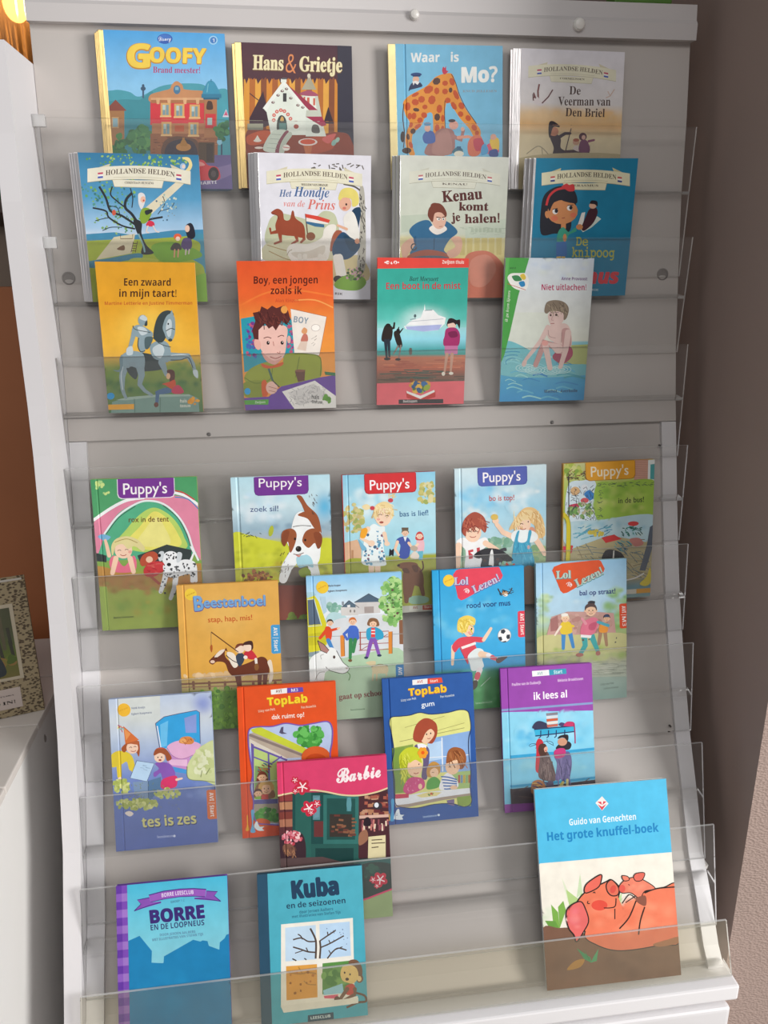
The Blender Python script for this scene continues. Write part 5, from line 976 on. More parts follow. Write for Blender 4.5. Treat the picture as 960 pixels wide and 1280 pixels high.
def art_bo(a):
    a.full((0, 'cfe2e8'), (.3, 'a4d2e6'), (.5, 'b8d8e4'), (.62, 'a8c0b0'), (.75, 'a8b478'), (1, 'a0ac70'))
    a.bush(['86c8e8', '98d0ea', '78c0e4'], 330, 300, 220, 80, 44, 26, 60); a.bush(['d8e8ee', 'c8e0e8', 'e6eff2'], 620, 300, 220, 150, 44, 24, 56); a.bush(['dce6ea', 'd0e0e0'], 260, 450, 140, 60, 24, 20, 46); a.bush(['8ab4a0', '9cbca0', '7aa890'], 430, 710, 110, 50, 40, 16, 34); a.bush(['9cb488', '84a880', 'a8bc84'], 780, 800, 90, 60, 40, 16, 36); a.bush(['88b098', '98bca0'], 110, 790, 60, 60, 24, 16, 32)
    sk = 'f2ceb4'
    # boy
    a.S('f0f0f0', 70, 690, 130, 650, 220, 680, 320, 650, 350, 720, 300, 760, 290, 930, 150, 930, 150, 760); a.P('c84c54', 172, 760, 215, 750, 218, 770, 190, 778, 215, 800, 212, 830, 180, 835); a.P('c84c54', 245, 740, 272, 735, 275, 800, 250, 800); a.limb(sk, 50, 40, 320, 700, 420, 760); a.limb(sk, 60, 50, 90, 720, 80, 900); a.E(sk, 212, 610, 72, 80); a.S('a85444', 115, 590, 140, 490, 220, 432, 300, 470, 330, 550, 315, 610, 270, 570, 220, 560, 160, 590, 150, 640); a.strokes(['8a3c34', 'c06c54'], 34, 130, 470, 310, 570, 50, 7, 70, 60); a.A('4a3430', 5, 185, 605, 14, 9, 180, 360); a.A('4a3430', 5, 240, 605, 14, 9, 180, 360); a.A('a84c44', 6, 212, 635, 26, 14, 10, 170)
    # girl
    a.S('e4c088', 520, 590, 580, 480, 650, 405, 740, 410, 810, 500, 830, 640, 760, 660, 740, 560, 660, 520, 600, 560); a.E(sk, 645, 545, 62, 72); a.S('ead09c', 590, 520, 640, 430, 720, 430, 700, 500, 640, 510, 600, 560); a.strokes(['d0a468', 'f0dcae'], 50, 560, 430, 800, 620, 70, 6, 60, 40); a.E('dc9a80', 720, 600, 26, 34, -20)
    a.limb(sk, 50, 36, 560, 650, 470, 610, 415, 540); a.E(sk, 405, 510, 28, 26); a.E('d8b860', 395, 478, 32, 26); a.limb(sk, 52, 40, 730, 640, 790, 730, 830, 800); a.S('eaf0f0', 545, 620, 600, 590, 720, 600, 770, 650, 720, 700, 560, 690); a.S('4aa4c4', 560, 740, 585, 620, 610, 600, 600, 690, 670, 690, 690, 600, 715, 610, 700, 720, 740, 900, 560, 910); a.strokes(['3a88ac', '6cbcd4'], 24, 570, 700, 720, 880, 50, 5, 80, 20); a.A('4a3430', 5, 628, 545, 12, 8, 180, 360); a.E('2a2020', 685, 522, 5, 6); a.A('b0544c', 6, 640, 575, 24, 14, 10, 170); a.E('c8a8a8', 690, 740, 12, 18)
    # dog
    a.S('3a3a3e', 225, 800, 300, 750, 380, 745, 450, 760, 500, 790, 560, 850, 480, 860, 450, 910, 290, 910, 290, 830); a.S('f0f0ee', 350, 900, 365, 770, 385, 770, 390, 900); a.E('2a2426', 360, 902, 22, 14); a.E('54403a', 315, 850, 14, 12); a.E('54403a', 425, 840, 14, 12); a.S('2c2c30', 220, 810, 260, 770, 290, 800, 270, 830); a.S('2c2c30', 450, 820, 520, 810, 556, 850, 490, 860); a.S('4a4a50', 440, 760, 490, 740, 500, 770)
    a.S('a88a78', 640, 940, 740, 930, 740, 1240, 640, 1240); a.bush(['8ab890', 'd0503c', '98bcb8'], 500, 890, 80, 24, 16, 10, 18)
    a.T('bo is top!', 'c0504c', 350, 340, 562, 336, 46, '', .012); a.puppy('5864b0', 250, (58, 46), 664, 205, '4a54a0'); a.hinge(.05, '90b0b8', 'e0eef0', .018)
def art_bus(a):
    a.full((0, 'c8c890'), (.15, 'b8c868'), (.38, '9cb84c'), (.42, 'b8d0d0'), (.6, 'b0a890'), (.85, 'a89c78'), (.92, '6a94a0'), (1, '88a8a8'))
    a.P('c89a88', 680, 40, 800, 40, 800, 200, 680, 210)
    for y in range(50, 205, 15): a.L('a87868', 3, 682, y, 800, y-2)
    a.P('e0e4e0', 795, 45, 860, 40, 860, 215, 795, 205); a.P('4f9c9c', 815, 80, 860, 75, 860, 205, 815, 200)
    a.bush(['a8b84c', 'c0c868', '8aa848', 'd0d088'], 160, 120, 80, 60, 40, 12, 26); a.strokes(['4a4034', '5c5044', '8a4a3c'], 46, 105, 120, 270, 190, 26, 5, 0, 60)
    a.S('d4e4ec', 130, 240, 250, 200, 360, 220, 370, 520, 130, 540); a.E('d8b080', 190, 285, 40, 36); a.E('e4eaf0', 268, 258, 28, 26); a.S('3f84c8', 265, 310, 310, 280, 355, 330, 320, 365, 290, 350); a.E('d05c60', 270, 365, 34, 22); a.S('c8405c', 145, 400, 215, 390, 220, 425, 150, 420); a.bush(['7aa85c', '9cb874', '6a9458', 'c0b898'], 245, 450, 110, 60, 44, 10, 24); a.strokes(['34383c', '3c4a54', '484c50'], 90, 120, 240, 370, 530, 34, 4, 80, 70); a.L('34383c', 8, 135, 160, 140, 530)
    a.S('9abc4c', 365, 240, 560, 220, 860, 220, 860, 510, 640, 510, 380, 530); a.bush(['a8c454', '8cb044', 'b8c868', '7ca83c', 'c0c874'], 600, 370, 220, 120, 90, 20, 50); a.strokes(['54684c'], 40, 370, 225, 850, 255, 30, 4, 0, 30); a.strokes(['54684c'], 24, 370, 250, 410, 520, 26, 4, 0, 50)
    a.S('b8d4dc', 100, 560, 400, 530, 860, 500, 860, 720, 500, 760, 150, 760); a.bush(['a8ccd8', 'c0d8dc', 'd0dcd4', '98c4d4'], 480, 610, 360, 70, 70, 18, 46); a.strokes(['5a9cb8', '4a88a4', '6ab0c0'], 40, 170, 590, 480, 710, 60, 7, -15, 20); a.bush(['d8c454', 'c8b850'], 370, 640, 60, 20, 12, 12, 22)
    a.P('b8ac84', 130, 780, 480, 660, 860, 740, 860, 1040, 620, 1040, 150, 900); a.strokes(['8a7c5c', '6a7a7c', 'c8bc94', '98a08c'], 60, 200, 700, 800, 1000, 120, 6, 25, 50); a.P('d04040', 415, 680, 520, 655, 585, 695, 450, 725); a.E('d04848', 680, 568, 46, 20); a.S('c08078', 650, 700, 730, 690, 770, 740, 700, 760); a.strokes(['3f8a7c', '2f5c54', '4a7a70'], 30, 580, 590, 740, 660, 34, 7, 20, 50); a.strokes(['54a0a8', '3a6a80'], 20, 510, 710, 640, 790, 50, 6, 40, 20)
    a.S('2c2a2e', 430, 870, 440, 800, 480, 780, 540, 790, 590, 820, 600, 870); a.P('e8e4dc', 515, 790, 525, 790, 522, 880, 508, 880); a.bush(['c8405c', 'd04c4c'], 140, 760, 60, 30, 14, 12, 22)
    a.LS('d8c834', 34, 90, 470, 128, 520, 136, 620, 132, 900); a.LS('9c9430', 5, 112, 480, 146, 530, 155, 640, 150, 890); a.P('5c6470', 820, 600, 850, 580, 850, 760, 790, 970, 740, 965, 800, 740); a.S('dcc83c', 745, 1080, 800, 1020, 830, 940, 840, 1060, 800, 1100); a.LS('e0dcd4', 12, 600, 1050, 700, 1030, 780, 990)
    a.P('d8d4c4', 580, 1130, 720, 1125, 720, 1165, 580, 1170); a.P('e0a030', 720, 1125, 860, 1118, 860, 1158, 720, 1164)
    a.T('in de bus!', '3c4430', 552, 395, 765, 388, 44, '', .012); a.puppy('e2a02c', 276, (55, 42), 682, 195, 'b07820', 'f0e4c8'); a.hinge(0, 'c8902c', None, .006)
# ------------------------------------------------------------------ row 6
def avi(a, c, x, y, t2, tc='f4eee8', hx=52, L=210):
    """rounded AVI tab on the fore-edge, text reading downwards"""
    a.P(c, x, y, x+12, y-8, x+hx+20, y-10, x+hx+30, y+L, x+18, y+L+6, x+6, y+L-4)
    a.T('AVI', tc, x+20, y+12, x+24, y+L*.36, 30, 'B'); a.L(tc, 3, x+14, y+L*.44, x+hx+10, y+L*.44); a.T(t2, tc, x+24, y+L*.52, x+30, y+L*.93, 30, 'B')
def art_beest(a):
    a.full((0, 'e0ac58'), (.62, 'e2aa4c'), (.64, 'd8b468'), (.72, 'c8b878'), (.74, '6a9a34'), (1, '6fa034'))
    a.RG('e8b864', 'e2ad54', 450, 330, 300, 240)
    a.bush(['e8c89c', 'dcb888'], 480, 800, 370, 16, 30, 16, 30)
    for x in (195, 318, 440, 560, 660, 830): a.limb('8a5c44', 22, 18, x, 850, x+4, 900)
    a.L('8a5c44', 14, 100, 865, 330, 855, 520, 845, 720, 840, 900, 830); a.L('a8785c', 8, 100, 890, 400, 880, 700, 870, 900, 865)
    a.bush(['6ca02c', '7cb034', '5c902c', '88b844', '4f8428'], 500, 1060, 420, 170, 160, 10, 26); a.strokes(['4a7c24', '3f6c20', '98c050'], 120, 110, 900, 900, 1230, 26, 5, -60, 50)
    b = '6c3826'
    a.S(b, 440, 640, 470, 680, 540, 720, 640, 690, 720, 650, 770, 680, 782, 780, 720, 790, 620, 795, 510, 800, 470, 770, 440, 700, 380, 690, 345, 712, 318, 690, 340, 660, 400, 610, 440, 595); a.limb(b, 50, 34, 540, 790, 555, 890); a.limb(b, 38, 26, 712, 780, 708, 880); a.limb(b, 40, 28, 755, 770, 748, 890); a.P(b, 440, 600, 450, 580, 462, 610)
    a.S('eddccc', 360, 650, 400, 605, 440, 595, 420, 625, 380, 655); a.S('f0e4d4', 455, 620, 500, 620, 530, 660, 540, 720, 510, 735, 480, 690); a.S('ecdcc8', 770, 690, 800, 680, 815, 780, 805, 840, 780, 850, 790, 760); a.LS('3a2018', 6, 450, 640, 500, 680, 545, 700); a.E('2a1814', 372, 660, 5, 6); a.E('e8c8b0', 345, 690, 18, 12)
    a.S('3c4658', 525, 650, 560, 620, 590, 640, 585, 690, 550, 725); a.S('c83440', 590, 620, 640, 595, 690, 660, 640, 672, 600, 650); a.E('f2d8c4', 556, 592, 36, 32); a.S('7a4030', 520, 590, 535, 555, 580, 548, 592, 570, 560, 565); a.E('f2d8c4', 616, 578, 34, 32); a.S('4a2c28', 580, 560, 600, 535, 650, 530, 660, 580, 645, 600, 640, 560); a.E('f0e4dc', 600, 655, 16, 14); a.limb('e8e0d8', 22, 18, 680, 670, 685, 710); a.E('8a5c34', 686, 730, 18, 28)
    a.L('5c3424', 7, 335, 460, 545, 615); a.L('8a7458', 3, 335, 460, 335, 560); a.S('b05c2c', 330, 565, 342, 560, 345, 590, 338, 618, 328, 590)
    a.E('f0cc44', 178, 172, 46, 46); a.T('nieuw', 'c8962c', 148, 188, 212, 160, 20, 'script')
    for c, o, d in (('6c5a94', .05, 4), ('78a8d8', .02, 0)):
        a.T('B', c, 212, 296+d, 276, 290+d, 108, '', o+.02); a.T('eestenboel', c, 282, 272+d, 752, 252+d, 76, '', o+.015)
    a.T('stap, hap, mis!', 'c85c2c', 312, 386, 652, 366, 40, '', .016); avi(a, '4a9cd0', 795, 412, 'Start'); a.hinge(.055, 'b8863c', 'ecc078', .014)
def art_school(a):
    a.full((0, '8cc4ea'), (.12, 'b8dcf0'), (.25, 'e4ecf2'), (.4, 'e8ecf0'), (.5, 'dce4e0'), (.56, 'b8d0b4'), (.64, 'a8c4a0'), (1, 'a8c4a0'))
    a.bush(['8ab8a8', '9cc4b4', '7cac9c'], 270, 350, 56, 30, 24, 12, 26); a.S('b8d8dc', 215, 420, 260, 385, 340, 400, 380, 440, 360, 470, 220, 475)
    a.P('d4d0cc', 325, 345, 470, 345, 465, 410, 330, 412); a.P('5c7080', 335, 345, 390, 292, 470, 348); a.P('d0ccca', 440, 308, 640, 300, 640, 390, 450, 402); a.P('54687c', 432, 308, 548, 238, 640, 285, 640, 302); a.P('a89c98', 512, 342, 588, 338, 588, 390, 514, 392); a.P('e8e8e8', 375, 330, 400, 325, 400, 345, 378, 346); a.L('3a4048', 4, 335, 345, 390, 292, 470, 348); a.L('3a4048', 4, 432, 308, 548, 238, 640, 290); a.R('8a9098', 335, 300, 350, 330); a.E('8a8480', 402, 376, 7, 12); a.E('8a8480', 434, 376, 7, 12)
    a.S('d8dce0', 250, 480, 420, 420, 640, 400, 820, 420, 820, 720, 300, 740); a.S('b4d0b0', 300, 770, 500, 720, 830, 700, 850, 1220, 80, 1262, 80, 900)
    # tree
    a.P('8a6048', 790, 450, 830, 440, 835, 640, 795, 640); a.bush(['8cc070', 'a0cc80', '78b060', 'b4d890', '68a054'], 745, 300, 100, 190, 170, 14, 30); a.bush(['4f8448', '5c7848', '6a5048'], 760, 290, 70, 150, 26, 5, 12)
    # yellow van
    a.P('d8d030', 55, 270, 110, 240, 150, 300, 210, 470, 215, 640, 160, 690, 65, 710); a.P('a8ccd8', 52, 230, 110, 225, 130, 250, 60, 275); a.P('5c6c80', 62, 290, 110, 285, 165, 480, 70, 488); a.L('c8dce0', 7, 60, 285, 112, 280, 172, 490, 66, 498); a.P('c8c02c', 70, 560, 200, 540, 210, 640, 70, 650); a.P('8a9ca4', 70, 705, 150, 695, 160, 730, 75, 740); a.P('b8d4e4', 160, 262, 205, 262, 215, 380, 190, 400)
    # fence
    for y in (545, 590, 640, 690): a.L('a85a54', 6, 470, y, 710, y-10)
    a.L('a85a54', 10, 480, 540, 482, 690); a.L('a85a54', 5, 480, 690, 700, 560); a.P('e08c3c', 320, 570, 350, 565, 355, 735, 325, 740); a.P('e08c3c', 705, 540, 735, 538, 735, 715, 708, 718); a.L('7a4a28', 4, 352, 565, 357, 735); a.L('7a4a28', 4, 737, 538, 737, 715); a.L('9aa0a0', 4, 60, 580, 320, 575); a.L('9aa0a0', 4, 740, 560, 830, 555)
    # children
    sk = 'f2c8a8'
    a.limb('e0502c', 30, 24, 210, 530, 160, 590); a.S('e0502c', 200, 510, 235, 500, 255, 540, 245, 608, 210, 605); a.limb('e0502c', 22, 18, 245, 530, 300, 515); a.limb('4a88c8', 34, 26, 225, 608, 260, 680); a.head(240, 470, 24, sk, '4a3c34'); a.limb(sk, 14, 14, 300, 515, 314, 510)
    a.S('4a6ec8', 385, 510, 420, 490, 460, 510, 462, 605, 388, 608); a.limb('4a6ec8', 28, 22, 390, 525, 350, 560, 375, 600); a.limb('4a6ec8', 26, 22, 455, 525, 462, 590); a.limb('3f8a54', 32, 24, 405, 605, 400, 750); a.limb('3f8a54', 32, 24, 440, 605, 425, 700); a.head(420, 460, 28, sk, 'd0743c'); a.E('7a5c3c', 400, 770, 16, 12)
    a.S('3aa4cc', 530, 530, 560, 505, 610, 505, 660, 540, 665, 590, 620, 605, 540, 605); a.P('e84a4c', 568, 510, 598, 510, 600, 585, 566, 585); a.L('f4f0ee', 8, 568, 530, 600, 530); a.L('f4f0ee', 8, 568, 555, 600, 555); a.limb('8a5ab4', 32, 26, 570, 605, 535, 740); a.limb('8a5ab4', 32, 26, 595, 605, 630, 720); a.S('8a6448', 540, 490, 550, 440, 585, 430, 620, 445, 628, 495); a.E(sk, 583, 478, 28, 28); a.S('8a6448', 550, 470, 570, 440, 605, 445, 616, 470, 585, 456); a.E('2a2020', 573, 478, 3, 4); a.E('2a2020', 593, 478, 3, 4); a.A('c84c44', 4, 583, 488, 10, 6, 10, 170); a.E('34405c', 528, 748, 16, 10); a.E('34405c', 634, 730, 18, 10)
    # goat and lamb
    w = 'eef0ee'
    a.S(w, 75, 770, 160, 700, 240, 665, 290, 690, 340, 780, 385, 820, 385, 850, 340, 872, 240, 850, 200, 870, 180, 940, 80, 945); a.P('b08078', 140, 610, 190, 640, 230, 690, 215, 710, 170, 690); a.L('3c3a3c', 5, 140, 610, 190, 640, 232, 688); a.L('3c3a3c', 5, 140, 610, 165, 690, 215, 712); a.E('54403c', 272, 742, 10, 13); a.LS('54504c', 5, 290, 690, 340, 780, 388, 825, 382, 855, 335, 874, 240, 850, 205, 820); a.LS('5a8a44', 6, 375, 860, 400, 890, 388, 930); a.E('b89890', 372, 830, 10, 7); a.LS('a8a8a4', 5, 170, 760, 165, 730, 190, 720); a.LS('a8a8a4', 6, 120, 930, 150, 870, 200, 860)
    a.S('d8c8a0', 575, 820, 640, 800, 700, 815, 700, 870, 640, 875, 590, 875); a.S('d8c8a0', 525, 790, 560, 775, 605, 780, 590, 830, 560, 810); a.limb('d8c8a0', 16, 12, 585, 860, 580, 930); a.limb('d8c8a0', 16, 12, 615, 860, 612, 930); a.limb('d8c8a0', 14, 12, 690, 860, 692, 890); a.LS('6a5c44', 4, 570, 822, 640, 800, 702, 815)
    a.E('f0c83c', 180, 188, 50, 50); a.T('nieuw', 'd8962c', 150, 205, 212, 176, 20, 'script'); a.T('Maria Kuyper', '6a6a74', 225, 184, 325, 178, 14, 'B'); a.T('Egbert Koopmans', '6a6a74', 225, 226, 375, 216, 14, 'B')
    a.T('gaat op schoolreis', '8a4444', 312, 1085, 760, 1040, 44, 'serif', .015); a.T('leesleeuw', '5c7c5c', 405, 1175, 520, 1166, 14, 'B'); avi(a, '3f84bc', 765, 812, 'Start'); a.hinge(.055, '88b0c0', 'd4ecf4', .012)
def lol(a, c, pts, x0, y0, sc=1.0, txt='c8c4d8'):
    a.P(c, *pts); pq = np.array(pairs(pts)); cx, cy = pq.mean(0)
    for cc, o, d in (('5a5a9c' if txt == 'c8c4d8' else '4a8a8c', .07, 3), (txt, .02, 0)):
        a.T('Lol', cc, x0, y0+d, x0+120, y0-4+d, 62, 'serif', o); a.T('Lezen!', cc, x0+172, y0+72+d, x0+388, y0-30+d, 62, 'serif', o)
    a.T('in', 'f4f0f0', x0+92, y0+62, x0+120, y0+72, 34, 'B'); a.A('f4f0f0', 4, x0+105, y0+55, 24, 22, 200, 380, 8)
def art_mus(a):
    a.full((0, '2fa4dc'), (.35, '4ab0e0'), (.62, '40aae0'), (.7, '3c9ed0'), (.74, '58b48c'), (.8, '4aa05c'), (1, '3f9450'))
    a.bush(['58b8e4', '6cc0e6', '4ab2e2', '74c8e8'], 430, 500, 330, 190, 60, 26, 60); a.bush(['5cb070', '4ca460', '3c9450', '68b87c'], 470, 1100, 400, 120, 70, 24, 50); a.L('c8e4d4', 4, 480, 1060, 560, 985)
    lol(a, 'e2485c', (235, 120, 262, 82, 330, 62, 600, 50, 625, 62, 655, 130, 645, 158, 330, 328, 305, 335, 280, 315), 245, 205)
    a.E('f4cc44', 200, 168, 48, 50); a.T('nieuw', 'd8962c', 168, 184, 235, 156, 20, 'script')
    a.LS('4a3c38', 9, 615, 240, 640, 280, 675, 285); a.LS('4a3c38', 9, 735, 235, 715, 275, 680, 290); a.E('b89878', 675, 280, 26, 20); a.E('e8e0d4', 680, 295, 20, 12); a.E('2a2422', 670, 262, 10, 8); a.P('d88a3c', 655, 262, 668, 262, 662, 274); a.strokes(['3a302e'], 16, 615, 245, 735, 290, 24, 5, 30, 50)
    a.T('rood voor mus', '24447c', 356, 402, 722, 382, 46, '', .018)
    sk = 'f2d0b4'
    a.limb(sk, 34, 22, 245, 720, 240, 870); a.S('dc4c5c', 235, 720, 280, 660, 350, 640, 470, 645, 510, 660, 490, 690, 420, 690, 440, 745, 380, 800, 370, 870, 330, 800, 300, 730, 260, 770); a.P('f2eae8', 310, 725, 430, 685, 438, 705, 320, 745); a.LS('a83848', 4, 300, 735, 335, 805, 370, 872); a.limb(sk, 30, 24, 500, 670, 545, 600, 560, 575)
    a.S('e6eeee', 370, 800, 440, 740, 500, 760, 490, 830, 500, 900, 410, 930, 385, 870); a.limb(sk, 56, 40, 480, 790, 545, 800); a.limb('ece8ea', 40, 30, 540, 800, 620, 840); a.limb('dc6070', 40, 32, 575, 818, 600, 830); a.S('5c4c4c', 610, 830, 690, 810, 700, 822, 640, 865, 612, 862); a.limb('ece8ea', 50, 34, 470, 920, 435, 1020); a.limb('d85868', 46, 44, 455, 960, 448, 985); a.S('4c443c', 410, 1020, 450, 1010, 450, 1060, 410, 1090)
    a.E(sk, 375, 585, 44, 56); a.S('ecd060', 275, 560, 290, 490, 360, 462, 425, 490, 420, 545, 380, 540, 350, 600, 290, 600); a.strokes(['d8b848', 'f6e488'], 36, 285, 490, 400, 590, 46, 7, 60, 40); a.E('2a2420', 398, 575, 5, 8); a.A('b0544c', 5, 392, 610, 18, 12, 10, 140); a.E('eea898', 378, 606, 14, 10)
    a.E('f0f0f0', 675, 635, 56, 58); a.P('3a4048', 645, 590, 672, 582, 685, 602, 668, 622, 645, 615); a.P('3a4048', 695, 630, 722, 628, 722, 662, 702, 668, 690, 652); a.P('3a4048', 625, 648, 650, 645, 658, 672, 640, 685, 625, 668); a.A('8a94a0', 4, 675, 635, 56, 58, 0, 360, 24); a.P('3a4048', 655, 688, 690, 680, 690, 692, 665, 694)
    a.T('leesleeuw', 'a8d4b0', 440, 1210, 580, 1198, 16, 'B'); avi(a, 'e04458', 785, 440, 'Start', L=208); a.hinge(.06, '2488bc', '6cc4ec', .01)
def art_bal(a):
    a.full((0, '9cccec'), (.25, 'b8dcf0'), (.36, 'b8d8ec'), (.5, 'a8bc84'), (.62, 'a4b868'), (.7, 'b0b088'), (.76, 'b4b8a4'), (.88, 'a8b4a4'), (1, '7c9c94'))
    a.bush(['b8d8ec', 'cce4f0', 'a4d0ec'], 330, 420, 240, 100, 40, 24, 54); a.bush(['a8c48c', 'b8d09c', '98b880', 'c8dca8'], 140, 460, 60, 130, 50, 16, 38); a.bush(['9cc47c', '8ab868', 'b0d094', '78ac5c'], 730, 470, 90, 170, 90, 18, 42)
    a.P('c89c94', 190, 540, 320, 500, 540, 505, 700, 520, 720, 680, 150, 700); a.bush(['b88880', 'd0a89c', 'c0988c', 'a88078'], 420, 600, 260, 70, 60, 14, 34); a.P('a87470', 180, 560, 240, 530, 250, 650, 185, 660)
    a.S('c8c48c', 90, 700, 400, 690, 800, 690, 815, 830, 90, 850); a.bush(['a8bc64', '98b05c', 'b4c478', 'c0c484'], 450, 850, 360, 60, 70, 18, 44); a.bush(['b8bcac', 'a8b0a0', 'c4c4b4'], 460, 960, 370, 50, 50, 18, 44); a.strokes(['98a090', '8c9484'], 30, 530, 910, 810, 1020, 120, 4, 0, 4); a.G(80, 1040, 840, 1260, (0, '98aca0'), (1, '7a9c94'))
    sk = 'f0c8a8'
    a.limb('4a8cc8', 36, 26, 290, 680, 290, 800); a.limb('4a8cc8', 36, 26, 345, 680, 372, 790); a.S('e8c840', 262, 610, 290, 580, 345, 590, 362, 650, 345, 680, 270, 680); a.limb('f0e0d0', 20, 14, 265, 620, 220, 690); a.limb('e8c840', 22, 18, 330, 610, 370, 620); a.head(302, 555, 30, sk, 'ece0c0'); a.E('f0ece4', 296, 525, 30, 14)
    a.limb('4aa8a8', 50, 34, 460, 700, 470, 780, 430, 850); a.limb('4aa8a8', 50, 34, 520, 700, 570, 820); a.S('e07890', 430, 640, 460, 580, 540, 550, 580, 590, 560, 650, 530, 690, 440, 700); a.S('c85c78', 500, 610, 560, 590, 545, 650, 500, 650); a.P('f2eeee', 432, 690, 520, 698, 515, 720, 430, 712); a.limb('e89aa8', 24, 20, 470, 600, 440, 560); a.head(512, 492, 46, sk, '5c4a48'); a.E('5c4a48', 516, 432, 30, 18); a.R('34343c', 498, 418, 545, 436); a.E('a8685c', 425, 855, 32, 16); a.E('a8685c', 575, 845, 20, 20)
    a.limb('a88468', 32, 24, 595, 670, 580, 770); a.limb('a88468', 32, 24, 630, 670, 645, 780); a.S('e8963c', 580, 640, 600, 600, 645, 600, 650, 670, 590, 675); a.limb('58a8b8', 26, 22, 655, 620, 600, 600, 570, 590); a.head(643, 560, 26, 'e8bc98', '3c3434'); a.S('3f4c6c', 620, 550, 640, 528, 668, 550, 640, 552)
    a.dots(['5c5c58'], 4, 215, 700, 750, 770, 6, 9); lol(a, 'e2582c', (190, 160, 205, 130, 270, 105, 570, 80, 590, 92, 622, 155, 612, 182, 315, 345, 285, 350, 262, 330), 225, 228, txt='c0d4c8')
    a.T('bal op straat!', '2c3c80', 420, 370, 712, 358, 40, '', .02); a.T('Lizzy van Pelt', '5c7068', 600, 1108, 708, 1098, 15, 'B'); a.T('Juliette Bakker', '5c7068', 625, 1142, 748, 1132, 15, 'B'); avi(a, 'e0502c', 745, 452, 'M3', L=190); a.hinge(.055, '88aca8', 'd4e8e8', .014)
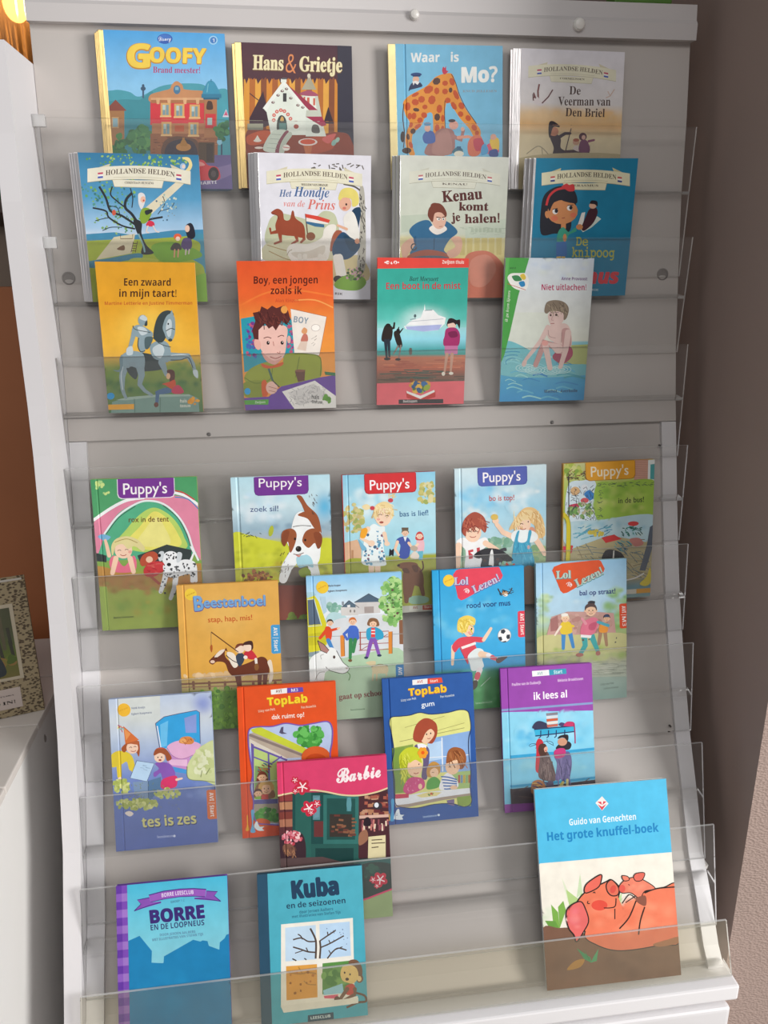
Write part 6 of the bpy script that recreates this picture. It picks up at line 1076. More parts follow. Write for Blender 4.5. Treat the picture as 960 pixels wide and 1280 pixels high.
# ------------------------------------------------------------------ row 7
def art_tes(a):
    a.full((0, 'c0cee4'), (.15, 'd0d8e0'), (.3, 'b4c4dc'), (.5, '7c90c8'), (.62, '6a80c0'), (1, '5c70b4'))
    a.G(100, 60, 420, 460, (0, 'd8dcd8'), (.5, 'd4dad8'), (1, 'b0c0dc')); a.RG('8a98d0', '9cb0dc', 740, 140, 120, 120)
    a.bush(['7c94d0', '869cd4', '7088c4'], 500, 780, 300, 60, 30, 24, 60)
    # bed
    a.P('3aa4e0', 385, 290, 450, 240, 560, 215, 690, 190, 715, 205, 720, 450, 420, 480); a.P('6cc0ee', 420, 300, 480, 270, 470, 460, 425, 470); a.P('8a9cd8', 600, 250, 690, 220, 690, 360, 610, 360); a.L('5a5878', 5, 385, 292, 450, 242, 560, 217, 690, 192, 714, 206, 718, 440); a.L('5a5878', 5, 385, 292, 415, 470); a.L('e8e8f0', 8, 398, 310, 425, 475)
    a.P('c890c8', 460, 520, 640, 530, 640, 640, 480, 620); a.S('e4b0d4', 470, 470, 520, 430, 600, 415, 690, 430, 720, 460, 660, 530, 580, 555, 510, 530); a.P('e8bcdc', 480, 560, 620, 560, 620, 610, 490, 600); a.LS('a86ca4', 4, 472, 475, 510, 530, 580, 556, 665, 525); a.P('4a98d8', 500, 610, 640, 640, 640, 670, 520, 650)
    a.S('d88a4c', 560, 430, 580, 395, 640, 388, 672, 420, 650, 445, 590, 442); a.E('e8a868', 590, 420, 24, 18); a.strokes(['a85c30'], 10, 560, 395, 670, 440, 22, 4, 60, 30)
    a.S('ccd49c', 620, 610, 670, 520, 740, 450, 850, 430, 860, 730, 740, 715, 630, 700); a.bush(['d8dcae', 'c0ca8c', 'e0e4c0'], 740, 580, 80, 90, 40, 12, 30); a.LS('8a9464', 6, 730, 640, 720, 690); a.LS('8a9464', 6, 790, 620, 760, 670); a.LS('8a9464', 5, 620, 610, 630, 700, 740, 716, 850, 730)
    sk = 'f4d0b8'
    # mother with party hat
    a.S('e0c83c', 50, 540, 100, 500, 180, 510, 220, 560, 228, 640, 190, 640, 170, 580, 130, 600, 60, 620); a.limb('e0c83c', 44, 30, 110, 560, 115, 690); a.limb('e0c83c', 40, 26, 200, 570, 220, 650); a.E(sk, 118, 710, 14, 16)
    a.S('a85834', 130, 480, 170, 440, 250, 420, 268, 470, 260, 540, 235, 500, 180, 490, 150, 510); a.E(sk, 212, 475, 44, 44); a.S('b8643c', 165, 450, 200, 420, 262, 425, 250, 450, 200, 445); a.P('d8743c', 145, 312, 262, 415, 160, 445); a.P('e89858', 150, 330, 200, 370, 165, 420); a.strokes(['6ac0b0', 'c85878', 'e0d060'], 10, 95, 300, 160, 340, 30, 6, 20, 60); a.A('4a3430', 4, 200, 475, 9, 6, 180, 360); a.A('4a3430', 4, 232, 470, 9, 6, 180, 360); a.A('b0504c', 5, 218, 492, 20, 10, 0, 150)
    # daughter
    a.S('8a5cb4', 380, 590, 440, 580, 500, 600, 530, 680, 450, 720, 420, 660, 380, 690, 370, 660, 410, 630); a.S('d83c6c', 435, 710, 535, 680, 545, 740, 520, 770, 430, 775); a.limb('8a5cb4', 30, 22, 440, 620, 380, 680); a.limb(sk, 18, 14, 540, 710, 580, 700); a.S('a05434', 370, 530, 385, 485, 430, 470, 470, 490, 505, 550, 470, 570, 450, 520, 400, 520); a.E(sk, 415, 545, 40, 38); a.S('a05434', 375, 530, 395, 490, 450, 490, 465, 530, 420, 512); a.E('2a2020', 402, 545, 4, 6); a.E('2a2020', 430, 543, 4, 6); a.E('a84440', 418, 565, 11, 7); a.L('d05c4c', 5, 400, 478, 450, 475)
    # box
    a.P('8098b8', 215, 730, 330, 720, 330, 880, 225, 810); a.P('5c7ca0', 330, 720, 425, 690, 420, 780, 330, 880); a.P('b8d4ee', 245, 570, 375, 590, 320, 725, 195, 700); a.L('5a6a84', 4, 245, 570, 375, 590, 320, 725, 195, 700, 245, 570); a.strokes(['88a4c0'], 6, 270, 600, 350, 640, 40, 3, 10, 6); a.L('4a6080', 4, 330, 722, 330, 880)
    cs = ['c4cc7c', 'd4d890', 'b0bc68', 'a8b45c']
    a.bush(cs, 130, 760, 62, 50, 44, 10, 22); a.bush(cs, 240, 895, 150, 40, 80, 10, 22); a.bush(cs, 470, 810, 100, 34, 50, 8, 18); a.strokes(['7c8848', '8a9450'], 60, 80, 740, 560, 930, 18, 3, 20, 90); a.S('e8dcd4', 155, 960, 190, 945, 220, 965, 190, 985)
    a.E('f2bc3c', 150, 192, 50, 50); a.T('nieuw', 'dca02c', 118, 205, 182, 178, 20, 'script'); a.T('Henk Kneijn', '6a7490', 208, 186, 308, 178, 15, 'B'); a.T('Egbert Koopmans', '6a7490', 208, 230, 358, 216, 15, 'B')
    a.T('tes is zes', '3c4470', 288, 1072, 690, 1038, 74, 'B', .03); a.T('tes is zes', 'd8d48c', 284, 1066, 686, 1032, 74, 'B', .01); a.T('leesleeuw', 'b8c4e8', 396, 1145, 520, 1134, 18, 'B'); a.E('d8e0f4', 522, 1128, 9, 9); avi(a, 'e0743c', 762, 792, 'Start', L=205); a.hinge(.07, '6c84b8', 'c8d8ec', .012)
def toplab(a, bg, bg2, pill, pillc, title, kids, frame):
    a.full((0, bg), (1, bg2))
    a.P('f0eeec', 316, 136, 438, 122, 438, 160, 320, 172); a.P(pillc, 438, 122, 556, 116, 560, 150, 440, 160); a.T('AVI', '8a5c54', 355, 158, 400, 154, 22, 'B'); a.T(pill, 'f0ecf4', 470, 150, 520, 146, 22, 'B')
def wavy(a, c, edge):
    p = [(150, 500), (165, 425), (240, 410), (330, 408), (430, 385), (540, 400), (640, 385), (740, 372), (775, 420), (775, 520), (760, 620), (780, 720), (790, 860), (780, 1000), (790, 1110), (700, 1120), (560, 1130), (420, 1140), (300, 1135), (215, 1120), (190, 1040), (190, 960), (168, 860), (185, 760), (165, 640)]
    q = catmull(p); a.P(c, q); return q
def art_dak(a):
    toplab(a, 'e25424', 'e0501e', 'M3', '6a4ab0', '', 0, 0)
    q = wavy(a, 'b8c8e8', None)
    a.P('b8a898', 150, 470, 240, 430, 560, 610, 540, 640, 440, 645, 150, 540); a.P('8a7a74', 160, 460, 560, 615, 550, 632, 155, 480); a.P('c8d03c', 168, 430, 240, 412, 585, 575, 560, 612, 180, 450); a.P('d8cfc0', 160, 500, 440, 645, 420, 660, 160, 560)
    a.bush(['4aa044', '5cb454', '3c8c3c', '6cc060'], 610, 480, 110, 70, 90, 14, 30); a.P('5a5470', 395, 415, 412, 410, 410, 450, 440, 462, 400, 465, 380, 455)
    a.P('b8cc7c', 190, 560, 370, 640, 370, 950, 190, 950); a.P('7c9c64', 200, 700, 300, 720, 300, 940, 200, 940); a.P('6a5aa4', 170, 530, 192, 545, 195, 960, 188, 960); a.L('6a5aa4', 14, 190, 560, 440, 660); a.L('6a5aa4', 12, 300, 600, 312, 950); a.L('6a5aa4', 10, 190, 635, 330, 690); a.L('6a5aa4', 10, 330, 680, 400, 630); a.P('5c5a94', 188, 955, 370, 945, 370, 985, 190, 985)
    a.strokes(['8a3c3c', 'c8743c', '4a6c8a'], 14, 205, 680, 300, 750, 24, 8, 30, 20); a.S('8a5c3c', 200, 940, 210, 850, 250, 820, 300, 830, 340, 880, 340, 940); a.head(255, 785, 32, 'e8b890', '7a3c2c', 'long'); a.head(285, 868, 44, 'e8b890', 'c89c54', 'curly'); a.head(225, 905, 28, 'e8b890', '5c3428'); a.P('c84a40', 250, 915, 300, 910, 300, 950, 250, 950); a.P('8ab048', 205, 930, 245, 925, 245, 950, 205, 950)
    a.E('d8602c', 655, 640, 110, 85); a.E('c04a20', 655, 660, 80, 50); a.P('a89c88', 190, 985, 420, 980, 420, 1130, 210, 1120); a.bush(['4a9438', '5ca444', '3a7c30'], 290, 1070, 90, 50, 50, 12, 26); a.S('d8602c', 200, 1110, 250, 1090, 310, 1110, 300, 1150, 220, 1160)
    a.L('7a5ab0', 9, *np.vstack([q, q[:1]]).ravel())
    a.S('6cb0d8', 168, 1190, 180, 1130, 172, 1035, 195, 1035, 188, 1130, 205, 1190); a.S('e0a82c', 132, 1180, 142, 1140, 140, 1075, 148, 1075, 150, 1140, 160, 1180); a.S('e4eef0', 195, 1150, 215, 1110, 235, 1150, 270, 1150, 255, 1165, 270, 1180, 225, 1180)
    for c, o, d in (('c8862c', .06, 3), ('f6d430', .03, 0)): a.T('TopLab', c, 294, 252+d, 590, 226+d, 56, 'B', o)
    a.T('Lizzy van Pelt', 'f4cbb0', 226, 304, 350, 288, 18, 'B'); a.T('Pien Houwelink', 'f4cbb0', 544, 276, 656, 264, 18, 'B'); a.T('dak ruimt op!', 'f8e8dc', 326, 356, 566, 336, 34, '', .022); a.hinge(.05, 'c04818', 'f07a44', .012)
def art_gum(a):
    a.full((0, '2f5ca4'), (1, '2c58a0'))
    a.P('f0eeec', 316, 116, 440, 106, 440, 150, 318, 158); a.P('e2503c', 440, 106, 555, 100, 565, 142, 442, 152); a.T('AVI', 'c8503c', 355, 144, 402, 140, 22, 'B'); a.T('Start', 'f8e8e0', 462, 140, 525, 134, 22, 'B')
    p = [(135, 470), (150, 420), (230, 412), (300, 405), (380, 385), (470, 400), (600, 390), (700, 368), (765, 380), (785, 440), (792, 520), (775, 600), (775, 720), (790, 860), (785, 1000), (795, 1100), (740, 1135), (640, 1110), (500, 1115), (380, 1140), (280, 1140), (200, 1115), (190, 1020), (185, 920), (162, 800), (175, 690), (155, 560)]
    q = catmull(p); a.P('e0e08c', q)
    a.P('8cb0e0', 445, 600, 785, 540, 790, 860, 450, 870); a.P('b8d4f0', 445, 640, 560, 615, 565, 760, 450, 780); a.L('e8ecf0', 9, 560, 590, 568, 860); a.L('e8ecf0', 6, 450, 750, 780, 730); a.P('8aa44c', 160, 670, 330, 640, 345, 1020, 185, 1030); a.P('7c9c48', 165, 680, 260, 660, 250, 1020, 185, 1030); a.L('8a8450', 4, 220, 618, 740, 515); a.L('a8a460', 4, 260, 505, 580, 418); a.L('a8a460', 4, 500, 540, 740, 475)
    a.P('a8c47c', 600, 870, 790, 855, 790, 990, 600, 1000)
    for k, c in enumerate(('b85c5c', '7c94b8', 'c8a84c', '8ab07c', 'b0744c')): a.P(c, 690+k*20, 890, 706+k*20, 888, 706+k*20, 950, 690+k*20, 952)
    sk = 'f2caa8'
    # teacher
    a.S('6a5c80', 340, 660, 400, 640, 460, 690, 450, 850, 440, 920, 400, 900, 410, 760); a.P('f0f0f4', 362, 640, 400, 635, 440, 650, 430, 690, 400, 670, 375, 690); a.S('a84c34', 335, 610, 345, 500, 400, 440, 460, 436, 515, 480, 522, 560, 490, 630, 450, 635); a.S(sk, 390, 600, 410, 540, 460, 515, 500, 550, 480, 600, 430, 640); a.S('a84c34', 380, 600, 385, 520, 440, 460, 510, 490, 515, 545, 470, 520, 430, 550, 400, 610); a.E('2a2020', 437, 562, 5, 7); a.E('2a2020', 470, 555, 5, 7); a.A('b0504c', 5, 455, 590, 14, 8, 10, 150)
    # blond girl with flower
    a.S('c8d034', 220, 780, 225, 720, 280, 670, 360, 668, 400, 720, 380, 780, 320, 760, 290, 850, 270, 950, 240, 880); a.strokes(['a8b024', 'dce058'], 36, 225, 690, 290, 900, 60, 7, 80, 30); a.E(sk, 345, 825, 60, 72); a.S('c8d034', 300, 790, 320, 740, 380, 740, 400, 790, 350, 765)
    for k in range(6): t = k*1.047; a.E('f0a02c', 408+24*math.cos(t), 710+28*math.sin(t), 18, 20)
    a.E('e8601c', 408, 708, 14, 14)
    a.S('d04c84', 255, 1000, 290, 920, 350, 900, 415, 920, 425, 980, 380, 1010, 300, 1035); a.dots(['e890b4'], 14, 280, 920, 410, 1010, 4, 6); a.E(sk, 390, 975, 16, 22); a.E('2a2020', 378, 800, 4, 6); a.A('a84440', 6, 355, 862, 20, 12, 10, 150)
    # small child and boy
    a.S('c8944c', 440, 850, 460, 800, 500, 780, 545, 810, 545, 870, 500, 900, 450, 900); a.E(sk, 500, 868, 34, 38); a.S('c8944c', 450, 860, 470, 805, 530, 810, 540, 850, 500, 830); a.S('5ca44c', 440, 990, 450, 930, 500, 900, 545, 930, 540, 980, 470, 1000); a.A('5a4438', 4, 490, 870, 8, 5, 180, 360)
    a.S('f0f0f4', 545, 1000, 560, 920, 610, 870, 680, 930, 690, 980, 640, 1000)
    for k in range(5): a.LS('4a74b8', 10, 555+k*6, 900+k*24, 610, 905+k*23, 680, 925+k*16)
    a.E(sk, 645, 820, 56, 66); a.S('9c5c34', 595, 790, 610, 700, 660, 668, 730, 690, 755, 760, 735, 830, 700, 840, 680, 770, 620, 790); a.strokes(['7c4424', 'b87848'], 26, 610, 690, 730, 790, 60, 6, 70, 30); a.E('e8b898', 690, 825, 14, 20); a.E(sk, 655, 985, 30, 16); a.A('4a3430', 4, 625, 830, 9, 6, 180, 360)
    a.P('e8ecf0', 190, 1060, 420, 1020, 780, 990, 790, 1030, 560, 1060, 300, 1110, 195, 1120); a.P('a89888', 195, 1120, 300, 1110, 560, 1060, 790, 1030, 790, 1050, 560, 1085, 300, 1135, 200, 1138); a.P('c83c58', 190, 1035, 300, 1030, 300, 1062, 195, 1070); a.P('e8dc98', 360, 1045, 460, 1018, 560, 1022, 520, 1050, 400, 1062); a.bush(['c85c3c', '6ca45c'], 480, 1038, 30, 8, 8, 6, 10); a.P('8aa44c', 680, 1060, 790, 1048, 790, 1130, 690, 1130); a.P('7a6a94', 600, 1085, 660, 1075, 660, 1130, 610, 1115)
    a.L('2c3860', 6, *np.vstack([q, q[:1]]).ravel())
    a.S('4aa8dc', 155, 1235, 165, 1160, 160, 1078, 185, 1078, 182, 1160, 188, 1235); a.S('e4eef4', 185, 1220, 205, 1160, 225, 1150, 235, 1190, 265, 1195, 250, 1210, 255, 1230, 200, 1230); a.T('2', '3c5c94', 203, 1200, 216, 1200, 18, 'B'); a.S('e0b040', 142, 1235, 150, 1180, 156, 1235); a.T('leesleeuw', 'a8c4e4', 416, 1220, 525, 1208, 16, 'B'); a.E('d8e8f4', 538, 1198, 10, 9)
    for c, o, d in (('c87020', .06, 3), ('f6c830', .03, 0)): a.T('TopLab', c, 290, 246+d, 596, 218+d, 58, 'B', o)
    a.T('Lizzy van Pelt', 'd0dcec', 226, 292, 350, 276, 18, 'B'); a.T('Pien Houwelink', 'd0dcec', 546, 268, 660, 256, 18, 'B'); a.T('gum', 'e8f0f8', 394, 342, 498, 330, 40, '', .02); a.hinge(.06, '204480', '4a7cc0', .01)
def art_lees(a):
    a.full((0, '9a4aac'), (1, '9a4aac'))
    a.P('8a78c0', 70, 412, 810, 365, 810, 385, 72, 430); a.G(70, 440, 850, 1190, (0, '90d4ee'), (.5, '84d0ec'), (1, '78c4e0')); a.P('9a4aac', 60, 90, 800, 55, 812, 372, 70, 415) ; a.P('88a0cc', 70, 418, 810, 372, 812, 388, 72, 434); a.P('9a4aac', 72, 434, 812, 388, 812, 395, 72, 442)
    a.bush(['a4dcf2', '7ccaea', '98d8f0', '6cc2e6'], 450, 620, 340, 160, 70, 26, 60); a.bush(['58b4e0', '64bce4'], 270, 640, 60, 70, 16, 20, 40, True); a.bush(['8ad0e4', '98d8e8'], 450, 900, 340, 80, 40, 26, 54)
    a.L('3aa4d4', 22, 150, 798, 480, 775, 830, 745); a.L('3aa0cc', 20, 150, 1035, 480, 1010, 840, 975); a.P('4a3c44', 150, 1055, 480, 1030, 850, 990, 850, 1160, 160, 1175); a.strokes(['34282c', '6a5850', '5a464a'], 24, 160, 1070, 840, 1150, 160, 6, -20, 30); a.P('8a3c98', 60, 1178, 850, 1150, 850, 1260, 60, 1260)
    # coat rack with stack of books
    a.P('3ab0d8', 335, 580, 650, 560, 655, 605, 345, 635); a.L('24305c', 9, 335, 582, 655, 560); a.L('24305c', 9, 345, 635, 655, 605); a.S('3c3c58', 325, 575, 340, 530, 380, 515, 440, 540, 440, 575); a.S('4a4470', 530, 550, 550, 530, 580, 540, 570, 565); a.S('c83c6c', 570, 555, 600, 525, 650, 530, 655, 560, 600, 562); a.LS('a83060', 9, 655, 540, 662, 620, 665, 700)
    for k, c in enumerate(('8a8490', 'd8dce0', 'd0603c', 'e8e4dc', 'c86c5c')): a.P(c, 428+k*2, 455+k*23, 522+k*1, 448+k*23, 524, 468+k*23, 432+k*2, 476+k*23)
    for x in (388, 450, 512, 580): a.L('24305c', 8, x, 590, x, 640, x-14, 650)
    a.A('2a3050', 4, 330, 715, 34, 20, 180, 420); a.A('2a3050', 4, 445, 700, 44, 22, 200, 380); a.L('2a3050', 4, 300, 720, 360, 700); a.L('2a3050', 4, 440, 660, 440, 685, 495, 715)
    # two animals dressed as children
    a.S('c83440', 350, 900, 355, 760, 352, 690, 375, 655, 410, 690, 390, 780, 378, 920); a.S('6a5454', 375, 960, 380, 850, 390, 780, 440, 760, 470, 820, 500, 900, 512, 990, 440, 995); a.strokes(['8a7470', '54403f'], 30, 390, 800, 490, 980, 60, 8, 80, 14); a.S('54382f', 370, 740, 385, 700, 425, 700, 440, 740, 430, 790, 385, 790); a.S('e8b098', 415, 735, 438, 720, 445, 750, 425, 765); a.E('c85c54', 430, 752, 7, 5)
    a.S('6c6498', 510, 980, 520, 860, 500, 800, 560, 770, 620, 770, 640, 860, 620, 980, 580, 985, 570, 960, 540, 990); a.strokes(['8478ac', '544c7c'], 30, 515, 790, 630, 970, 70, 8, 85, 14); a.S('2f2a34', 510, 740, 540, 700, 600, 680, 635, 705, 620, 745, 570, 750); a.E('d0987c', 562, 685, 38, 32); a.S('2f2426', 525, 660, 545, 635, 605, 630, 605, 680, 570, 650); a.S('c83c7c', 497, 760, 540, 735, 585, 745, 580, 800, 510, 815); a.limb('d8c868', 26, 22, 545, 1050, 570, 1010); a.E('d8d0a0', 560, 1045, 30, 14); a.limb('d8cf90', 20, 18, 605, 990, 605, 1040); a.S('5c5470', 440, 1060, 450, 1000, 490, 1000, 490, 1060); a.S('b87848', 315, 1060, 330, 1000, 390, 985, 430, 1030, 410, 1085, 330, 1095); a.strokes(['4a4a70', 'd8b060', '704838'], 14, 320, 1000, 420, 1080, 40, 8, 10, 20)
    a.P('eef0f0', 312, 116, 448, 108, 452, 152, 316, 160); a.P('3a9cb8', 448, 108, 585, 100, 590, 142, 452, 152); a.T('AVI', '8ab4b8', 355, 148, 398, 145, 22, 'B'); a.T('Start', 'd8f0f4', 488, 142, 556, 137, 28, 'B')
    a.T('Pauline van de Oudewijk', 'e8ccec', 154, 232, 386, 218, 22, 'B'); a.T('Melanie Broekhoven', 'e8ccec', 520, 206, 724, 194, 22, 'B'); a.T('ik lees al', 'f8f0fa', 330, 346, 596, 330, 56, 'B', .012); a.hinge(.062, '6c3484', 'b468c4', .01)
# ------------------------------------------------------------------ rows 8 and 9
def art_barbie(a):
    a.full((0, 'd8416c'), (.18, 'd8416c'), (.2, '4a3438'), (1, '3a3034'))
    # shop front: bookshelves, green door, window (no figure on the step)
    a.R('5c3034', 60, 320, 240, 800)
    for y, c in ((340, '8a3c3c'), (400, 'b07c5c'), (470, '7c3c34'), (520, 'a87058')): a.P(c, 80, y, 170, y-6, 172, y+48, 84, y+52)
    a.R('1f4a48', 170, 330, 640, 860); a.R('2c6058', 190, 330, 300, 830); a.R('5c8890', 312, 350, 362, 520); a.P('6a94a0', 318, 370, 356, 360, 356, 500, 320, 510); a.R('6a3434', 320, 530, 400, 640); a.R('2a5a54', 300, 690, 640, 850); a.R('1c403e', 330, 720, 600, 830); a.R('35706a', 385, 345, 640, 690); a.R('24504c', 410, 370, 610, 660); a.R('4a848a', 550, 360, 582, 460); a.E('5c949c', 566, 410, 18, 50); a.R('3c342f', 430, 480, 590, 640); a.strokes(['6a3c34', '8a5c44'], 22, 430, 490, 590, 640, 40, 14, 0, 6)
    a.R('4c2a30', 635, 320, 870, 790)
    for y in (345, 400, 455): a.strokes(['8a4038', 'b07a5c', '6c3034', 'a85c4c', 'c09074'], 14, 640, y, 840, y+26, 44, 22, 0, 3)
    a.P('d8b0a0', 640, 490, 850, 480, 850, 500, 640, 512); a.strokes(['c87c74', 'e8d0b8', '8a4a54'], 24, 650, 505, 850, 560, 46, 12, 85, 10); a.S('2c2028', 670, 560, 680, 510, 710, 505, 720, 560); a.E('3a343c', 770, 420, 34, 26); a.E('e0e4ec', 762, 415, 16, 18); a.S('9c6c54', 640, 620, 690, 590, 700, 660, 640, 700); a.P('2c6460', 640, 800, 870, 785, 880, 840, 640, 850)
    a.P('e0d4a8', 705, 640, 828, 628, 830, 785, 702, 795)
    for y, w_ in ((662, 76), (685, 96), (715, 50)): a.L('5c4c3c', 7, 728, y+2, 728+w_, y-3)
    a.S('3c2830', 80, 640, 240, 620, 250, 840, 90, 860); a.bush(['c85c6c', 'e0909c', 'b8404c', 'f0c8c8', 'd87480'], 165, 645, 66, 46, 60, 8, 18); a.S('7c5444', 105, 700, 160, 690, 190, 730, 170, 770, 115, 760); a.strokes(['a87858', '5c3c34'], 20, 105, 700, 190, 765, 30, 5, 80, 30); a.P('5c4848', 80, 790, 380, 780, 640, 850, 640, 940, 90, 960); a.P('6a5858', 300, 840, 640, 830, 640, 960, 300, 960)
    a.S('2a3c38', 640, 850, 880, 840, 890, 1010, 670, 1090); a.bush(['2f5c4c', '244840'], 730, 890, 60, 40, 20, 14, 28)
    a.P('98ac78', 90, 1150, 400, 1170, 660, 1095, 890, 1015, 900, 1290, 90, 1300); a.LS('d8416c', 12, 400, 1160, 660, 1092, 780, 1050, 890, 1010)
    # pink wave with gold edge
    p = catmull([(60, 350), (180, 325), (300, 308), (400, 318), (520, 340), (640, 342), (760, 318), (850, 285)], False); a.L('e0cca0', 22, *p.ravel()); a.P('d8416c', [(50, 100), (860, 40)]+[tuple(q) for q in p[::-1]])
    def flower(x, y, r):
        for k in range(5): t = k*1.257+.4; a.E('c82c44', x+r*.6*math.cos(t), y+r*.6*math.sin(t), r*.5, r*.42, math.degrees(t))
        for k in range(5): t = k*1.257+.4; a.L('f8e4e4', r*.16, x, y, x+r*.7*math.cos(t), y+r*.7*math.sin(t))
    for x, y, r in ((240, 290, 52), (188, 245, 26), (190, 320, 22), (285, 440, 52), (340, 408, 28), (300, 470, 22), (790, 945, 52), (740, 945, 26), (768, 990, 20)): flower(x, y, r)
    for c, o, d in (('f6e8ea', .012, 0),): a.T('Barbie', c, 482, 262+d, 792, 214+d, 96, 'script', o+.02)
    a.hinge(.04, 'b83058', None, .006)
def art_borre(a):
    a.full((0, '4ab8d8'), (.3, '74c8dc'), (.5, '84c8d8'), (.72, '84c8d8'), (1, '84c8d8'))
    d = '1f80b4'
    a.P(d, 130, 550, 230, 505, 320, 615, 318, 700, 405, 705, 408, 655, 620, 535, 672, 548, 690, 540, 725, 545, 735, 580, 812, 608, 815, 555, 850, 525, 862, 500, 890, 490, 915, 1330, 130, 1330)
    a.bush(['2288bc', '1c78ac'], 520, 900, 340, 130, 24, 40, 90)
    a.P('8a54b4', 190, 325, 240, 275, 212, 245, 300, 228, 310, 262, 385, 255, 385, 268); a.P('8a54b4', 820, 255, 772, 215, 796, 185, 715, 178, 708, 222, 628, 228, 628, 240); a.L('4a2c84', 6, 190, 325, 240, 275, 212, 245, 300, 228); a.L('4a2c84', 6, 190, 325, 300, 285, 385, 262); a.L('4a2c84', 6, 820, 255, 772, 215, 796, 185, 715, 180); a.L('4a2c84', 6, 820, 255, 720, 240, 628, 236)
    rb = [(296, 210), (400, 182), (520, 166), (620, 162), (714, 168), (706, 222), (620, 218), (520, 222), (410, 238), (310, 260)]; a.P('9a5cbc', rb); a.L('4a2c84', 7, *np.array(rb[:5]).ravel()); a.L('4a2c84', 5, *np.array(rb[5:]).ravel())
    a.T('BORRE LEESCLUB', 'eadcf4', 390, 226, 622, 202, 28, 'B', bow=4); a.T('GROEP 1-2', '4a7c98', 456, 268, 556, 254, 16, 'B')
    a.T('BORRE', '3c2c74', 312, 414, 702, 374, 92, 'B', .045); a.T('EN DE LOOPNEUS', '34386c', 312, 466, 702, 428, 40, 'B'); a.T('DOOR JEROEN AALBERS', '5c84a4', 378, 508, 636, 484, 18, 'B'); a.T('MET ILLUSTRATIES VAN STEFAN TIJS', '5c84a4', 324, 544, 694, 502, 18, 'B')
    tl, tr_, br, bl = [np.array(q, float) for q in a.q]
    for k in range(20):
        t0, t1 = k/20, (k+1)/20; c = ('7a4ab0', '9c74c4')[k % 2]; A0 = tl+(bl-tl)*t0; A1 = tl+(bl-tl)*t1; B0 = A0+(tr_-tl)*.10; B1 = A1+(tr_-tl)*.10; a.P(c, *A0, *B0, *B1, *A1)
        M0 = A0+(tr_-tl)*.05; M1 = A1+(tr_-tl)*.05; a.P(('6438a0', '8a5cba')[k % 2], *A0, *M0, *M1, *A1)
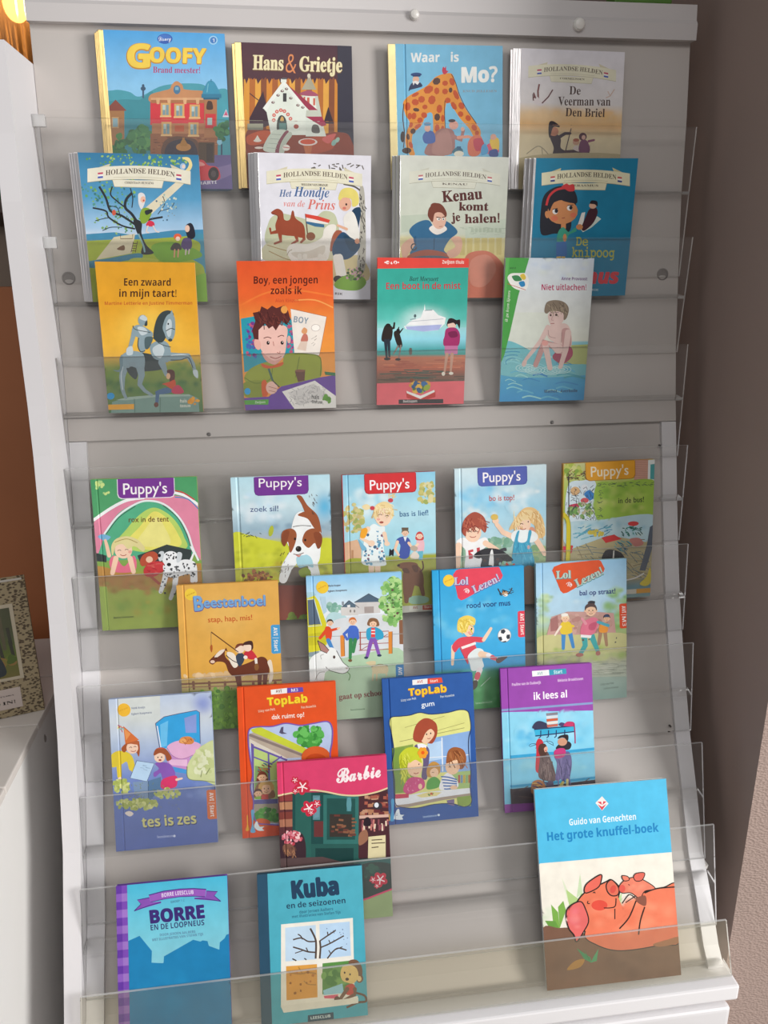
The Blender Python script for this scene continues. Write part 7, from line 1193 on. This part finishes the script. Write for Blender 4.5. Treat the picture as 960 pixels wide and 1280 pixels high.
def art_kuba(a):
    a.full((0, '52b0c4'), (1, '48a8bc'))
    a.P('efebe0', 242, 490, 765, 445, 780, 1050, 800, 1020, 805, 1065, 265, 1130, 262, 1080, 245, 1080); a.P('c4dcf0', 272, 515, 495, 495, 500, 745, 275, 760); a.P('bcd8f2', 522, 490, 742, 472, 752, 720, 528, 742); a.P('e0a048', 280, 795, 505, 780, 510, 1020, 285, 1042); a.P('5c9048', 545, 775, 755, 755, 760, 960, 545, 1000); a.bush(['6ca054', '4c8440', '7cac5c'], 640, 860, 90, 60, 30, 16, 34); a.P('9ccfe0', 550, 970, 690, 920, 700, 990, 555, 1005); a.P('e0607c', 555, 1010, 660, 1000, 655, 1030, 560, 1028)
    t = '54463e'
    for w, p in ((14, (495, 740, 498, 640, 490, 590, 455, 520)), (10, (495, 615, 440, 615, 390, 590, 330, 602)), (9, (400, 600, 385, 575, 365, 562)), (11, (498, 695, 440, 690, 380, 670, 330, 655)), (8, (440, 690, 425, 660)), (7, (400, 682, 345, 700)), (13, (525, 740, 530, 660, 525, 610)), (10, (525, 612, 580, 575, 640, 535)), (8, (585, 572, 580, 545)), (10, (530, 660, 600, 630, 700, 575)), (7, (600, 628, 590, 605)), (10, (580, 740, 620, 690, 660, 665, 720, 680)), (7, (640, 675, 690, 655)), (7, (605, 705, 590, 680))): a.LS(t, w, *p)
    a.L('4a423c', 10, 325, 740, 355, 755); a.L('4a423c', 9, 412, 738, 428, 748); a.dots(['6a7ca0'], 14, 560, 520, 740, 640, 3, 5)
    for w, p in ((12, (500, 850, 440, 840, 390, 850, 300, 840)), (9, (400, 850, 370, 800)), (8, (500, 930, 440, 925, 410, 900))): a.LS('b8843c', w, *p)
    a.dots(['c07830', '9c6428'], 10, 310, 820, 490, 1000, 7, 12)
    # little monkey on the sill
    a.LS('6a4a3c', 16, 790, 990, 850, 1010, 860, 1050, 800, 1060, 720, 1095); a.S('7a5844', 735, 765, 790, 750, 830, 800, 830, 870, 790, 900, 760, 860); a.E('7a5844', 815, 885, 26, 32); a.E('e8c88c', 812, 887, 16, 20); a.S('e8c880', 675, 850, 690, 800, 740, 785, 790, 810, 805, 870, 770, 920, 710, 910, 685, 890); a.E('3a2c28', 706, 843, 6, 8); a.E('3a2c28', 745, 855, 6, 8); a.E('3a2420', 724, 890, 13, 11); a.S('c8483c', 715, 940, 770, 925, 790, 990, 740, 1005, 710, 990); a.limb('7a5844', 30, 22, 725, 960, 670, 1040); a.limb('7a5844', 28, 22, 780, 960, 780, 1000, 690, 1050); a.E('6a4a3c', 652, 1040, 22, 28); a.E('6a4a3c', 690, 1052, 16, 20); a.P('efebe0', 700, 1040, 800, 1010, 805, 1060, 700, 1075)
    a.P('e8e4d8', 242, 1080, 805, 1022, 805, 1062, 265, 1130)
    a.T('Kuba', '24405c', 328, 300, 660, 270, 124, 'B', .055); a.T('en de seizoenen', '24405c', 282, 376, 712, 336, 40, 'B'); a.T('door Jeroen Aalbers', '2f6c84', 376, 412, 622, 388, 22, 'B'); a.T('met illustraties van Stefan Tijs', '2f6c84', 322, 444, 676, 412, 20, 'B')
    a.P('2c4c60', 440, 1150, 625, 1128, 630, 1190, 440, 1200); a.T('LEESCLUB', 'd8e8ec', 462, 1180, 605, 1164, 20, 'B'); tl, tr_, br, bl = [np.array(q, float) for q in a.q]
    A0, A1 = tl, bl; B0 = tl+(tr_-tl)*.1; B1 = bl+(br-bl)*.1; a.P('2c5068', *A0, *B0, *B1, *A1)
def art_knuffel(a):
    a.full((0, '52bce4'), (.367, '4eb8e0'), (.368, 'efe9dc'), (.75, 'ece4d6'), (.751, '7a5844'), (1, '6c4e40'))
    a.P('52bce4', 50, 90, 820, 30, 850, 457, 90, 520); a.P('efe9dc', 92, 522, 848, 458, 900, 900, 110, 905)
    a.P('dce4c8', 215, 600, 290, 760, 250, 740); a.P('c8dcb4', 320, 580, 335, 690, 300, 720); a.bush(['d4e0c4', 'e0e6d0'], 130, 830, 30, 60, 14, 16, 30, True)
    a.P('b0cc84', 240, 670, 330, 740, 260, 770); a.P('7cac4c', 155, 755, 195, 800, 205, 890, 170, 885); a.P('7cac4c', 225, 735, 240, 790, 205, 890, 195, 770); a.P('a8c87c', 330, 690, 300, 740, 350, 730); a.P('6a9c44', 120, 848, 180, 850, 200, 890, 150, 895); a.P('b8d898', 560, 690, 555, 740, 520, 780, 530, 730)
    a.S('7c5a48', 100, 910, 200, 890, 300, 900, 500, 1000, 700, 1000, 900, 940, 920, 1260, 120, 1270); a.bush(['7c5c4c', '6a4a3c', '745444'], 520, 1120, 380, 100, 60, 26, 60, True)
    p1, p2, o = 'ea7c5c', 'e06a50', '2f2422'
    body = (345, 930, 420, 990, 520, 1020, 640, 1015, 780, 990, 900, 960, 880, 655, 800, 658, 700, 680, 640, 720, 580, 740, 520, 780, 420, 800)
    a.SO(p1, o, 6, *body); a.bush(['ee8a68', 'e87656', 'f09472'], 700, 830, 160, 120, 40, 30, 60, True)
    a.SO(p1, o, 7, 345, 690, 400, 660, 470, 625, 500, 615, 545, 660, 540, 710, 520, 770, 470, 850, 380, 900, 330, 860, 280, 790, 310, 730); a.S(p1, 340, 700, 470, 640, 540, 720, 560, 850, 420, 920, 330, 880)
    a.bush(['ee8c6c', 'ea7858'], 430, 800, 80, 70, 24, 20, 40, True); a.E('e05040', 430, 760, 46, 30)
    a.SO('e86c5c', o, 7, 350, 690, 355, 640, 436, 585, 440, 620, 420, 660); a.SO('e07058', o, 7, 470, 640, 500, 615, 540, 660, 535, 700, 500, 705, 475, 680); a.E('d85448', 508, 668, 16, 24, 20)
    a.SO('e46c68', o, 7, 240, 820, 255, 770, 320, 738, 350, 780, 368, 850, 340, 910, 300, 968, 285, 930, 255, 890); a.bush(['e87880', 'ec8480'], 295, 840, 34, 60, 14, 16, 28, True)
    a.LS(o, 5, 365, 735, 362, 748, 375, 750); a.LS(o, 5, 392, 690, 402, 684, 405, 692); a.LS(o, 6, 455, 775, 490, 775, 520, 765, 525, 720); a.LS(o, 6, 518, 780, 518, 840)
    # piglet
    a.SO('e8836a', o, 5, 540, 660, 570, 620, 630, 600, 690, 620, 750, 665, 690, 680, 660, 720, 610, 690, 560, 690); a.SO('e8836a', o, 5, 558, 592, 590, 595, 600, 615, 570, 620); a.SO('e06c5c', o, 5, 625, 600, 640, 578, 688, 576, 675, 615, 640, 622); a.E('e05c50', 560, 665, 18, 22); a.LS(o, 4, 595, 640, 605, 648); a.bush(['ee9478'], 640, 660, 40, 20, 8, 12, 24, True)
    a.S('8a5444', 640, 720, 690, 705, 700, 740, 690, 765, 650, 745); a.LS(o, 6, 560, 750, 600, 700, 635, 720); a.LS(o, 5, 580, 745, 640, 705); a.LS(o, 7, 640, 735, 600, 830, 545, 895); a.LS(o, 7, 690, 770, 665, 850, 655, 930); a.LS(o, 7, 690, 690, 760, 665, 880, 655)
    a.S('a8704c', 740, 985, 820, 960, 900, 940, 900, 975, 780, 1000); a.S('b0803c', 245, 1130, 290, 1080, 345, 1070, 320, 1115); a.P('3c8c5c', 300, 1005, 380, 1060, 385, 1090, 345, 1070); a.P('4c9c6c', 425, 1010, 415, 1080, 380, 1090, 400, 1050); a.P('347c50', 340, 1010, 370, 1060, 375, 1085)
    a.P('f0e8e4', 408, 178, 445, 140, 482, 182, 445, 222); a.P('d84454', 420, 185, 445, 200, 470, 183, 445, 220); a.P('d84454', 418, 172, 445, 190, 440, 170); a.P('d84454', 470, 170, 448, 190, 452, 168); a.T('Guido van Genechten', 'e8f2f6', 260, 306, 640, 272, 36, 'B'); a.T('Het grote knuffel-boek', '1c84c0', 136, 394, 770, 340, 48, 'B', .012)
# ------------------------------------------------------------------ place the books
G1 = (GOLD, .0075); S1 = (SILVER, .0072)
mb = make_book
mb('goofy', 1, (110, 25, 5.053), [(62, 57), (860, 88), (915, 1066), (140, 1062)], art_goofy, 'gold-spined picture book with a red town hall under a blue sky and large yellow letters', t=.0042, cover='3f7ab0', copies=2, foil=(GOLD, .0068), cdx=.0030)
mb('hans', 1, (280, 40, 5.647), [(75, 65), (900, 92), (922, 1108), (122, 1095)], art_hans, 'gold-spined dark brown fairy tale book with a white gingerbread house', t=.0042, cover='4a2433', copies=1, foil=(GOLD, .0082), cdx=.0036)
mb('mo', 1, (475, 45, 5.818), [(55, 65), (885, 90), (896, 1135), (88, 1125)], art_mo, 'light blue picture book with a giraffe bending down to a crowd', t=.0045, cover='86c0dc', foil=(mat('pale_gold', 'ecd9a0', .35, metal=.6, var=.2, scale=50), .0098))
mb('veerman', 1, (630, 50, 5.647), [(65, 55), (845, 92), (815, 1075), (52, 1048)], art_veerman, 'cream and peach picture book with a ferryman rowing a small boat', t=.0042, cover='e2dcd6', copies=1, foil=(SILVER, .0108), cdx=.002)
mb('huygens', 2, (75, 180, 4.923), [(85, 42), (848, 58), (912, 965), (180, 960)], art_huygens, 'blue and green picture book with a twisted tree and a scroll banner', t=.0034, cover='9a9896', copies=2, foil=(SILVER, .0042), cdx=.0040)
mb('hondje', 2, (300, 185, 5.333), [(95, 38), (875, 50), (868, 1012), (120, 1010)], art_hondje, 'white picture book with a blond boy, a lamb and a brown camel', t=.0034, cover='d8d4d8', copies=2, foil=(SILVER, .0062), cdx=.0036)
mb('kenau', 2, (475, 185, 5.647), [(140, 55), (908, 70), (865, 1065), (133, 1060)], art_kenau, 'pale green picture book with a stern woman in a blue dress', t=.0034, cover='dcdcd2', copies=2, lean=-.6, cdx=.0042, foil=(SILVER, .0012))
mb('knipoog', 2, (640, 185, 5.647), [(150, 62), (890, 70), (798, 1040), (108, 1045)], art_knipoog, 'teal picture book with a black-haired girl wearing a red hair bow', t=.0034, cover='c8c4c4', copies=2, lean=-3.0, cdx=.0046, foil=(SILVER, .0022))
PB = dict(hard=False, t=.005, corner=.0004, name='paperback_book')
mb('zwaard', 3, (110, 320, 6.194), [(50, 55), (820, 60), (900, 1225), (165, 1215)], art_zwaard, 'yellow paperback with a grey statue of a rider on a prancing horse', cover='d89c34', **PB)
mb('boy', 3, (285, 320, 6.241), [(62, 48), (815, 55), (845, 1195), (135, 1215)], art_boy, 'orange paperback with a spiky-haired boy in a green sweater drawing', cover='d8602c', **PB)
mb('boot', 3, (460, 318, 6.4), [(70, 55), (805, 65), (765, 1228), (75, 1228)], art_boot, 'teal paperback with a white yacht in mist and red bands', cover='c84c44', **PB)
mb('niet', 3, (610, 315, 6.4), [(140, 62), (848, 70), (765, 1200), (90, 1215)], art_niet, 'pale blue paperback with a bare-chested boy dipping his feet in water', cover='d0dce4', **PB)
mb('rox', 5, (105, 590, 6.0), [(45, 70), (845, 45), (905, 1165), (145, 1195)], art_rox, 'green reader with a girl and a spotted dog in front of a tent', t=.0068, cover='8ab05c')
mb('sil', 5, (280, 585, 6.621), [(55, 62), (870, 42), (911, 1218), (111, 1265)], art_sil, 'reader with a brown and white terrier and a purple title tab', t=.0068, cover='c8dce0')
mb('bas', 5, (420, 580, 6.736), [(45, 62), (835, 42), (845, 1205), (85, 1262)], art_bas, 'reader with a girl in a sundress, a brown dog and a red title tab', t=.0068, cover='a83434')
mb('bo', 5, (560, 575, 6.857), [(50, 65), (835, 35), (843, 1222), (79, 1265)], art_bo, 'reader with two laughing children, a black dog and a blue title tab', t=.0068, cover='c8dce0')
mb('bus', 5, (690, 570, 6.736), [(90, 60), (850, 38), (838, 1190), (85, 1225)], art_bus, 'reader with a street scene seen from a bus and an orange title tab', t=.0068, cover='c8902c')
mb('beest', 6, (210, 715, 6.194), [(68, 105), (850, 65), (897, 1180), (121, 1237)], art_beest, 'ochre yellow reader with two children riding a brown horse', t=.0068, cover='d8a048')
mb('school', 6, (375, 705, 6.4), [(50, 105), (808, 65), (842, 1212), (88, 1262)], art_school, 'reader with three children at a farm gate, a white goat and a yellow van', t=.0068, cover='a8ccd8')
mb('mus', 6, (530, 700, 6.736), [(60, 85), (832, 48), (866, 1228), (108, 1270)], art_mus, 'bright blue reader with a blond boy in red shirt kicking a football', t=.0068, cover='2f9cd0')
mb('bal', 6, (660, 690, 6.564), [(55, 100), (800, 75), (815, 1210), (86, 1252)], art_bal, 'reader with three children playing in a street and an orange title tag', t=.0068, cover='a8ccd0')
mb('tes', 7, (130, 855, 5.955), [(35, 115), (800, 55), (845, 1170), (90, 1248)], art_tes, 'lavender blue reader with a party hat, a gift box and a bed', t=.0070, cover='a8b8d8')
mb('dak', 7, (285, 840, 5.953), [(65, 120), (800, 72), (840, 1180), (110, 1240)], art_dak, 'orange reader with children looking out of a window under a green roof', t=.0070, cover='d8501c')
mb('gum', 7, (465, 830, 6.4), [(65, 105), (805, 65), (850, 1210), (145, 1275)], art_gum, 'dark blue reader with a teacher and three pupils at a desk', t=.0070, cover='2c58a0')
mb('lees', 7, (615, 820, 6.4), [(58, 95), (790, 60), (838, 1195), (110, 1245)], art_lees, 'purple and light blue reader with two dressed-up animals below a coat rack', t=.0070, cover='8a3c9c')
mb('barbie', 8, (335, 930, 5.647), [(62, 130), (830, 60), (885, 1210), (103, 1275)], art_barbie, 'pink-topped hardback with a green shop door and red flowers', t=.0075, cover='c83860')
mb('borre', 9, (135, 1095, 5.818), [(58, 145), (865, 68), (909, 1215), (86, 1305)], art_borre, 'blue hardback with rooftop silhouettes and a purple checked spine', t=.0060, cover='6a44a4')
mb('kuba', 9, (310, 1080, 5.818), [(62, 125), (830, 60), (875, 1150), (105, 1235)], art_kuba, 'turquoise hardback with a small monkey at a window', t=.0060, cover='2c4c60')
mb('knuffel', 9, (655, 970, 4.571), [(62, 105), (810, 38), (903, 1165), (132, 1250)], art_knuffel, 'large light blue and white book with a pig cuddling her piglet', t=.0050, hard=False, cover='e4e8ea', corner=.004, name='picture_book')
bpy.data.objects.remove(FO, do_unlink=True)

# leopard patterned book on the low cabinet
br = px_Z(56, 887, CZ+.0005); bl = px_Z(0, 899, CZ+.0005); d = Vector(br)-Vector(bl); d.z = 0; d.normalize(); ny = Vector((-d.y, d.x, 0))
tt = ray(49, 722); k = (br[0]*d.y*0+Vector(br).dot(ny)-Vector(CAM).dot(ny))/Vector(tt).dot(ny); hh = float((CAM+tt*k)[2])-CZ
W_ = .17; org = Vector(br)-d*W_
root = empty('gift_book', (0, 0, 0), 'leopard-print book with a framed forest picture standing on the low white cabinet', 'book')
root.matrix_world = Matrix(((d.x, ny.x, 0, org.x), (d.y, ny.y, 0, org.y), (0, 0, 1, org.z), (0, 0, 0, 1)))
def leopard():
    mt = bpy.data.materials.new('leopard_print'); mt.use_nodes = True; nt = mt.node_tree; N = nt.nodes; b = N['Principled BSDF']
    tc = N.new('ShaderNodeTexCoord'); vo = N.new('ShaderNodeTexVoronoi'); vo.inputs['Scale'].default_value = 210
    mp = N.new('ShaderNodeMapping'); mp.inputs['Rotation'].default_value = (0, .6, 0); mp.inputs['Scale'].default_value = (1, 1, 1.5)
    nt.links.new(tc.outputs['Object'], mp.inputs['Vector']); nt.links.new(mp.outputs['Vector'], vo.inputs['Vector'])
    cr = N.new('ShaderNodeValToRGB'); cr.color_ramp.elements[0].position = .38; cr.color_ramp.elements[0].color = (*lin('5a4c3a'), 1); cr.color_ramp.elements[1].position = .52; cr.color_ramp.elements[1].color = (*lin('a89878'), 1)
    nt.links.new(vo.outputs['Distance'], cr.inputs['Fac']); nt.links.new(cr.outputs['Color'], b.inputs['Base Color']); b.inputs['Roughness'].default_value = .6
    return mt
LP = leopard(); T_ = .022
bm = bmesh.new(); box(bm, 0, W_, 0, .003, 0, hh, bev=.001); box(bm, 0, W_, T_-.003, T_, 0, hh, bev=.001); box(bm, W_-.003, W_, .003, T_-.003, .001, hh-.001)
bm_obj('cover', bm, LP, root)
bm = bmesh.new(); box(bm, .004, W_-.004, .003, T_-.003, .003, hh-.003); bm_obj('page_block', bm, PAGES, root)
def loc_px(x, y):
    t = ray(x, y); k = (Vector(br)-Vector(CAM)).dot(ny)/Vector(t).dot(ny); p = Vector(CAM+t*k)-org; return p.dot(d), p.z
fx1, fz1 = loc_px(22, 753); fx2, fz0 = loc_px(24, 848); fx = (fx1+fx2)/2
bm = bmesh.new(); box(bm, .03, fx, -.0012, .0005, fz0, fz1, bev=.0006); fo = bm_obj('picture_frame', bm, mat('cream_frame', 'c8bca4', .6), root)
A_ = Art([(0, 0), (100, 0), (100, 100), (0, 100)]); A_.full((0, '5a5c48'), (.4, '5c6248'), (.65, '6a7a3c'), (1, '7c7444'))
A_.strokes(['4a4a40', '6a6450', '54543f'], 30, 5, 0, 95, 50, 50, 4, 90, 6); A_.bush(['74843c', '5c7038', '8a8440', '9c7c4c'], 50, 78, 50, 16, 50, 4, 9); A_.S('3c4448', 60, 95, 66, 70, 74, 62, 82, 72, 84, 95)
ww, hg = fx-.03-.010, fz1-fz0-.010
pr = bpy.data.objects.new('forest_picture_mount', None)
class _H: pass
A_.finish('forest', root, ww, hg, .0014)
for ch in root.children:
    if ch.name.startswith('cover_illustration'): ch.name = 'forest_picture'; ch.location = (.035, 0, fz0+.005)
bpy.data.objects.remove(pr)
lx1, lz1 = loc_px(25, 858); lx2, lz0 = loc_px(26, 883)
bm = bmesh.new(); box(bm, .02, lx1, -.0010, .0005, lz0, lz1, bev=.0004); bm_obj('title_label', bm, mat('label_paper', 'cfc0b8', .7), root)
def flat_text(root, s, st, x0, x1, z, h, yy, col):
    c = bpy.data.curves.new('tx', 'FONT'); o = bpy.data.objects.new('tx', c); COL.objects.link(o)
    u, l = STY[st]; c.font = MATHF if MATHF else c.font; c.resolution_u = 2
    c.body = ''.join(chr(u+ord(q)-65) if 'A' <= q <= 'Z' else q for q in s)
    dg = bpy.context.evaluated_depsgraph_get(); dg.update(); me = o.evaluated_get(dg).to_mesh()
    vs = np.array([(v.co.x, v.co.y) for v in me.vertices]); fs = [tuple(p.vertices) for p in me.polygons]; lo, hi = vs[:, 0].min(), vs[:, 0].max()
    V = [(x0+(a-lo)/(hi-lo)*(x1-x0), yy, z+b/.7*h) for a, b in vs]; bpy.data.objects.remove(o, do_unlink=True)
    mesh_obj('label_lettering', V, fs, mat('black_ink', col, .6), root)
ta, tz = loc_px(19.5, 878); flat_text(root, 'IN!', 'serif', ta-.0165, ta, tz, .0075, -.0013, '2c2420')
flat_text(root, 'D', 'serif', ta-.026, ta-.0195, tz, .0075, -.0013, '2c2420')
flat_text(root, 'OITVIRA', 'serif', ta-.026, ta, tz+.0125, .0022, -.0013, '5c5048')
